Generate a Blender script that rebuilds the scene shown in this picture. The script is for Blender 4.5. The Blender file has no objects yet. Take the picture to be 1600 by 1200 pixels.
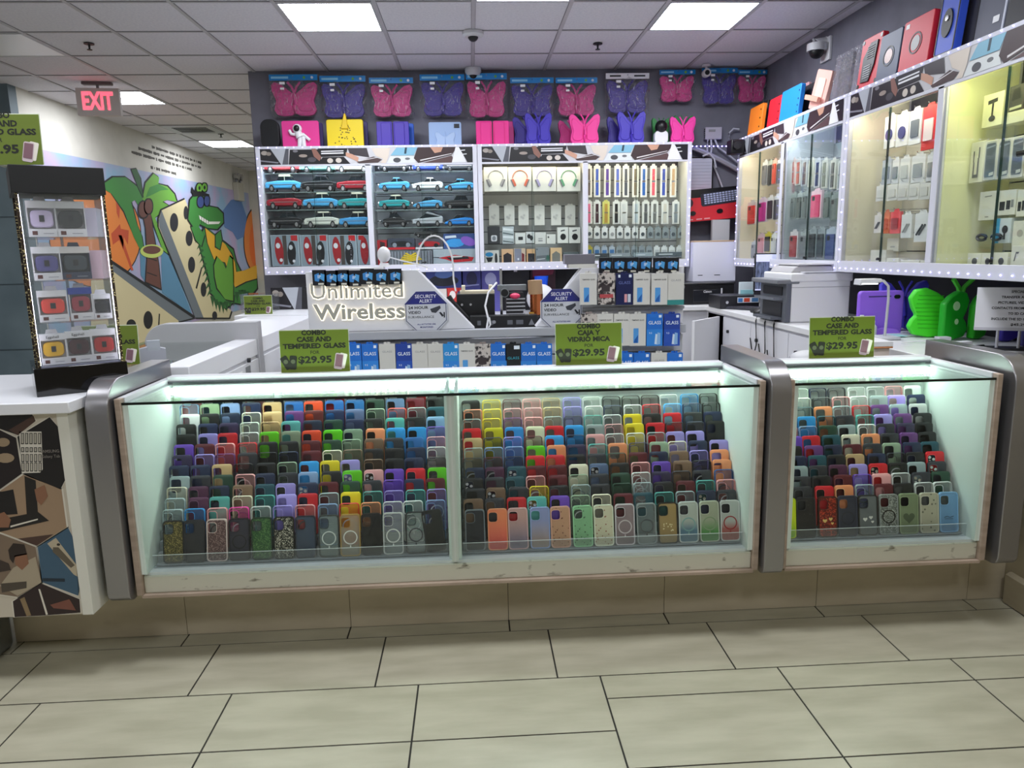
import bpy, math, random
from mathutils import Vector, Matrix
sc = bpy.context.scene
col = sc.collection
random.seed(7)

# ---------------------------------------------------------------- camera
FPX, PITCH, YAW, ROLL, CAMH = 1142.8, .1802, .0519, .0191, 1.4157
_f = Vector((math.sin(YAW)*math.cos(PITCH), math.cos(YAW)*math.cos(PITCH), -math.sin(PITCH)))
_r0 = Vector((math.cos(YAW), -math.sin(YAW), 0))
_d0 = _f.cross(_r0)
_r = math.cos(ROLL)*_r0 + math.sin(ROLL)*_d0
_d = -math.sin(ROLL)*_r0 + math.cos(ROLL)*_d0
cam = bpy.data.cameras.new('camera')
cam.sensor_fit = 'HORIZONTAL'; cam.sensor_width = 36; cam.lens = 36*FPX/1600
cam.clip_start = .05; cam.clip_end = 100
co = bpy.data.objects.new('camera', cam); col.objects.link(co)
co.matrix_world = Matrix(((_r.x, -_d.x, -_f.x, 0), (_r.y, -_d.y, -_f.y, 0), (_r.z, -_d.z, -_f.z, CAMH), (0, 0, 0, 1)))
sc.camera = co

def at(px, py, ax, v):
    """the point of the real plane ax = v that the photograph shows at this pixel"""
    d = _r*((px-800)/FPX) + _d*((py-600)/FPX) + _f
    o = Vector((0, 0, CAMH)); i = 'XYZ'.index(ax)
    return o + d*((v-o[i])/d[i])

# ---------------------------------------------------------------- world and exposure
w = bpy.data.worlds.new('world'); sc.world = w; w.use_nodes = True
bg = w.node_tree.nodes['Background']; bg.inputs[0].default_value = (.80, .80, .78, 1); bg.inputs[1].default_value = .22
sc.view_settings.view_transform = 'Standard'; sc.view_settings.look = 'None'
sc.view_settings.exposure = .60; sc.view_settings.gamma = 1; sc.view_settings.use_curve_mapping = False
sc.cycles.transparent_max_bounces = 32
sc.cycles.max_bounces = 7; sc.cycles.diffuse_bounces = 4; sc.cycles.glossy_bounces = 4
sc.cycles.caustics_reflective = False; sc.cycles.caustics_refractive = False
PANEL_L = 19.0      # radiance of the ceiling panels
TUBE_L = 11.0       # light tubes in the glass counters
CAB_L = 9.0         # light strips in the wall cabinets

# ---------------------------------------------------------------- materials
def lin(h):
    h = h.lstrip('#'); v = [int(h[i:i+2], 16)/255 for i in (0, 2, 4)]
    return tuple(x/12.92 if x <= .04045 else ((x+.055)/1.055)**2.4 for x in v) + (1,)
MATS = {}
def mat(name, h='#808080', rough=.5, metal=0, emit=0, coat=0):
    if name in MATS: return MATS[name]
    m = bpy.data.materials.new(name); m.use_nodes = True
    b = m.node_tree.nodes['Principled BSDF']
    b.inputs['Base Color'].default_value = lin(h); b.inputs['Roughness'].default_value = rough
    b.inputs['Metallic'].default_value = metal; b.inputs['Coat Weight'].default_value = coat
    if emit:
        b.inputs['Emission Color'].default_value = lin(h); b.inputs['Emission Strength'].default_value = emit
        b.inputs['Base Color'].default_value = (.8, .8, .8, 1)
    MATS[name] = m; return m
def C(h, rough=.5, metal=0):
    return mat('paint_%s_%d_%d' % (h.lstrip('#'), rough*100, metal*100), h, rough, metal)
def nodes(m): return m.node_tree.nodes, m.node_tree.links
def noise_mat(name, h1, h2, scale=4, rough=.5, stretch=(1, 1, 1), detail=4, bump=0, metal=0, lo=.35, hi=.65):
    if name in MATS: return MATS[name]
    m = mat(name, h1, rough, metal); n, l = nodes(m); b = n['Principled BSDF']
    tc = n.new('ShaderNodeTexCoord'); mp = n.new('ShaderNodeMapping'); mp.inputs['Scale'].default_value = stretch
    nz = n.new('ShaderNodeTexNoise'); nz.inputs['Scale'].default_value = scale; nz.inputs['Detail'].default_value = detail
    cr = n.new('ShaderNodeValToRGB'); cr.color_ramp.elements[0].color = lin(h1); cr.color_ramp.elements[1].color = lin(h2)
    cr.color_ramp.elements[0].position = lo; cr.color_ramp.elements[1].position = hi
    l.new(tc.outputs['Object'], mp.inputs[0]); l.new(mp.outputs[0], nz.inputs[0]); l.new(nz.outputs[0], cr.inputs[0])
    l.new(cr.outputs[0], b.inputs['Base Color'])
    if bump:
        bp = n.new('ShaderNodeBump'); bp.inputs['Strength'].default_value = bump; bp.inputs['Distance'].default_value = .002
        l.new(nz.outputs[0], bp.inputs['Height']); l.new(bp.outputs[0], b.inputs['Normal'])
    return m
def voro_mat(name, h1, h2, scale, thr=.12, rough=.4, metal=0):
    """dots or flakes of h2 on h1"""
    if name in MATS: return MATS[name]
    m = mat(name, h1, rough, metal); n, l = nodes(m); b = n['Principled BSDF']
    tc = n.new('ShaderNodeTexCoord'); v = n.new('ShaderNodeTexVoronoi'); v.inputs['Scale'].default_value = scale
    cr = n.new('ShaderNodeValToRGB'); cr.color_ramp.elements[0].color = lin(h2); cr.color_ramp.elements[1].color = lin(h1)
    cr.color_ramp.elements[0].position = thr; cr.color_ramp.elements[1].position = thr+.06
    l.new(tc.outputs['Object'], v.inputs[0]); l.new(v.outputs[0], cr.inputs[0]); l.new(cr.outputs[0], b.inputs['Base Color'])
    return m
def glitter(name, h1, h2, scale=420):
    if name in MATS: return MATS[name]
    m = mat(name, h1, .3, .3); n, l = nodes(m); b = n['Principled BSDF']
    tc = n.new('ShaderNodeTexCoord'); v = n.new('ShaderNodeTexVoronoi'); v.inputs['Scale'].default_value = scale
    sp = n.new('ShaderNodeSeparateColor'); cr = n.new('ShaderNodeValToRGB')
    cr.color_ramp.elements[0].color = lin(h1); cr.color_ramp.elements[1].color = lin(h2)
    cr.color_ramp.elements[0].position = .55; cr.color_ramp.elements[1].position = .95
    l.new(tc.outputs['Object'], v.inputs[0]); l.new(v.outputs['Color'], sp.inputs[0]); l.new(sp.outputs[0], cr.inputs[0])
    l.new(cr.outputs[0], b.inputs['Base Color']); return m
def clear(name, tint=(.93, .97, .96), gloss=.04, ior=1.45, haze=0, hazecol=(.8, .8, .8), bump=0):
    if name in MATS: return MATS[name]
    m = bpy.data.materials.new(name); m.use_nodes = True; n, l = nodes(m)
    n.remove(n['Principled BSDF']); out = n['Material Output']
    tr = n.new('ShaderNodeBsdfTransparent'); tr.inputs[0].default_value = (*tint, 1)
    gl = n.new('ShaderNodeBsdfGlossy'); gl.inputs['Roughness'].default_value = gloss
    fr = n.new('ShaderNodeFresnel'); ge = n.new('ShaderNodeNewGeometry'); ma = n.new('ShaderNodeMapRange')   # same reflectance on both faces of the sheet
    ma.inputs['To Min'].default_value = ior; ma.inputs['To Max'].default_value = 1/ior; l.new(ge.outputs['Backfacing'], ma.inputs['Value']); l.new(ma.outputs[0], fr.inputs[0])
    mx = n.new('ShaderNodeMixShader'); l.new(fr.outputs[0], mx.inputs[0]); l.new(gl.outputs[0], mx.inputs[2])
    if haze:
        df = n.new('ShaderNodeBsdfDiffuse'); df.inputs[0].default_value = (*hazecol, 1)
        m2 = n.new('ShaderNodeMixShader'); m2.inputs[0].default_value = haze
        l.new(tr.outputs[0], m2.inputs[1]); l.new(df.outputs[0], m2.inputs[2]); l.new(m2.outputs[0], mx.inputs[1])
    else: l.new(tr.outputs[0], mx.inputs[1])
    if bump:
        tc = n.new('ShaderNodeTexCoord'); nz = n.new('ShaderNodeTexNoise'); nz.inputs['Scale'].default_value = 22; nz.inputs['Distortion'].default_value = 2.5
        bp = n.new('ShaderNodeBump'); bp.inputs['Strength'].default_value = bump; bp.inputs['Distance'].default_value = .06
        l.new(tc.outputs['Object'], nz.inputs[0]); l.new(nz.outputs[0], bp.inputs['Height'])
        l.new(bp.outputs[0], gl.inputs['Normal']); l.new(bp.outputs[0], fr.inputs['Normal'])
    l.new(mx.outputs[0], out.inputs[0]); MATS[name] = m; return m
def tint_mat(name, rough=.45, alpha=1.0, metal=0):
    """takes the colour of the object it is on"""
    if name in MATS: return MATS[name]
    m = mat(name, '#888888', rough, metal); n, l = nodes(m); b = n['Principled BSDF']
    oi = n.new('ShaderNodeObjectInfo'); l.new(oi.outputs['Color'], b.inputs['Base Color'])
    if alpha < 1:
        tr = n.new('ShaderNodeBsdfTransparent'); mx = n.new('ShaderNodeMixShader'); mx.inputs[0].default_value = alpha
        mc = n.new('ShaderNodeMix'); mc.data_type = 'RGBA'; mc.inputs[0].default_value = .75
        l.new(oi.outputs['Color'], mc.inputs[6]); mc.inputs[7].default_value = (.95, .95, .95, 1)
        l.new(mc.outputs[2], tr.inputs[0]); l.new(tr.outputs[0], mx.inputs[1]); l.new(b.outputs[0], mx.inputs[2])
        l.new(mx.outputs[0], n['Material Output'].inputs[0])
    return m
GLASS = clear('clear_glass', (.965, .985, .975), .0, 1.3)
GLASS_TOP = clear('counter_top_glass', (.90, .95, .93), .0, 1.5)
GLASS_T = clear('thin_door_glass', (.955, .975, .97), .0, 1.35)
ACRYL = clear('clear_acrylic', (.93, .94, .95), .03, 1.35, .05, (.75, .78, .8))
BAG = clear('crinkled_clear_plastic', (.96, .96, .98), .10, 1.55, .05, (.85, .85, .9), 1.0)
TINT = tint_mat('case_plastic', .42); TINTC = tint_mat('tinted_clear_plastic', .3, .22)
WHITE = C('#e4e4e8', .35); WHITE2 = C('#d6d6da', .45); OFFW = C('#dcdacf', .5); BLACK = C('#0c0c0f', .4); DARK = C('#1d1e22', .5)
GREY = C('#8e8f94', .5); LGREY = C('#b9bac0', .5); CHROME = C('#d8d8dc', .15, 1); RED = C('#c01f2b', .4); RUBBER = C('#18181a', .8)
ALU = C('#959395', .28, .8)
BEAD = mat('led_bead', '#8f88ff', emit=9)
TUBE = mat('led_tube_green_white', '#e6fff0', emit=TUBE_L)
PANEL = mat('light_panel_diffuser', '#f4f8ff', emit=PANEL_L)

# ---------------------------------------------------------------- mesh building
def rr(w, h, r, n=5, cx=0, cz=0):
    """rounded rectangle outline, centre cx, cz"""
    r = min(r, w/2-1e-5, h/2-1e-5); p = []
    for ox, oz, a0 in ((w/2-r, h/2-r, 0), (-w/2+r, h/2-r, 90), (-w/2+r, -h/2+r, 180), (w/2-r, -h/2+r, 270)):
        for i in range(n):
            a = math.radians(a0+90*i/(n-1)); p.append((cx+ox+r*math.cos(a), cz+oz+r*math.sin(a)))
    return p
def ell(cx, cz, rx, rz, n=16, rot=0):
    c, s = math.cos(rot), math.sin(rot); o = []
    for i in range(n):
        a = 2*math.pi*i/n; x, z = rx*math.cos(a), rz*math.sin(a); o.append((cx+x*c-z*s, cz+x*s+z*c))
    return o
TXT = {}
def text_geo(s, bold, ext):
    k = (s, bold, ext)
    if k not in TXT:
        cu = bpy.data.curves.new('lettering', 'FONT'); cu.body = s; cu.size = 1; cu.offset = bold; cu.extrude = ext
        cu.align_x = 'CENTER'; cu.align_y = 'CENTER'; cu.resolution_u = 2; cu.space_line = .95
        o = bpy.data.objects.new('lettering', cu); me = bpy.data.meshes.new_from_object(o)
        TXT[k] = ([tuple(v.co) for v in me.vertices], [tuple(p.vertices) for p in me.polygons])
        bpy.data.objects.remove(o); bpy.data.curves.remove(cu); bpy.data.meshes.remove(me)
    return TXT[k]
class B:
    def __init__(s): s.v = []; s.f = []; s.m = []; s.mats = []
    def mi(s, m):
        if m not in s.mats: s.mats.append(m)
        return s.mats.index(m)
    def add(s, vs, fs, m, M=None):
        o = len(s.v); k = s.mi(m)
        s.v += [tuple(M @ Vector(v)) for v in vs] if M else [tuple(v) for v in vs]
        s.f += [tuple(i+o for i in f) for f in fs]; s.m += [k]*len(fs); return s
    def box(s, x0, x1, y0, y1, z0, z1, m, M=None):
        return s.add([(x, y, z) for x in (x0, x1) for y in (y0, y1) for z in (z0, z1)],
                     [(0, 1, 3, 2), (4, 6, 7, 5), (0, 4, 5, 1), (2, 3, 7, 6), (0, 2, 6, 4), (1, 5, 7, 3)], m, M)
    def prism(s, pts, a, b, m, ax='Y', M=None):
        def q(p, t): return (p[0], t, p[1]) if ax == 'Y' else (t, p[0], p[1]) if ax == 'X' else (p[0], p[1], t)
        n = len(pts); vs = [q(p, a) for p in pts]+[q(p, b) for p in pts]
        fs = [tuple(range(n)), tuple(range(2*n-1, n-1, -1))]+[(i, n+i, n+(i+1) % n, (i+1) % n) for i in range(n)]
        return s.add(vs, fs, m, M)
    def poly(s, pts, y, m, M=None):          # flat print in the XZ plane
        return s.add([(p[0], y, p[1]) for p in pts], [tuple(range(len(pts)))], m, M)
    def rect(s, x0, x1, z0, z1, y, m, M=None): return s.poly([(x0, z0), (x1, z0), (x1, z1), (x0, z1)], y, m, M)
    def ring(s, outer, inner, a, b, m, M=None):  # plate with a hole, y from a to b
        n = len(outer); vs = [(p[0], y, p[1]) for y in (a, b) for L in (outer, inner) for p in L]; fs = []
        for i in range(n):
            j = (i+1) % n
            fs += [(i, j, n+j, n+i), (2*n+i, 3*n+i, 3*n+j, 2*n+j), (i, 2*n+i, 2*n+j, j), (n+i, n+j, 3*n+j, 3*n+i)]
        return s.add(vs, fs, m, M)
    def tube(s, pts, r, m, n=8, M=None, caps=True):
        pts = [Vector(p) for p in pts]; rs = r if isinstance(r, (list, tuple)) else [r]*len(pts); vs = []; fs = []
        up = Vector((0, 0, 1))
        for i, p in enumerate(pts):
            t = (pts[min(i+1, len(pts)-1)]-pts[max(i-1, 0)])
            t = t.normalized() if t.length > 1e-9 else Vector((0, 0, 1))
            a = t.cross(up)
            if a.length < .05: a = t.cross(Vector((1, 0, 0)))
            a.normalize(); b = t.cross(a)
            vs += [p+a*rs[i]*math.cos(2*math.pi*k/n)+b*rs[i]*math.sin(2*math.pi*k/n) for k in range(n)]
        for i in range(len(pts)-1):
            for k in range(n): fs.append((i*n+k, i*n+(k+1) % n, (i+1)*n+(k+1) % n, (i+1)*n+k))
        if caps: fs += [tuple(range(n)), tuple(range(len(vs)-1, len(vs)-n-1, -1))]
        return s.add(vs, fs, m, M)
    def ball(s, c, r, m, n=12, k=7, sc=(1, 1, 1), M=None, zlo=-1):
        vs = []; fs = []
        for j in range(k+1):
            t = math.asin(max(zlo, -1))+(math.pi/2-math.asin(max(zlo, -1)))*j/k
            for i in range(n):
                a = 2*math.pi*i/n; vs.append((c[0]+r*sc[0]*math.cos(t)*math.cos(a), c[1]+r*sc[1]*math.cos(t)*math.sin(a), c[2]+r*sc[2]*math.sin(t)))
        for j in range(k):
            for i in range(n): fs.append((j*n+i, j*n+(i+1) % n, (j+1)*n+(i+1) % n, (j+1)*n+i))
        return s.add(vs, fs, m, M)
    def text(s, t, x, y, z, size, m, bold=0.0, ext=.0, sx=1, M=None, w=None):
        vs, fs = text_geo(t, bold, 0); 
        if w:
            ww = max(v[0] for v in vs)-min(v[0] for v in vs); sx = w/(ww*size)
        s.add([(x+v[0]*size*sx, y-ext, z+v[1]*size) for v in vs], fs, m, M)
        return s
    def mesh(s, name):
        me = bpy.data.meshes.new(name); me.from_pydata(s.v, [], s.f)
        for m in s.mats: me.materials.append(m)
        me.polygons.foreach_set('material_index', s.m)
        me.polygons.foreach_set('use_smooth', [True]*len(s.f)); me.set_sharp_from_angle(angle=.7)
        me.update(); return me
    def build(s, name, parent=None, world=False, bevel=0, label=None, color=None):
        if world and parent:
            L = parent.location; s.v = [(v[0]-L[0], v[1]-L[1], v[2]-L[2]) for v in s.v]
        return link(name, s.mesh(name), parent, bevel, label, color)
def link(name, me, parent=None, bevel=0, label=None, color=None):
    o = bpy.data.objects.new(name, me); col.objects.link(o)
    if parent: o.parent = parent
    if label: o['label'] = label
    if color: o.color = color
    if bevel:
        b = o.modifiers.new('soft_edges', 'BEVEL'); b.width = bevel; b.segments = 2; b.limit_method = 'ANGLE'; b.angle_limit = .6
    return o
def tag(o, label, cat, group=None, kind=None):
    if label: o['label'] = label
    if cat: o['category'] = cat
    if group: o['group'] = group
    if kind: o['kind'] = kind
    return o
def thing(name, label, cat, loc=(0, 0, 0), rz=0, group=None, rx=0):
    o = bpy.data.objects.new(name, None); col.objects.link(o); o.location = loc; o.rotation_euler = (rx, 0, rz)
    o.empty_display_size = .05
    return tag(o, label, cat, group)
def struct(b, name, label=None):
    o = b.build(name); o['kind'] = 'structure'
    if label: o['label'] = label
    return o
ORD = ['first', 'second', 'third', 'fourth', 'fifth', 'sixth', 'seventh', 'eighth', 'ninth', 'tenth', 'eleventh', 'twelfth', 'thirteenth', 'fourteenth']
def RB(x0, x1, y0, y1, Y):
    """photo rectangle on a plane facing the camera -> xc, z bottom, width, height"""
    a = at(x0, (y0+y1)/2, 'Y', Y); b = at(x1, (y0+y1)/2, 'Y', Y); xm = (x0+x1)/2
    t = at(xm, y0, 'Y', Y).z; u = at(xm, y1, 'Y', Y).z
    return (a.x+b.x)/2, u, b.x-a.x, t-u
def RX(x0, x1, y0, y1, X):
    a = at(x0, (y0+y1)/2, 'X', X); b = at(x1, (y0+y1)/2, 'X', X); xm = (x0+x1)/2
    t = at(xm, y0, 'X', X).z; u = at(xm, y1, 'X', X).z
    return (a.y+b.y)/2, u, abs(a.y-b.y), t-u
# ================================================================ SETTING
CEIL, WALLY, WALLX = 2.93, 6.60, 2.593
# floor: tiles with dark joints
floor_t = noise_mat('floor_tile', '#a6a18c', '#b6b19c', 3.5, .38, (1, 4, 1), 6, .05)
n_, l_ = nodes(floor_t)
GROUT = C('#2a2722', .8)
b = B(); b.box(-9, 9, -5, 14, -.05, -.002, GROUT); struct(b, 'floor_base')
bt = B(); g = .003
def tile(x0, x1, y0, y1):
    if x1-x0 > .02: bt.box(x0+g, x1-g, y0+g, y1-g, -.01, 0, floor_t)
T = .61
rows = [(2.55, 2.70, -.503, -9, 9)]
y = 2.55
def row(y0, y1, ph, xa, xb):
    k = math.floor((xa-ph)/T); x = ph+k*T
    while x < xb: tile(max(x, xa), min(x+T, xb), y0, y1); x += T
row(2.553, 2.858, -.503, -4.2, 2.1)
row(2.232, 2.553, -.359, -4.2, 4.2)
row(1.945, 2.232, -.215, -4.2, .394); row(1.64, 1.945, -.215, -4.2, .394)
row(2.104, 2.232, .394, .394, 4.2); row(1.78, 2.104, .394, .394, 4.2); row(1.475, 1.78, .394, .394, 4.2)
for i in range(20): row(1.64-.305*(i+1), 1.64-.305*i, -.1+.15*(i % 3), -4.2, .394); 
for i in range(20): row(1.475-.305*(i+1), 1.475-.305*i, .394, .394, 4.2)
for i in range(37): row(2.858+.305*i, 2.858+.305*(i+1), -.3+.2*(i % 3), -4.2, 2.6)
struct(bt, 'floor')
# ceiling
ct = noise_mat('ceiling_tile', '#d2d0da', '#dcdae2', 60, .9, (1, 1, 1), 3, .2)
b = B(); b.box(-9, 9, -5, 14.5, CEIL+.004, CEIL+.06, ct); struct(b, 'ceiling')
b = B(); X0, Y0 = -1.1607, 6.082; tb = C('#b4b2b8', .5); tbd = C('#77757a', .6)
for i in range(-9, 12):
    x = X0+i*T
    if x < -4.1 or x > 4.2: continue
    y1 = 6.6 if -1.83 < x < 2.6 else 14
    b.box(x-.012, x+.012, -4, y1, CEIL-.003, CEIL+.004, tb); b.box(x-.0145, x+.0145, -4, y1, CEIL+.001, CEIL+.0035, tbd)
for j in range(-13, 17):
    y = Y0-j*T
    xr = 2.593 if y < 6.6 else -1.82
    b.box(-4.05, xr, y-.008, y+.008, CEIL-.002, CEIL+.004, tb); b.box(-4.05, xr, y-.011, y+.011, CEIL+.001, CEIL+.0038, tbd)
struct(b, 'ceiling_grid')
# walls
wb = noise_mat('grey_painted_wall', '#6e6e7a', '#787884', 5, .75, (1, 1, 1), 3, .03)
b = B(); b.box(-1.82, WALLX+.15, WALLY, WALLY+.12, 0, CEIL+.004, wb); struct(b, 'wall_back')
b = B(); b.box(WALLX, WALLX+.12, 2.64, WALLY, 0, CEIL+.004, wb); struct(b, 'wall_right')
bt_ = noise_mat('beige_wall_tile', '#9a8f78', '#a99e86', 3, .5, (1, 1, 3), 5)
b = B(); b.box(2.1, 2.72, -3, 2.64, 0, CEIL+.004, bt_); struct(b, 'wall_right_front')
b = B(); b.prism([(2.075, .005), (2.1, .005), (2.1, .13), (2.09, .13), (2.075, .12)], -3, 2.6, bt_, 'Y'); struct(b, 'baseboard_right')
cw = noise_mat('cream_painted_wall', '#c9c6bd', '#d2cfc6', 3, .8, (1, 1, 1), 3)
b = B(); b.box(-4.12, -4.0, 7.1, 14.2, 0, CEIL+.004, cw); struct(b, 'wall_left')
b = B(); b.box(-4.12, -1.0, 14.0, 14.2, 0, CEIL+.004, cw); struct(b, 'wall_far')
bw = noise_mat('blue_grey_wall', '#5c6c74', '#6d7d84', 2, .6, (1, 1, 1), 3)
b = B(); b.box(-6.5, -4.0, 6.98, 7.1, 0, CEIL+.004, bw)
for z in (.6, 1.2, 1.8, 2.4): b.box(-6.5, -3.999, 6.975, 6.98, z-.004, z+.004, C('#3c484e'))
struct(b, 'wall_left_return')

# ---------------------------------------------------------------- ceiling lights
def light_panel(x0, y0, label, lit=True):
    t = thing('ceiling_light', label, 'ceiling light', (x0+T/2, y0+T/2, CEIL))
    a = T/2-.013; q = a-.012
    fr = B(); fr.box(-a, a, -a, -q, -.004, .003, LGREY); fr.box(-a, a, q, a, -.004, .003, LGREY); fr.box(-a, -q, -q, q, -.004, .003, LGREY); fr.box(q, a, -q, q, -.004, .003, LGREY)
    fr.build('frame', t)
    d = B(); d.add([(-q, -q, -.002), (-q, q, -.002), (q, q, -.002), (q, -q, -.002)], [(0, 1, 2, 3)], PANEL if lit else C('#e8e8ea', .4)); d.build('diffuser', t)
light_panel(X0, Y0-2*T, 'square ceiling light panel above the left end of the shop')
light_panel(X0+4*T, Y0-2*T, 'square ceiling light panel above the right side near the grey wall')
light_panel(X0+2*T, Y0-3*T, 'ceiling light panel cut by the top edge, between the two others')
light_panel(X0-4*T, Y0+2*T, 'hall ceiling light panel right behind the red exit sign')
light_panel(X0-4*T, Y0+7*T, 'farthest hall ceiling light panel above the mural wall')
light_panel(X0-4*T, Y0-T, 'unlit pale ceiling panel at the left edge of the picture', False)
for x, lab in ((X0-3*T, 'left'), (X0, 'centre left'), (X0+4*T, 'right')):
    light_panel(x, Y0-7*T, 'ceiling light panel above the counter front, out of frame, %s' % lab)

for x, y, lab in ((X0-2*T, Y0-11*T, 'left'), (X0+3*T, Y0-11*T, 'right')):
    light_panel(x, y, 'added unseen fill light panel behind the viewer, %s' % lab)  # unseen panels added as fill for the counter fronts and floor
for x, y, lab in ((X0, Y0+3*T, 'near'), (X0, Y0+7*T, 'middle'), (X0, Y0+11*T, 'far')):
    light_panel(x, y, 'added fill light panel for the hall, unseen behind the grey back wall, %s one' % lab)  # extra panels out of sight, added to brighten the hall
light_panel(X0-6*T, Y0-3*T, 'added unseen fill light panel left of the frame')  # one more unseen panel, added for hall light
def sprinkler(px, py, label, z=CEIL):
    p = at(px, py, 'Z', z); t = thing('sprinkler', label, 'sprinkler', (p.x, p.y, CEIL), group=None)
    k = B(); k.tube([(0, 0, 0), (0, 0, -.006)], .035, DARK, 14); k.build('escutcheon', t)
    k = B(); k.tube([(0, 0, -.006), (0, 0, -.04)], [.009, .006], DARK); k.tube([(0, 0, -.04), (0, 0, -.044)], .018, DARK, 12); k.build('head', t)
sprinkler(139, 68, 'dark ceiling sprinkler at the far left, in front of the exit sign')
sprinkler(934, 68, 'dark ceiling sprinkler above the middle of the back cabinets')
sprinkler(345, 209, 'small dark sprinkler by the far hall light')
def dome(px, py, label, r=.055, blk=True):
    p = at(px, py, 'Z', CEIL); t = thing('dome_camera', label, 'security camera', (p.x, p.y, CEIL))
    k = B(); k.tube([(0, 0, 0), (0, 0, -.022), (0, 0, -.034)], [r, r, r*.8], C('#cfcfd4', .4), 20); k.build('housing', t)
    k = B(); k.ball((0, 0, -.028), r*.5, BLACK, 14, 8); k.build('lens_dome', t)
dome(739, 50, 'white ceiling dome camera nearer the viewer of the two in line', .075)
p = at(739, 106, 'Y', 6.52)
t = thing('dome_camera', 'white dome camera hung at the top of the back wall above the bags', 'security camera', (p.x, 6.52, CEIL))
k = B(); k.tube([(0, 0, 0), (0, 0, -.03), (0, 0, -.06)], [.066, .07, .055], C('#cfcfd4', .4), 20); k.build('housing', t)
k = B(); k.ball((0, 0, -.055), .036, BLACK, 14, 8); k.build('lens_dome', t)
p = at(1104, 90, 'Y', 6.45)
t = thing('bullet_camera', 'small white round camera at the ceiling above the right bags', 'security camera', (p.x, 6.45, CEIL))
k = B(); k.tube([(0, 0, 0), (0, 0, -.02)], .035, WHITE2, 16); k.tube([(0, 0, -.02), (0, -.02, -.05)], .012, WHITE2); k.build('mount', t)
k = B(); k.tube([(0, .02, -.07), (0, -.03, -.07)], .034, WHITE2, 16); k.build('body', t)
k = B(); k.tube([(0, -.03, -.07), (0, -.034, -.07)], .02, BLACK, 14); k.build('lens', t)
t = thing('dome_camera', 'white and black dome camera on the right wall near the ceiling', 'security camera', (WALLX, 5.45, 2.80))
k = B(); k.box(-.02, 0, -.07, .07, -.09, .07, WHITE2); k.tube([(-.02, 0, .03), (-.08, 0, .03), (-.08, 0, -.03)], .045, WHITE2, 14); k.build('housing', t, bevel=.004)
k = B(); k.tube([(-.08, 0, .03), (-.08, 0, -.02)], .068, WHITE2, 18); k.build('shroud', t)
k = B(); k.ball((-.08, 0, -.02), .052, BLACK, 16, 8); k.build('lens_dome', t)
# vent
t = thing('ceiling_vent', 'square slotted air vent in the far hall ceiling', 'vent', (X0-3*T-T/2, Y0+5.5*T, CEIL))
k = B(); k.box(-.29, .29, -.29, .29, -.008, 0, LGREY); k.build('frame', t)
k = B()
for i in range(6): k.box(-.2, .2, -.17+i*.06, -.15+i*.06, -.012, -.008, DARK)
k.build('slot', t)
# exit sign
t = thing('exit_sign', 'white hanging EXIT sign with glowing red letters', 'exit sign', (-3.22, 6.95, CEIL), .1)
k = B(); k.box(-.12, .12, -.03, .03, -.02, 0, C('#6a5c5e')); k.tube([(0, 0, -.02), (0, 0, -.06)], .012, GREY); k.build('mount', t)
k = B(); k.box(-.178, .178, -.025, .025, -.28, -.05, C('#c9c2c0', .5)); k.build('housing', t, bevel=.004)
k = B(); k.text('EXIT', -.005, -.0275, -.165, .20, mat('exit_red', '#ff1840', emit=1.6), .022, w=.245); k.text('EXIT', -.005, -.0262, -.165, .205, mat('exit_halo', '#d04060', emit=.5), .045, w=.262); k.build('lettering', t)
# emergency light at the far end of the hall
t = thing('emergency_light', 'cream emergency light box on the far end of the hall wall', 'emergency light', (-4.0, 13.2, 2.35), math.pi/2)
k = B(); k.box(-.16, .16, -.09, 0, 0, .3, C('#b8b4a6')); k.build('housing', t, bevel=.01)
for s in (-.09, .09):
    k = B(); k.tube([(s, -.05, .3), (s, -.05, .36)], .02, GREY); k.tube([(s, -.02, .40), (s, -.1, .39)], [.05, .06], CHROME, 12); k.build('lamp_head', t)

# ---------------------------------------------------------------- mural on the hall wall
MX = -4.0
def MP(pts, dx, m, bld, crop=True):
    v = []
    for x, y in pts:
        p = at(x/4, 250+y/4, 'X', MX); v.append((MX+dx, p.y, p.z))
    bld.add(v, [tuple(range(len(v)))], m)
def mell(cx, cy, rx, ry, n=36): return [(cx+rx*math.cos(2*math.pi*i/n), cy+ry*math.sin(2*math.pi*i/n)) for i in range(n)]
t = thing('wall_mural', 'bright painted mural of a crocodile, palm tree and dominoes on the hall wall', 'mural', (MX, 10, 0))
sky = noise_mat('mural_sky', '#8fb3cf', '#b9a8c9', 1.6, .7, (1, 1, 1), 5, lo=.4, hi=.62)
k = B(); p = [(MX, 7.12, .5), (MX, 13.9, .5), (MX, 13.9, 2.53), (MX, 7.12, 2.43)]
k.prism([(a[1], a[2]) for a in p], MX, MX+.006, sky, 'X'); k.build('painted_board', t, True)
INK = C('#16181a', .7); CR = C('#d8cba0', .7); GY = C('#70787e', .7); GRN = C('#3f8a3c', .7); GRN2 = C('#2a5f2f', .7); GRN3 = C('#6aa93c', .7); ORG = C('#e8863a', .7); YEL = C('#e8b030', .7); BRN = C('#6b4238', .7); BLU = C('#5b8cab', .7)
def outl(pts, dx, m, bld, s=1.04, ink=True):
    if ink:
        cx = sum(p[0] for p in pts)/len(pts); cy = sum(p[1] for p in pts)/len(pts)
        MP([(cx+(p[0]-cx)*s+(5 if p[0] > cx else -5), cy+(p[1]-cy)*s+(5 if p[1] > cy else -5)) for p in pts], dx-.0006, INK, bld)
    MP(pts, dx, m, bld)
k = B()
outl(mell(590, 470, 285, 320), .008, ORG, k, 1.0)
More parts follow.
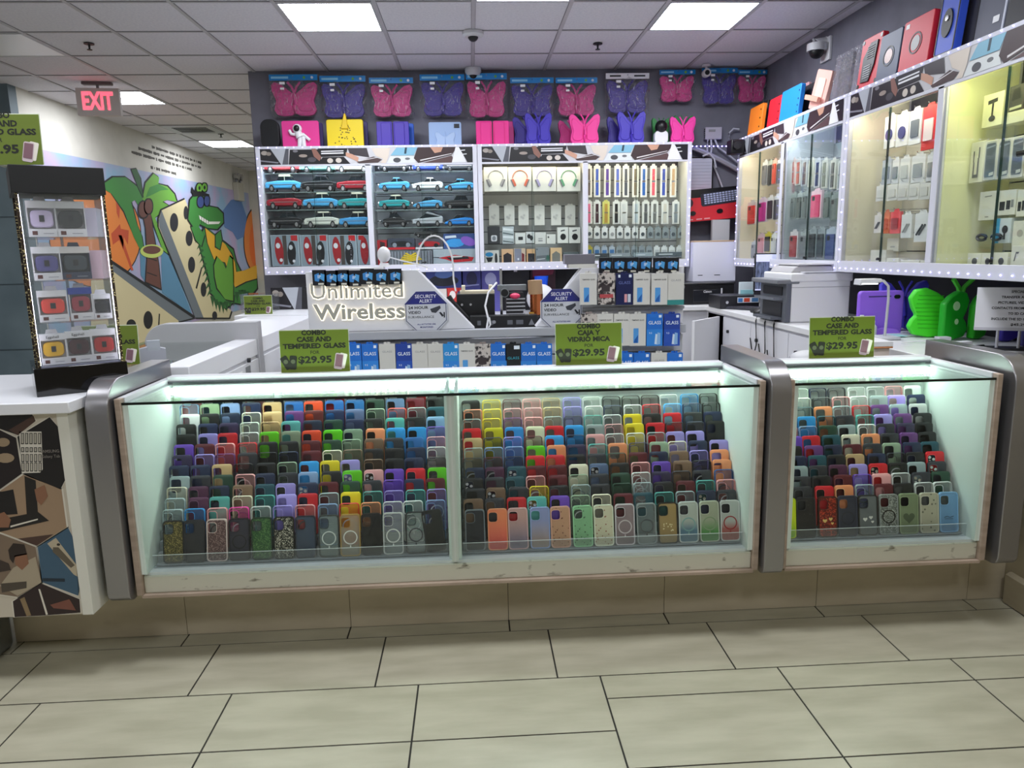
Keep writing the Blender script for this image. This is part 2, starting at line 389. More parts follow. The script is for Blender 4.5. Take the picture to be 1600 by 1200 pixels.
for pp in ([(700, 530), (690, 460), (720, 430), (745, 400), (750, 430), (800, 440), (795, 530), (770, 480), (765, 560), (740, 500)], [(735, 470), (755, 470), (830, 690), (815, 690)], [(720, 260), (745, 300), (740, 370), (725, 330)]): MP(pp, .0088, C('#c8502a', .7), k)
k.build('left_background', t, True); k = B(); outl(mell(1605, 500, 82, 205), .0086, ORG, k, 1.0); MP(mell(1600, 520, 45, 150), .0094, C('#e8702a', .7), k)
MP([(870, 560), (905, 600), (900, 760), (875, 720)], .0087, BLU, k)
MP([(1000, 520), (1060, 620), (1200, 970), (1010, 830)], .0087, BLU, k)
MP([(1380, 330), (1440, 250), (1500, 240), (1540, 360), (1520, 480), (1480, 500), (1450, 450), (1400, 420)], .0087, C('#5d7fb5', .7), k)
k.build('background', t, True)
k = B()
outl([(640, 150), (700, 108), (780, 108), (850, 165), (888, 245), (862, 290), (838, 250), (815, 265), (850, 400), (880, 470), (892, 545), (870, 560), (830, 480), (770, 320), (690, 210), (640, 180)], .010, GRN, k, 1.02)
outl([(815, 60), (850, 55), (872, 120), (888, 235), (860, 180), (838, 120)], .0112, GRN2, k, 1.02)
outl([(885, 245), (905, 145), (955, 85), (990, 110), (985, 150), (1040, 165), (1085, 215), (1100, 262), (1040, 250), (1010, 262), (1080, 300), (1000, 330), (965, 360), (1000, 460), (1050, 590), (1010, 560), (955, 400), (925, 290)], .0104, GRN3, k, 1.02)
MP([(905, 235), (930, 170), (985, 150), (1050, 185), (1000, 190), (950, 215)], .0116, GRN, k)
outl([(885, 330), (935, 330), (960, 500), (985, 650), (1000, 805), (905, 760), (915, 600), (905, 430)], .0120, BRN, k, 1.02)
outl(mell(890, 310, 30, 50), .0128, BRN, k); outl(mell(922, 290, 24, 45), .0134, BRN, k)
for yy in (530, 605, 700): MP([(912, yy), (975, yy+22), (975, yy+28), (912, yy+6)], .0126, INK, k)
MP(mell(942, 570, 72, 42), .0130, C('#c8d870', .7), k); MP(mell(942, 562, 55, 26), .0134, BRN, k)
k.build('palm_tree', t, True)
k = B()
outl([(672, 625), (1210, 985), (1110, 1010), (690, 700)], .0140, GY, k, 1.01)
MP([(560, 640), (690, 690), (1110, 1005), (1090, 1100), (880, 1170), (640, 1300), (560, 1300)], .0144, CR, k)
MP([(684, 622), (1212, 975), (1205, 992), (680, 640)], .0148, INK, k)
for e in ((918, 1000, 29, 56), (812, 1030, 30, 34)): MP(mell(*e), .0152, INK, k)
MP([(985, 960), (993, 962), (984, 1112), (976, 1112)], .0152, INK, k)
outl([(985, 370), (1002, 315), (1150, 245), (1180, 330), (1230, 480), (1250, 600), (1320, 860), (1440, 940), (1425, 985), (1215, 985), (1060, 600), (985, 420)], .0156, CR, k, 1.01)
MP([(985, 375), (1002, 315), (1035, 400), (1265, 985), (1213, 985), (1060, 600), (988, 420)], .0162, GY, k)
for e in ((1080, 390, 26, 58), (1155, 330, 15, 42), (1175, 490, 22, 48), (1190, 655, 22, 50), (1265, 810, 18, 45), (1335, 972, 16, 26)): MP(mell(*e), .0168, C('#26262a', .8), k)
MP([(1215, 800), (1250, 670), (1258, 672), (1224, 806)], .0168, INK, k)
k.build('dominoes', t, True)
k = B()
outl([(1240, 480), (1275, 420), (1340, 470), (1400, 520), (1450, 560), (1470, 640), (1500, 700), (1600, 660), (1600, 800), (1560, 850), (1500, 900), (1450, 890), (1400, 930), (1380, 890), (1350, 900), (1330, 850), (1310, 830), (1300, 740), (1270, 640), (1245, 560)], .0172, GRN, k, 1.02)
for i in range(12):
    x = 1320+i*22; y = 850+40*math.sin(i*.55); MP([(x-14, y), (x+14, y), (x+4, y+70)], .0173, GRN2, k)
for i in range(9): MP([(1232+i*9, 470+i*42), (1250+i*9, 480+i*42), (1212+i*9, 520+i*42)], .0173, GRN2, k)
outl([(1275, 425), (1330, 470), (1400, 525), (1440, 590), (1462, 640), (1470, 700), (1520, 690), (1600, 655), (1600, 740), (1530, 760), (1462, 795), (1440, 740), (1400, 640), (1330, 620), (1290, 520)], .0180, YEL, k, 1.01)
outl([(1330, 660), (1350, 605), (1385, 640), (1405, 680), (1425, 600), (1445, 620), (1450, 720), (1450, 880), (1400, 870), (1350, 800), (1335, 730)], .0186, GRN3, k, 1.02)
outl([(1340, 470), (1370, 440), (1380, 500), (1365, 560), (1340, 540)], .0190, GRN, k, 1.03)
outl([(1172, 330), (1180, 250), (1210, 215), (1260, 205), (1290, 250), (1300, 290), (1350, 300), (1385, 335), (1388, 390), (1350, 432), (1290, 425), (1240, 400), (1230, 440), (1200, 420), (1168, 370)], .0194, GRN, k, 1.02)
outl([(1185, 420), (1230, 410), (1270, 470), (1250, 540), (1215, 500)], .0193, GRN, k, 1.02)
MP([(1235, 345), (1300, 385), (1370, 385), (1360, 400), (1290, 402), (1240, 370)], .0200, C('#efeee2', .7), k)
for i in range(4): MP([(1250+i*14, 350+i*8), (1253+i*14, 352+i*8), (1253+i*14, 398), (1250+i*14, 398)], .0204, INK, k)
for e in ((1238, 175, 18, 28), (1270, 172, 16, 26)): outl(mell(*e), .0200, GRN3, k); MP(mell(e[0], e[1], 6, 12), .0208, INK, k)
for e in ((1245, 262, 20, 34), (1285, 255, 16, 32)): outl(mell(*e), .0206, C('#3a4f8a', .4), k)
MP([(1190, 200), (1240, 195), (1300, 215), (1300, 228), (1240, 225), (1200, 230)], .0210, INK, k)
MP([(1190, 165), (1215, 205), (1185, 200)], .0196, INK, k); MP([(1215, 160), (1235, 200), (1205, 205)], .0196, INK, k)
k.build('crocodile', t, True)
k = B(); rnd = random.Random(3)
for j, (yy, a, b_) in enumerate(((2.80, 9.9, 11.6), (2.73, 9.5, 11.6), (2.66, 9.3, 11.2), (2.54, 9.8, 10.6))):
    x = a
    while x < b_:
        wv = rnd.uniform(.012, .03); hh = rnd.choice([.014, .018, .022]); k.box(MX, MX+.003, x, x+wv, yy-hh, yy+hh*.7, C('#4a4742', .8)); x += wv+(.012 if rnd.random() < .8 else .045)
tag(k.build('wall_lettering'), 'small dark lettering painted on the cream wall above the mural', 'lettering')
# ================================================================ FRONT COUNTERS
kick = noise_mat('beige_kick_tile', '#b0a48c', '#c0b49c', 3, .5, (1, 1, 3), 5)
grime = noise_mat('grimy_white_board', '#cfcdbd', '#5b5240', 9, .6, (1.5, 1, 3.5), 7, lo=.62, hi=.72)
inner = C('#e3efe9', .5)
YF, YB = 2.44, 2.82
b = B(); x = -1.75
b.box(-1.75, 2.1, 2.643, 2.72, 0, .25, GROUT)
for xx in [-1.75, -1.117, -.501, .106, .718, 1.33, 1.95, 2.1]:
    pass
xs = [-1.75, -1.117, -.501, .106, .718, 1.33, 1.95, 2.1]
for i in range(7): b.box(xs[i]+.001, xs[i+1]-.001, 2.635, 2.645, .002, .25, kick)
plinth = tag(b.build('counter_plinth'), 'low recessed beige tiled plinth running under all the front counters', 'plinth')

def slab(bld, x0, x1, y0=2.40, y1=2.93, zt=1.02, zb=.25, m=ALU):
    pts = []
    for i in range(9):
        a = math.pi/2*i/8; pts.append((y0+.10-.10*math.sin(math.pi/2-a)*1.0, zt-.10+.10*math.sin(a))) if False else None
    pts = [(y1, zb), (y1, zt)]
    for i in range(9):
        a = math.pi/2+math.pi/2*i/8; pts.append((y0+.11+.11*math.cos(a), zt-.11+.11*math.sin(a)))
    for i in range(7):
        a = math.pi+math.pi/2*i/6; pts.append((y0+.04+.04*math.cos(a), zb+.04+.04*math.sin(a)))
    bld.prism(pts, x0, x1, m, 'X')
wood = noise_mat('pale_brown_edge_trim', '#9a8878', '#b09c8c', 6, .5, (1, 1, 6))
def counter(name, label, xl, xr, divs, frames):
    t = thing(name, label, 'display counter', ((xl+xr)/2, 2.66, 0))
    k = B(); k.box(xl, xr, YF+.012, YB+.03, .262, .325, grime); k.build('base_board', t, True, .003)
    k = B(); k.box(xl, xr, YF+.02, YB, .325, .335, C('#dfe4e6', .35)); k.build('display_floor', t, True)
    k = B(); k.box(xl-.004, xr+.004, YF-.006, YF+.012, .252, .262, wood); k.build('bottom_trim', t, True)
    k = B(); k.box(xl, xl+.018, YF+.004, YB, .335, .938, inner); k.build('side_panel', t, True)
    k = B(); k.box(xr-.018, xr, YF+.004, YB, .335, .938, inner); k.build('side_panel', t, True)
    k = B(); k.box(xl+.018, xr-.018, YB, YB+.018, .335, .948, inner); k.build('back_panel', t, True)
    for q in (xl-.02, xr): k = B(); k.box(q, q+.02, YF-.008, YF+.02, .262, .958, wood); k.build('corner_trim', t, True, .002)
    for q in (xl-.02, xr-.004): k = B(); k.box(q, q+.024, YF+.02, YB+.03, .94, .958, WHITE2); k.build('side_rail', t, True)
    for d in divs:
        k = B(); k.box(d-.012, d+.012, YF+.006, YF+.03, .335, .938, C('#d3d8d2', .5)); k.box(d-.022, d-.012, YF+.03, YB, .335, .938, inner); k.box(d+.012, d+.022, YF+.03, YB, .335, .938, inner); k.build('divider', t, True)
    e = [xl+.006]+divs+[xr-.006]
    for i in range(len(e)-1):
        k = B(); k.box(e[i]+.004, e[i+1]-.004, YF, YF+.005, .326, .936, GLASS); k.build('front_glass', t, True)
    k = B(); k.box(xl, xr, YF, YB+.02, .938, .944, GLASS_TOP); k.build('glass_top', t, True)
    k = B(); k.box(xl, xr, YF-.0015, YF+.001, .936, .9445, C('#07120e', .2)); k.build('glass_edge', t, True)
    k = B(); k.box(xl, xr, YB-.006, YB+.05, .945, .966, WHITE2); k.box(xl, xr, YB-.012, YB-.006, .944, .950, C('#55565c')); k.build('back_rail', t, True)
    k = B(); k.box(xl+.03, xr-.03, YB-.065, YB-.035, .908, .930, TUBE); k.build('light_tube', t, True)
    k = B(); k.box(xl+.03, xr-.03, YB-.034, YB-.026, .880, .937, C('#9aa39e', .5)); k.build('tube_light_shield', t, True)  # plate added behind the tube to keep light off the back panel
    for x0, x1 in frames:
        k = B(); slab(k, x0, x1); k.build('end_frame', t, True, .003)
    return t
counter('display_counter', 'long two-bay glass counter lit inside and filled with phone cases', -1.170, .985, [-.085], [(-1.272, -1.198), (1.013, 1.085)])
counter('display_counter', 'one-bay glass counter of phone cases at the right, by the beige wall', 1.108, 1.835, [], [(1.88, 1.955)])

# ---------------------------------------------------------------- stepped risers and phone cases
COLS = dict(k=('#141519', 'black'), K=('#2c2e36', 'charcoal'), n=('#1b2746', 'navy'), d=('#2e2547', 'dark violet'), b=('#2766a8', 'blue'), D=('#2e9be0', 'sky blue'),
            l=('#86a3cc', 'pale blue'), v=('#a294dc', 'lavender'), P=('#6a43b4', 'purple'), r=('#cf1b28', 'red'), R=('#5a1420', 'maroon'), m=('#e83ca0', 'hot pink'),
            i=('#e8a6a6', 'light pink'), o=('#f49a68', 'peach'), O=('#e24a26', 'orange red'), y=('#e8d11e', 'yellow'), g=('#62c80e', 'bright green'), G=('#1d4030', 'dark green'),
            t=('#56ada4', 'sea green'), T=('#1b4f5c', 'dark teal'), s=('#c9a878', 'tan'), w=('#dde0dc', 'white'), e=('#8fa48a', 'sage green'), c=('#e9e2c8', 'cream'),
            u=('#7a5f4a', 'brown'), q=('#9fb0b2', 'grey'), z=('#4e2042', 'plum'), N=('#54688a', 'slate blue'), p=('#6a3b7c', 'violet'))
CW, CH, CD = .0715, .150, .0095
NS = 5
def case_geo(hole=(-.0165, .0455, .031, .034), solid=True):
    k = B(); m = TINT if solid else TINTC
    R2 = rr(CW, CH, .0115, NS, 0, CH/2); R1 = rr(CW-.004, CH-.004, .0105, NS, 0, CH/2); RI = rr(CW-.0055, CH-.0055, .010, NS, 0, CH/2)
    hx, hz, hw, hh = hole; H = rr(hw, hh, .009, NS, hx, CH/2+hz); n = len(R2)
    vs = [(p[0], -CD/2, p[1]) for p in H]+[(p[0], -CD/2, p[1]) for p in R1]+[(p[0], -CD/2+.0015, p[1]) for p in R2]+[(p[0], CD/2, p[1]) for p in R2]+[(p[0], CD/2, p[1]) for p in RI]
    fs = []
    for a in range(0, 4):
        for i in range(n): j = (i+1) % n; fs.append((a*n+i, a*n+j, (a+1)*n+j, (a+1)*n+i))
    if solid: k.add(vs, fs, m)
    else:
        k.add(vs, fs[:n], m); k.add(vs, fs[n:], TINT)
        k.ring(rr(hw+.003, hh+.003, .01, NS, hx, CH/2+hz), H, -CD/2-.0012, -CD/2, TINT)
    return k
def case_body(): return case_geo()
CASE_S = case_geo().mesh('phone_case'); CASE_C = case_geo(solid=False).mesh('clear_phone_case')
CASE_L = case_geo(hole=(-.0125, .040, .037, .048)).mesh('phone_case')
def ring_mesh():
    k = B(); k.ring(rr(.0345, .0375, .0105, NS, -.0165, CH/2+.0455), rr(.031, .034, .009, NS, -.0165, CH/2+.0455), -CD/2-.0016, -CD/2, TINT); return k.mesh('camera_ring')
RINGM = ring_mesh()
def lens_mesh():
    k = B()
    for a, c in ((-.007, .008), (-.007, -.008), (.008, 0)): k.tube([(-.0165+a, -CD/2+.001, CH/2+.0455+c), (-.0165+a, -CD/2-.001, CH/2+.0455+c)], .0058, CHROME, 10)
    return k.mesh('lens_ring')
LENSM = lens_mesh()
def mag_mesh():
    k = B(); k.ring(ell(0, CH/2-.008, .0255, .0255, 24), ell(0, CH/2-.008, .0215, .0215, 24), -CD/2-.0008, -CD/2, TINT); k.box(-.002, .002, -CD/2-.0008, -CD/2, CH/2-.045, CH/2-.036, TINT); return k.mesh('magnet_ring')
MAGM = mag_mesh()
BAYS = {
 'L': dict(name='left', x0=-1.088, dx=.0782, n=13, rows=[
  'q: D: i: m: w: v: i: l: r: o: w: w: l:', 'q: z t c: t: v r q: y t: v: t: v:', 'c: z n u T v n R G K P: n R', 'q K G i: n K l k g i P r g', 'n n s k: k e: D y v u: k n k:',
  'd v: p: K k: n: R c: u: k k n w:', 'P R i: r: k k R G e: u K b i:', 'k v r w: g e O g e o D D P:', 'k n d w: s: t n G n k t k l', 'w k n c: s p R n N e: O: q: T', 'l: e l n s b O b b G N R k', 'r: T n r: k l k: r n k k r k']),
 'M': dict(name='middle', x0=-.012, dx=.0785, n=13, rows=[
  'u K r t P e: c: R T t: q: n K', 'K u K y: k q: K G: q: k R t: i:', 'k K T i: R e: K G w: d K: K b:', 'n z T R R c N k i: P u k: o', 'K: R: k: r r k K G: R n u v: o', 'q: l: l: g o d t: o d: e c: n v',
  's n: v: R: D n: i w: w: q: v v', 'r y D c r D q i: y r k: n: k', 'q: y: p: i: q: k: t: w: y k r K n', 'o: y: i: i: s: v: w: n: w: r: D: n: k:', 'k y: R: i: s: v: w: k: k: k: w: D: k:']),
 'R': dict(name='right', x0=1.142, dx=.0775, n=9, rows=[
  'b K r o q: R k w: w:', 'k K k R P: i w: K G', 'k q K z v r k q K', 'w n T k s n K: k r', 'k k p n R K e n T', 'T P r T c o K p k',
  'v i: l: G q w: K d k', 'n b D T: K t: v p k', 'b t: T: o q: r: p q w', 'g: t: w: K: i: w: q v n', 'g: T: w: n: K: w: w: i: w']),
}
TILT = math.radians(-10)
DZ = dict(L=.0334, M=.0319, R=.0326)
def spot(bay, r, c):
    d = BAYS[bay]; rnd = random.Random(hash((ord(bay), r*31+c)) & 0xffff)
    x = d['x0']+d['dx']*c+rnd.uniform(-.003, .003)-(.0 if r % 2 == 0 else .004)
    return x, 2.512+.0243*r, .3455+DZ[bay]*r, rnd
def riser(bay, xl, xr):
    k = B(); m = C('#8f9598', .35)
    for r in range(len(BAYS[bay]['rows'])+1):
        y = 2.512+.0243*r; z = .3445+DZ[bay]*r
        k.box(xl, xr, y-.0125, y+.0118, z-.004, z-.0005, m)
        k.box(xl, xr, y+.0095, y+.0118, z-.0005, z+.0285, m)
    return tag(k.build('stepped_case_riser'), 'stepped grey rack holding rows of phone cases in the %s glass bay' % BAYS[bay]['name'], 'display rack')
riser('L', -1.145, -.112); riser('M', -.058, .962); riser('R', 1.13, 1.81)
for bay, xl, xr in (('L', -1.148, -.11), ('M', -.06, .965), ('R', 1.128, 1.815)):
    k = B(); k.box(xl, xr, 2.490, 2.4925, .3355, .385, ACRYL); k.box(xl, xr, 2.4895, 2.493, .3842, .3852, C('#dfe6e6', .2))
    tag(k.build('clear_lip_strip'), 'clear acrylic strip along the foot of the front row, %s bay' % BAYS[bay]['name'], 'acrylic strip')
# front rows, each its own design: colour, pattern, body, rim, ring
def flor(n, a, b_): return voro_mat('floral_'+n, a, b_, 75, .16)
def leath(n, h):
    if n in MATS: return MATS[n]
    m = voro_mat(n, h, '#000000', 70, 0, .5); nn, l = nodes(m); v = [q for q in nn if q.type == 'TEX_VORONOI'][0]; v.feature = 'DISTANCE_TO_EDGE'
    cr = [q for q in nn if q.type == 'VALTORGB'][0]; cr.color_ramp.elements[0].position = .0; cr.color_ramp.elements[1].position = .07
    c = lin(h); cr.color_ramp.elements[0].color = (c[0]*.5, c[1]*.5, c[2]*.5, 1); return m
def gradm(n, top, bot, z0=.35, z1=.5, flake=None):
    if n in MATS: return MATS[n]
    m = mat(n, top, .4); nn, l = nodes(m); tc = nn.new('ShaderNodeTexCoord'); sx = nn.new('ShaderNodeSeparateXYZ'); cr = nn.new('ShaderNodeValToRGB')
    mr = nn.new('ShaderNodeMath'); mr.operation = 'DIVIDE'; mr.inputs[1].default_value = CH
    cr.color_ramp.elements[0].color = lin(bot); cr.color_ramp.elements[1].color = lin(top); cr.color_ramp.elements[0].position = z0; cr.color_ramp.elements[1].position = z1
    l.new(tc.outputs['Object'], sx.inputs[0]); l.new(sx.outputs[2], mr.inputs[0]); l.new(mr.outputs[0], cr.inputs[0]); l.new(cr.outputs[0], nn['Principled BSDF'].inputs['Base Color']); return m
CLRB = clear('clear_case_back', (.88, .92, .90), .05, 1.35, .18, (.72, .78, .76))
FRONT = {
 'L': [('olive glitter case with a dark frame', glitter('glit_olive', '#4a4524', '#a89858'), '#1c1c1c', 0), ('plain charcoal case with faint diagonal line', C('#26262c', .45), '#26262c', 0), ('dusty pink glitter case with a pale camera frame', glitter('glit_pink', '#5e4444', '#a98a86'), '#d8c4bc', 0),
       ('dark violet-grey case with a black magnet ring', C('#2c2a38', .45), '#17161c', '#101014'), ('green glitter case with a dark frame', glitter('glit_green', '#2f5a34', '#6d9a58'), '#16301c', 0), ('black case with silver glitter flakes', glitter('glit_silver', '#23241f', '#d8d4c0', 330), '#16170f', 0),
       ('slate blue case with a dark frame', C('#38465a', .4), '#1b2433', 0), ('clear grey-green case with a white magnet ring', clear('clr_green', (.7, .78, .74), .06, 1.4, .3, (.5, .6, .55)), '#3a3f3c', '#c8cfca'), ('clear gold-flecked case with a gold camera frame', clear('clr_gold', (.85, .82, .70), .06, 1.4, .3, (.75, .7, .55)), '#a88a4a', '#d8dcd4'),
       ('plain black glossy case', C('#111216', .35), '#1a1b20', 0), ('clear marble-flecked case with a chrome camera frame', CLRB, '#c9ccc8', '#dadcd6'), ('clear case with a black magnet ring and dark edges', CLRB, '#22232a', '#3a3a40'), ('dull black case leaning to the left', C('#1b1c1b', .6), '#2a2b2a', 0)],
 'M': [('dark navy leather-look case', leath('lth_navy', '#20222c'), '#77818a', 0), ('orange to red case with leaf pattern', gradm('gr_or', '#f2895c', '#e85a55', .1, .8), '#f29a70', 0), ('dusty pink to mauve scale-pattern case', gradm('gr_pk', '#c89c94', '#8d7f92', .2, .8), '#dfb4b4', 0),
       ('lilac blue to beige scale-pattern case', gradm('gr_li', '#8f98c4', '#b09c96', .2, .7), '#9aaede', 0), ('peach case printed with small flowers', flor('peach', '#c89878', '#7a4a3a'), '#e8b09a', 0), ('mint green case printed with small flowers', flor('mint', '#86bc8c', '#3f5a48'), '#a0dca8', 0), ('cream case printed with small flowers', flor('cream', '#d8d2b4', '#96503a'), '#e8ecd4', 0),
       ('frosted mauve case with a white magnet ring', C('#8f7d80', .5), '#d8d0d4', '#cfc4c4'), ('clear case with grey ring stand', CLRB, '#9aa2a2', '#4a4e50'), ('gold case with a sparkling heart', C('#a58a58', .4), '#25211c', 0), ('clear to blue glitter case with a blue ring', gradm('gr_bl', '#b4bbb0', '#5f8296', .3, .55), '#cfd6d0', '#7fa8a4'),
       ('clear to green glitter case with a green ring', gradm('gr_gn', '#a7ad94', '#5a9a52', .25, .55), '#c6ccb8', '#8aa07c'), ('silver to red glitter case with a red ring', gradm('gr_rd', '#b9bdb6', '#b0615c', .3, .5), '#d4d6d2', '#a01e24')],
 'R': [('yellow-green case partly behind the silver frame', gradm('gr_yl', '#d8e61e', '#93cf32', 0, .5), '#cfe01c', 0), ('black case with tiny silver specks', voro_mat('spk', '#17151b', '#8a8a90', 120, .05), '#2a2a32', 0), ('red case with gold heart glitter', glitter('glit_red', '#6a1612', '#d8482c', 260), '#3a1412', 0),
       ('dark navy-grey case with a dull ring', C('#2c2f40', .5), '#3a3f52', '#232533'), ('grey clear case with white hearts', C('#6c7274', .4), '#2c3030', 0), ('silver glitter case with a black ring stand', glitter('glit_gr', '#6f7672', '#c9cfca', 380), '#9aa09c', '#111214'),
       ('sage green case with a heart picture', C('#7d8c6a', .5), '#93a37e', 0), ('cream case printed with small hearts', voro_mat('crm_h', '#b7b39c', '#6a6a5c', 55, .17), '#c9c6b0', 0), ('light blue case with a line drawing', C('#6f9cc4', .45), '#86b4dc', 0)],
}
def heart(cx, cz, s, n=20):
    return [(cx+s*16*math.sin(a)**3/17, cz+s*(13*math.cos(a)-5*math.cos(2*a)-2*math.cos(3*a)-math.cos(4*a))/17) for a in [2*math.pi*i/n for i in range(n)]]
n_cases = 0
for bay in 'LMR':
    d = BAYS[bay]
    for c, (lab, bm, rim, ring) in enumerate(FRONT[bay]):
        x, y, z, rnd = spot(bay, 0, c); lean = .13 if (bay, c) == ('L', 12) else rnd.uniform(-.01, .01)
        t = thing('phone_case', lab+', front row of the %s bay' % d['name'], 'phone case', (x, y, z), 0, 'phone cases in the glass counters')
        t.rotation_euler = (TILT, -lean, 0)
        if lean > .1: t.location.z += .006; t.location.x -= .004
        k = case_geo(); k.mats = [bm]; o = k.build('case_back', t)
        k = B(); k.ring(rr(CW+.0006, CH+.0006, .012, NS, 0, CH/2), rr(CW-.007, CH-.007, .010, NS, 0, CH/2), -CD/2-.001, CD/2, C(rim, .35)); k.build('bumper_frame', t)
        link('camera_ring', RINGM, t, color=lin(rim if rim != '#1c1c1c' else '#2a2a2a'))
        if ring: link('magnet_ring', MAGM, t, color=lin(ring))
        if 'heart' in lab and 'small' not in lab:
            k = B(); yy = -CD/2-.0006
            if 'white hearts' in lab or 'gold heart' in lab:
                hc = C('#dcdcd4' if 'white' in lab else '#e8c070', .3)
                for q in ((-.012, .06, .009), (.01, .066, .008), (.016, .05, .006)): k.poly(heart(*q), yy, hc)
            elif 'gold case' in lab:
                for q in range(16): k.poly(ell(rnd.uniform(-.018, .02), .055+rnd.uniform(-.012, .018), .0026, .0026, 6), yy, C('#f0e0b0', .2))
            else: k.poly(heart(0, .06, .024), yy, C('#4f5c44', .5))
            k.build('heart_print', t)
        if 'line drawing' in lab:
            k = B(); k.tube([(-.018, -CD/2-.0004, .055), (-.008, -CD/2-.0004, .06), (.004, -CD/2-.0004, .055), (.018, -CD/2-.0004, .06)], .0009, BLACK, 4); k.tube([(-.016, -CD/2-.0004, .05), (.016, -CD/2-.0004, .05)], .0007, BLACK, 4); k.build('line_print', t)
        n_cases += 1
LOOSE = []
for bay in 'LMR':
    d = BAYS[bay]; lim = {'L': 8, 'M': 8, 'R': 10}[bay]
    for r, rowtxt in enumerate(d['rows'], 1):
        for c, tok in enumerate(rowtxt.split()[:d['n']]):
            x, y, z, rnd = spot(bay, r, c); hx, word = COLS[tok[0]]; isclear = tok.endswith(':')
            rc = lin(hx); f = rnd.uniform(.85, 1.15); rc = tuple(min(1, q*f) for q in rc[:3])+(1,)
            dz = rnd.choice([0, 0, 0, .004, -.0]) ; ang = rnd.uniform(-.015, .015)
            me = CASE_C if isclear else (CASE_L if rnd.random() < .25 else CASE_S)
            if r >= lim: LOOSE.append((x, y, z, ang, rc, isclear)); continue
            rw = ORD[r]+' row up'; cl = ORD[c]+' from left'
            lab = '%s%s phone case in the %s bay, %s, %s' % (word, '-rimmed clear' if isclear else '', d['name'], rw, cl)
            o = link('phone_case', me, color=rc); o.location = (x, y, z+.0002); o.rotation_euler = (TILT, ang, 0)
            tag(o, lab, 'phone case', 'phone cases in the glass counters')
            if r <= 4 and not isclear and me is CASE_S and rnd.random() < .55:
                ringc = tuple(min(1, q*1.8+.06) for q in rc[:3])+(1,)
                o2 = link('camera_ring', RINGM, o, color=ringc)
                if rnd.random() < .3: link('lens_ring', LENSM, o)
            elif r <= 5 and isclear and rnd.random() < .5: link('magnet_ring', MAGM, o, color=(.55, .56, .58, 1) if rnd.random() < .6 else (.05, .05, .06, 1))
            n_cases += 1
# the far upper rows, past three hundred, as one body of cases
k = B(); sets = {}
for x, y, z, ang, rc, isclear in LOOSE:
    M4 = Matrix.Translation((x, y, z)) @ Matrix.Rotation(ang, 4, 'Y') @ Matrix.Rotation(TILT, 4, 'X')
    hexa = '%02x%02x%02x' % tuple(int(255*(q**(1/2.2))/12)*12 for q in rc[:3])
    g_ = case_geo(solid=not isclear); mm = C('#'+hexa, .42)
    hz = clear('clear_back_'+hexa, tuple(.6+.38*q for q in rc[:3]), .08, 1.35, .16, tuple(.2+.7*q for q in rc[:3]))
    g_.mats = [mm if q is TINT else hz for q in g_.mats]
    off = len(k.v); k.v += [tuple(M4 @ Vector(v)) for v in g_.v]; k.f += [tuple(i+off for i in f) for f in g_.f]; k.m += [k.mi(g_.mats[i]) for i in g_.m]
tag(k.build('phone_cases'), 'upper rows of phone cases at the back of the three glass bays', 'phone cases', 'phone cases in the glass counters', 'stuff')
# grounding strip: cable clip in the left bay etc.
# ---------------------------------------------------------------- price signs
SG = noise_mat('olive_green_sign', '#5e6f19', '#66771f', 3, .5)
def phones_art(k, cx, cz, s, y):
    k.prism(rr(.030*s, .058*s, .005*s, 4, 0, 0), y-.0006, y, C('#c9b8bc'), M=Matrix.Translation((cx+.085*s, 0, cz)) @ Matrix.Rotation(.18, 4, 'Y'))
    k.prism(rr(.025*s, .044*s, .002, 3, 0, .003*s), y-.0012, y-.0006, C('#7d5a64'), M=Matrix.Translation((cx+.085*s, 0, cz)) @ Matrix.Rotation(.18, 4, 'Y'))
    k.prism(rr(.026*s, .054*s, .004*s, 4, 0, 0), y-.0004, y, C('#e2dcd0'), M=Matrix.Translation((cx+.098*s, 0, cz+.002)) @ Matrix.Rotation(.25, 4, 'Y'))
    for i, a in enumerate((-.5, .1)):
        M4 = Matrix.Translation((cx-(.103-.024*i)*s, 0, cz-.001)) @ Matrix.Rotation(a, 4, 'Y')
        k.prism(rr(.026*s, .05*s, .005*s, 4, 0, 0), y-.0008-.0004*i, y, C('#23261c'), M=M4)
        k.prism(ell(0, .004, .008*s, .008*s, 12), y-.0014-.0004*i, y-.0008, C('#5a6048'), M=M4)
def sign(label, x, y, z, w_=.245, h_=.162, lines=None, rz=0, rx=-.06, stand=True):
    t = thing('price_sign', label, 'sign', (x, y, z), rz, 'green combo price signs', rx); s = w_/.245
    k = B(); k.box(-w_/2, w_/2, -.0015, .0015, 0, h_, SG); k.box(-w_/2-.002, w_/2+.002, .0015, .003, -.0, h_+.003, C('#d7dccb')); k.build('panel', t)
    k = B(); ink = C('#15180c', .6)
    zs = (.142, .118, .094); lines = lines or ('COMBO', 'CASE AND', 'TEMPERED GLASS'); ws = {'COMBO': .088, 'CASE AND': .124, 'TEMPERED GLASS': .225, 'CAJA Y': .085, 'VIDRIO MICA': .16}
    for q, zz in zip(lines, zs): k.text(q, 0, -.0018, zz*s, .024*s, ink, .045, w=ws[q]*s)
    k.text('POR' if 'CAJA Y' in lines else 'FOR', 0, -.0018, .071*s, .017*s, ink, .012); k.text('$29.95', 0, -.0018, .044*s, .034*s, ink, .04, w=.12*s)
    phones_art(k, 0, .037*s, s, -.0016); k.build('lettering', t)
    if stand:
        k = B(); k.prism([(.002, 0), (.05, 0), (.002, .05)], -.01, .01, C('#b8bcae'), 'X'); k.build('strut', t)
a = RB(437, 546, 519, 587, 2.845)
sign('green combo price sign standing on the left counter rail', a[0], 2.845, .9665, a[2]-.004)
a = RB(868, 972, 511, 574, 2.845)
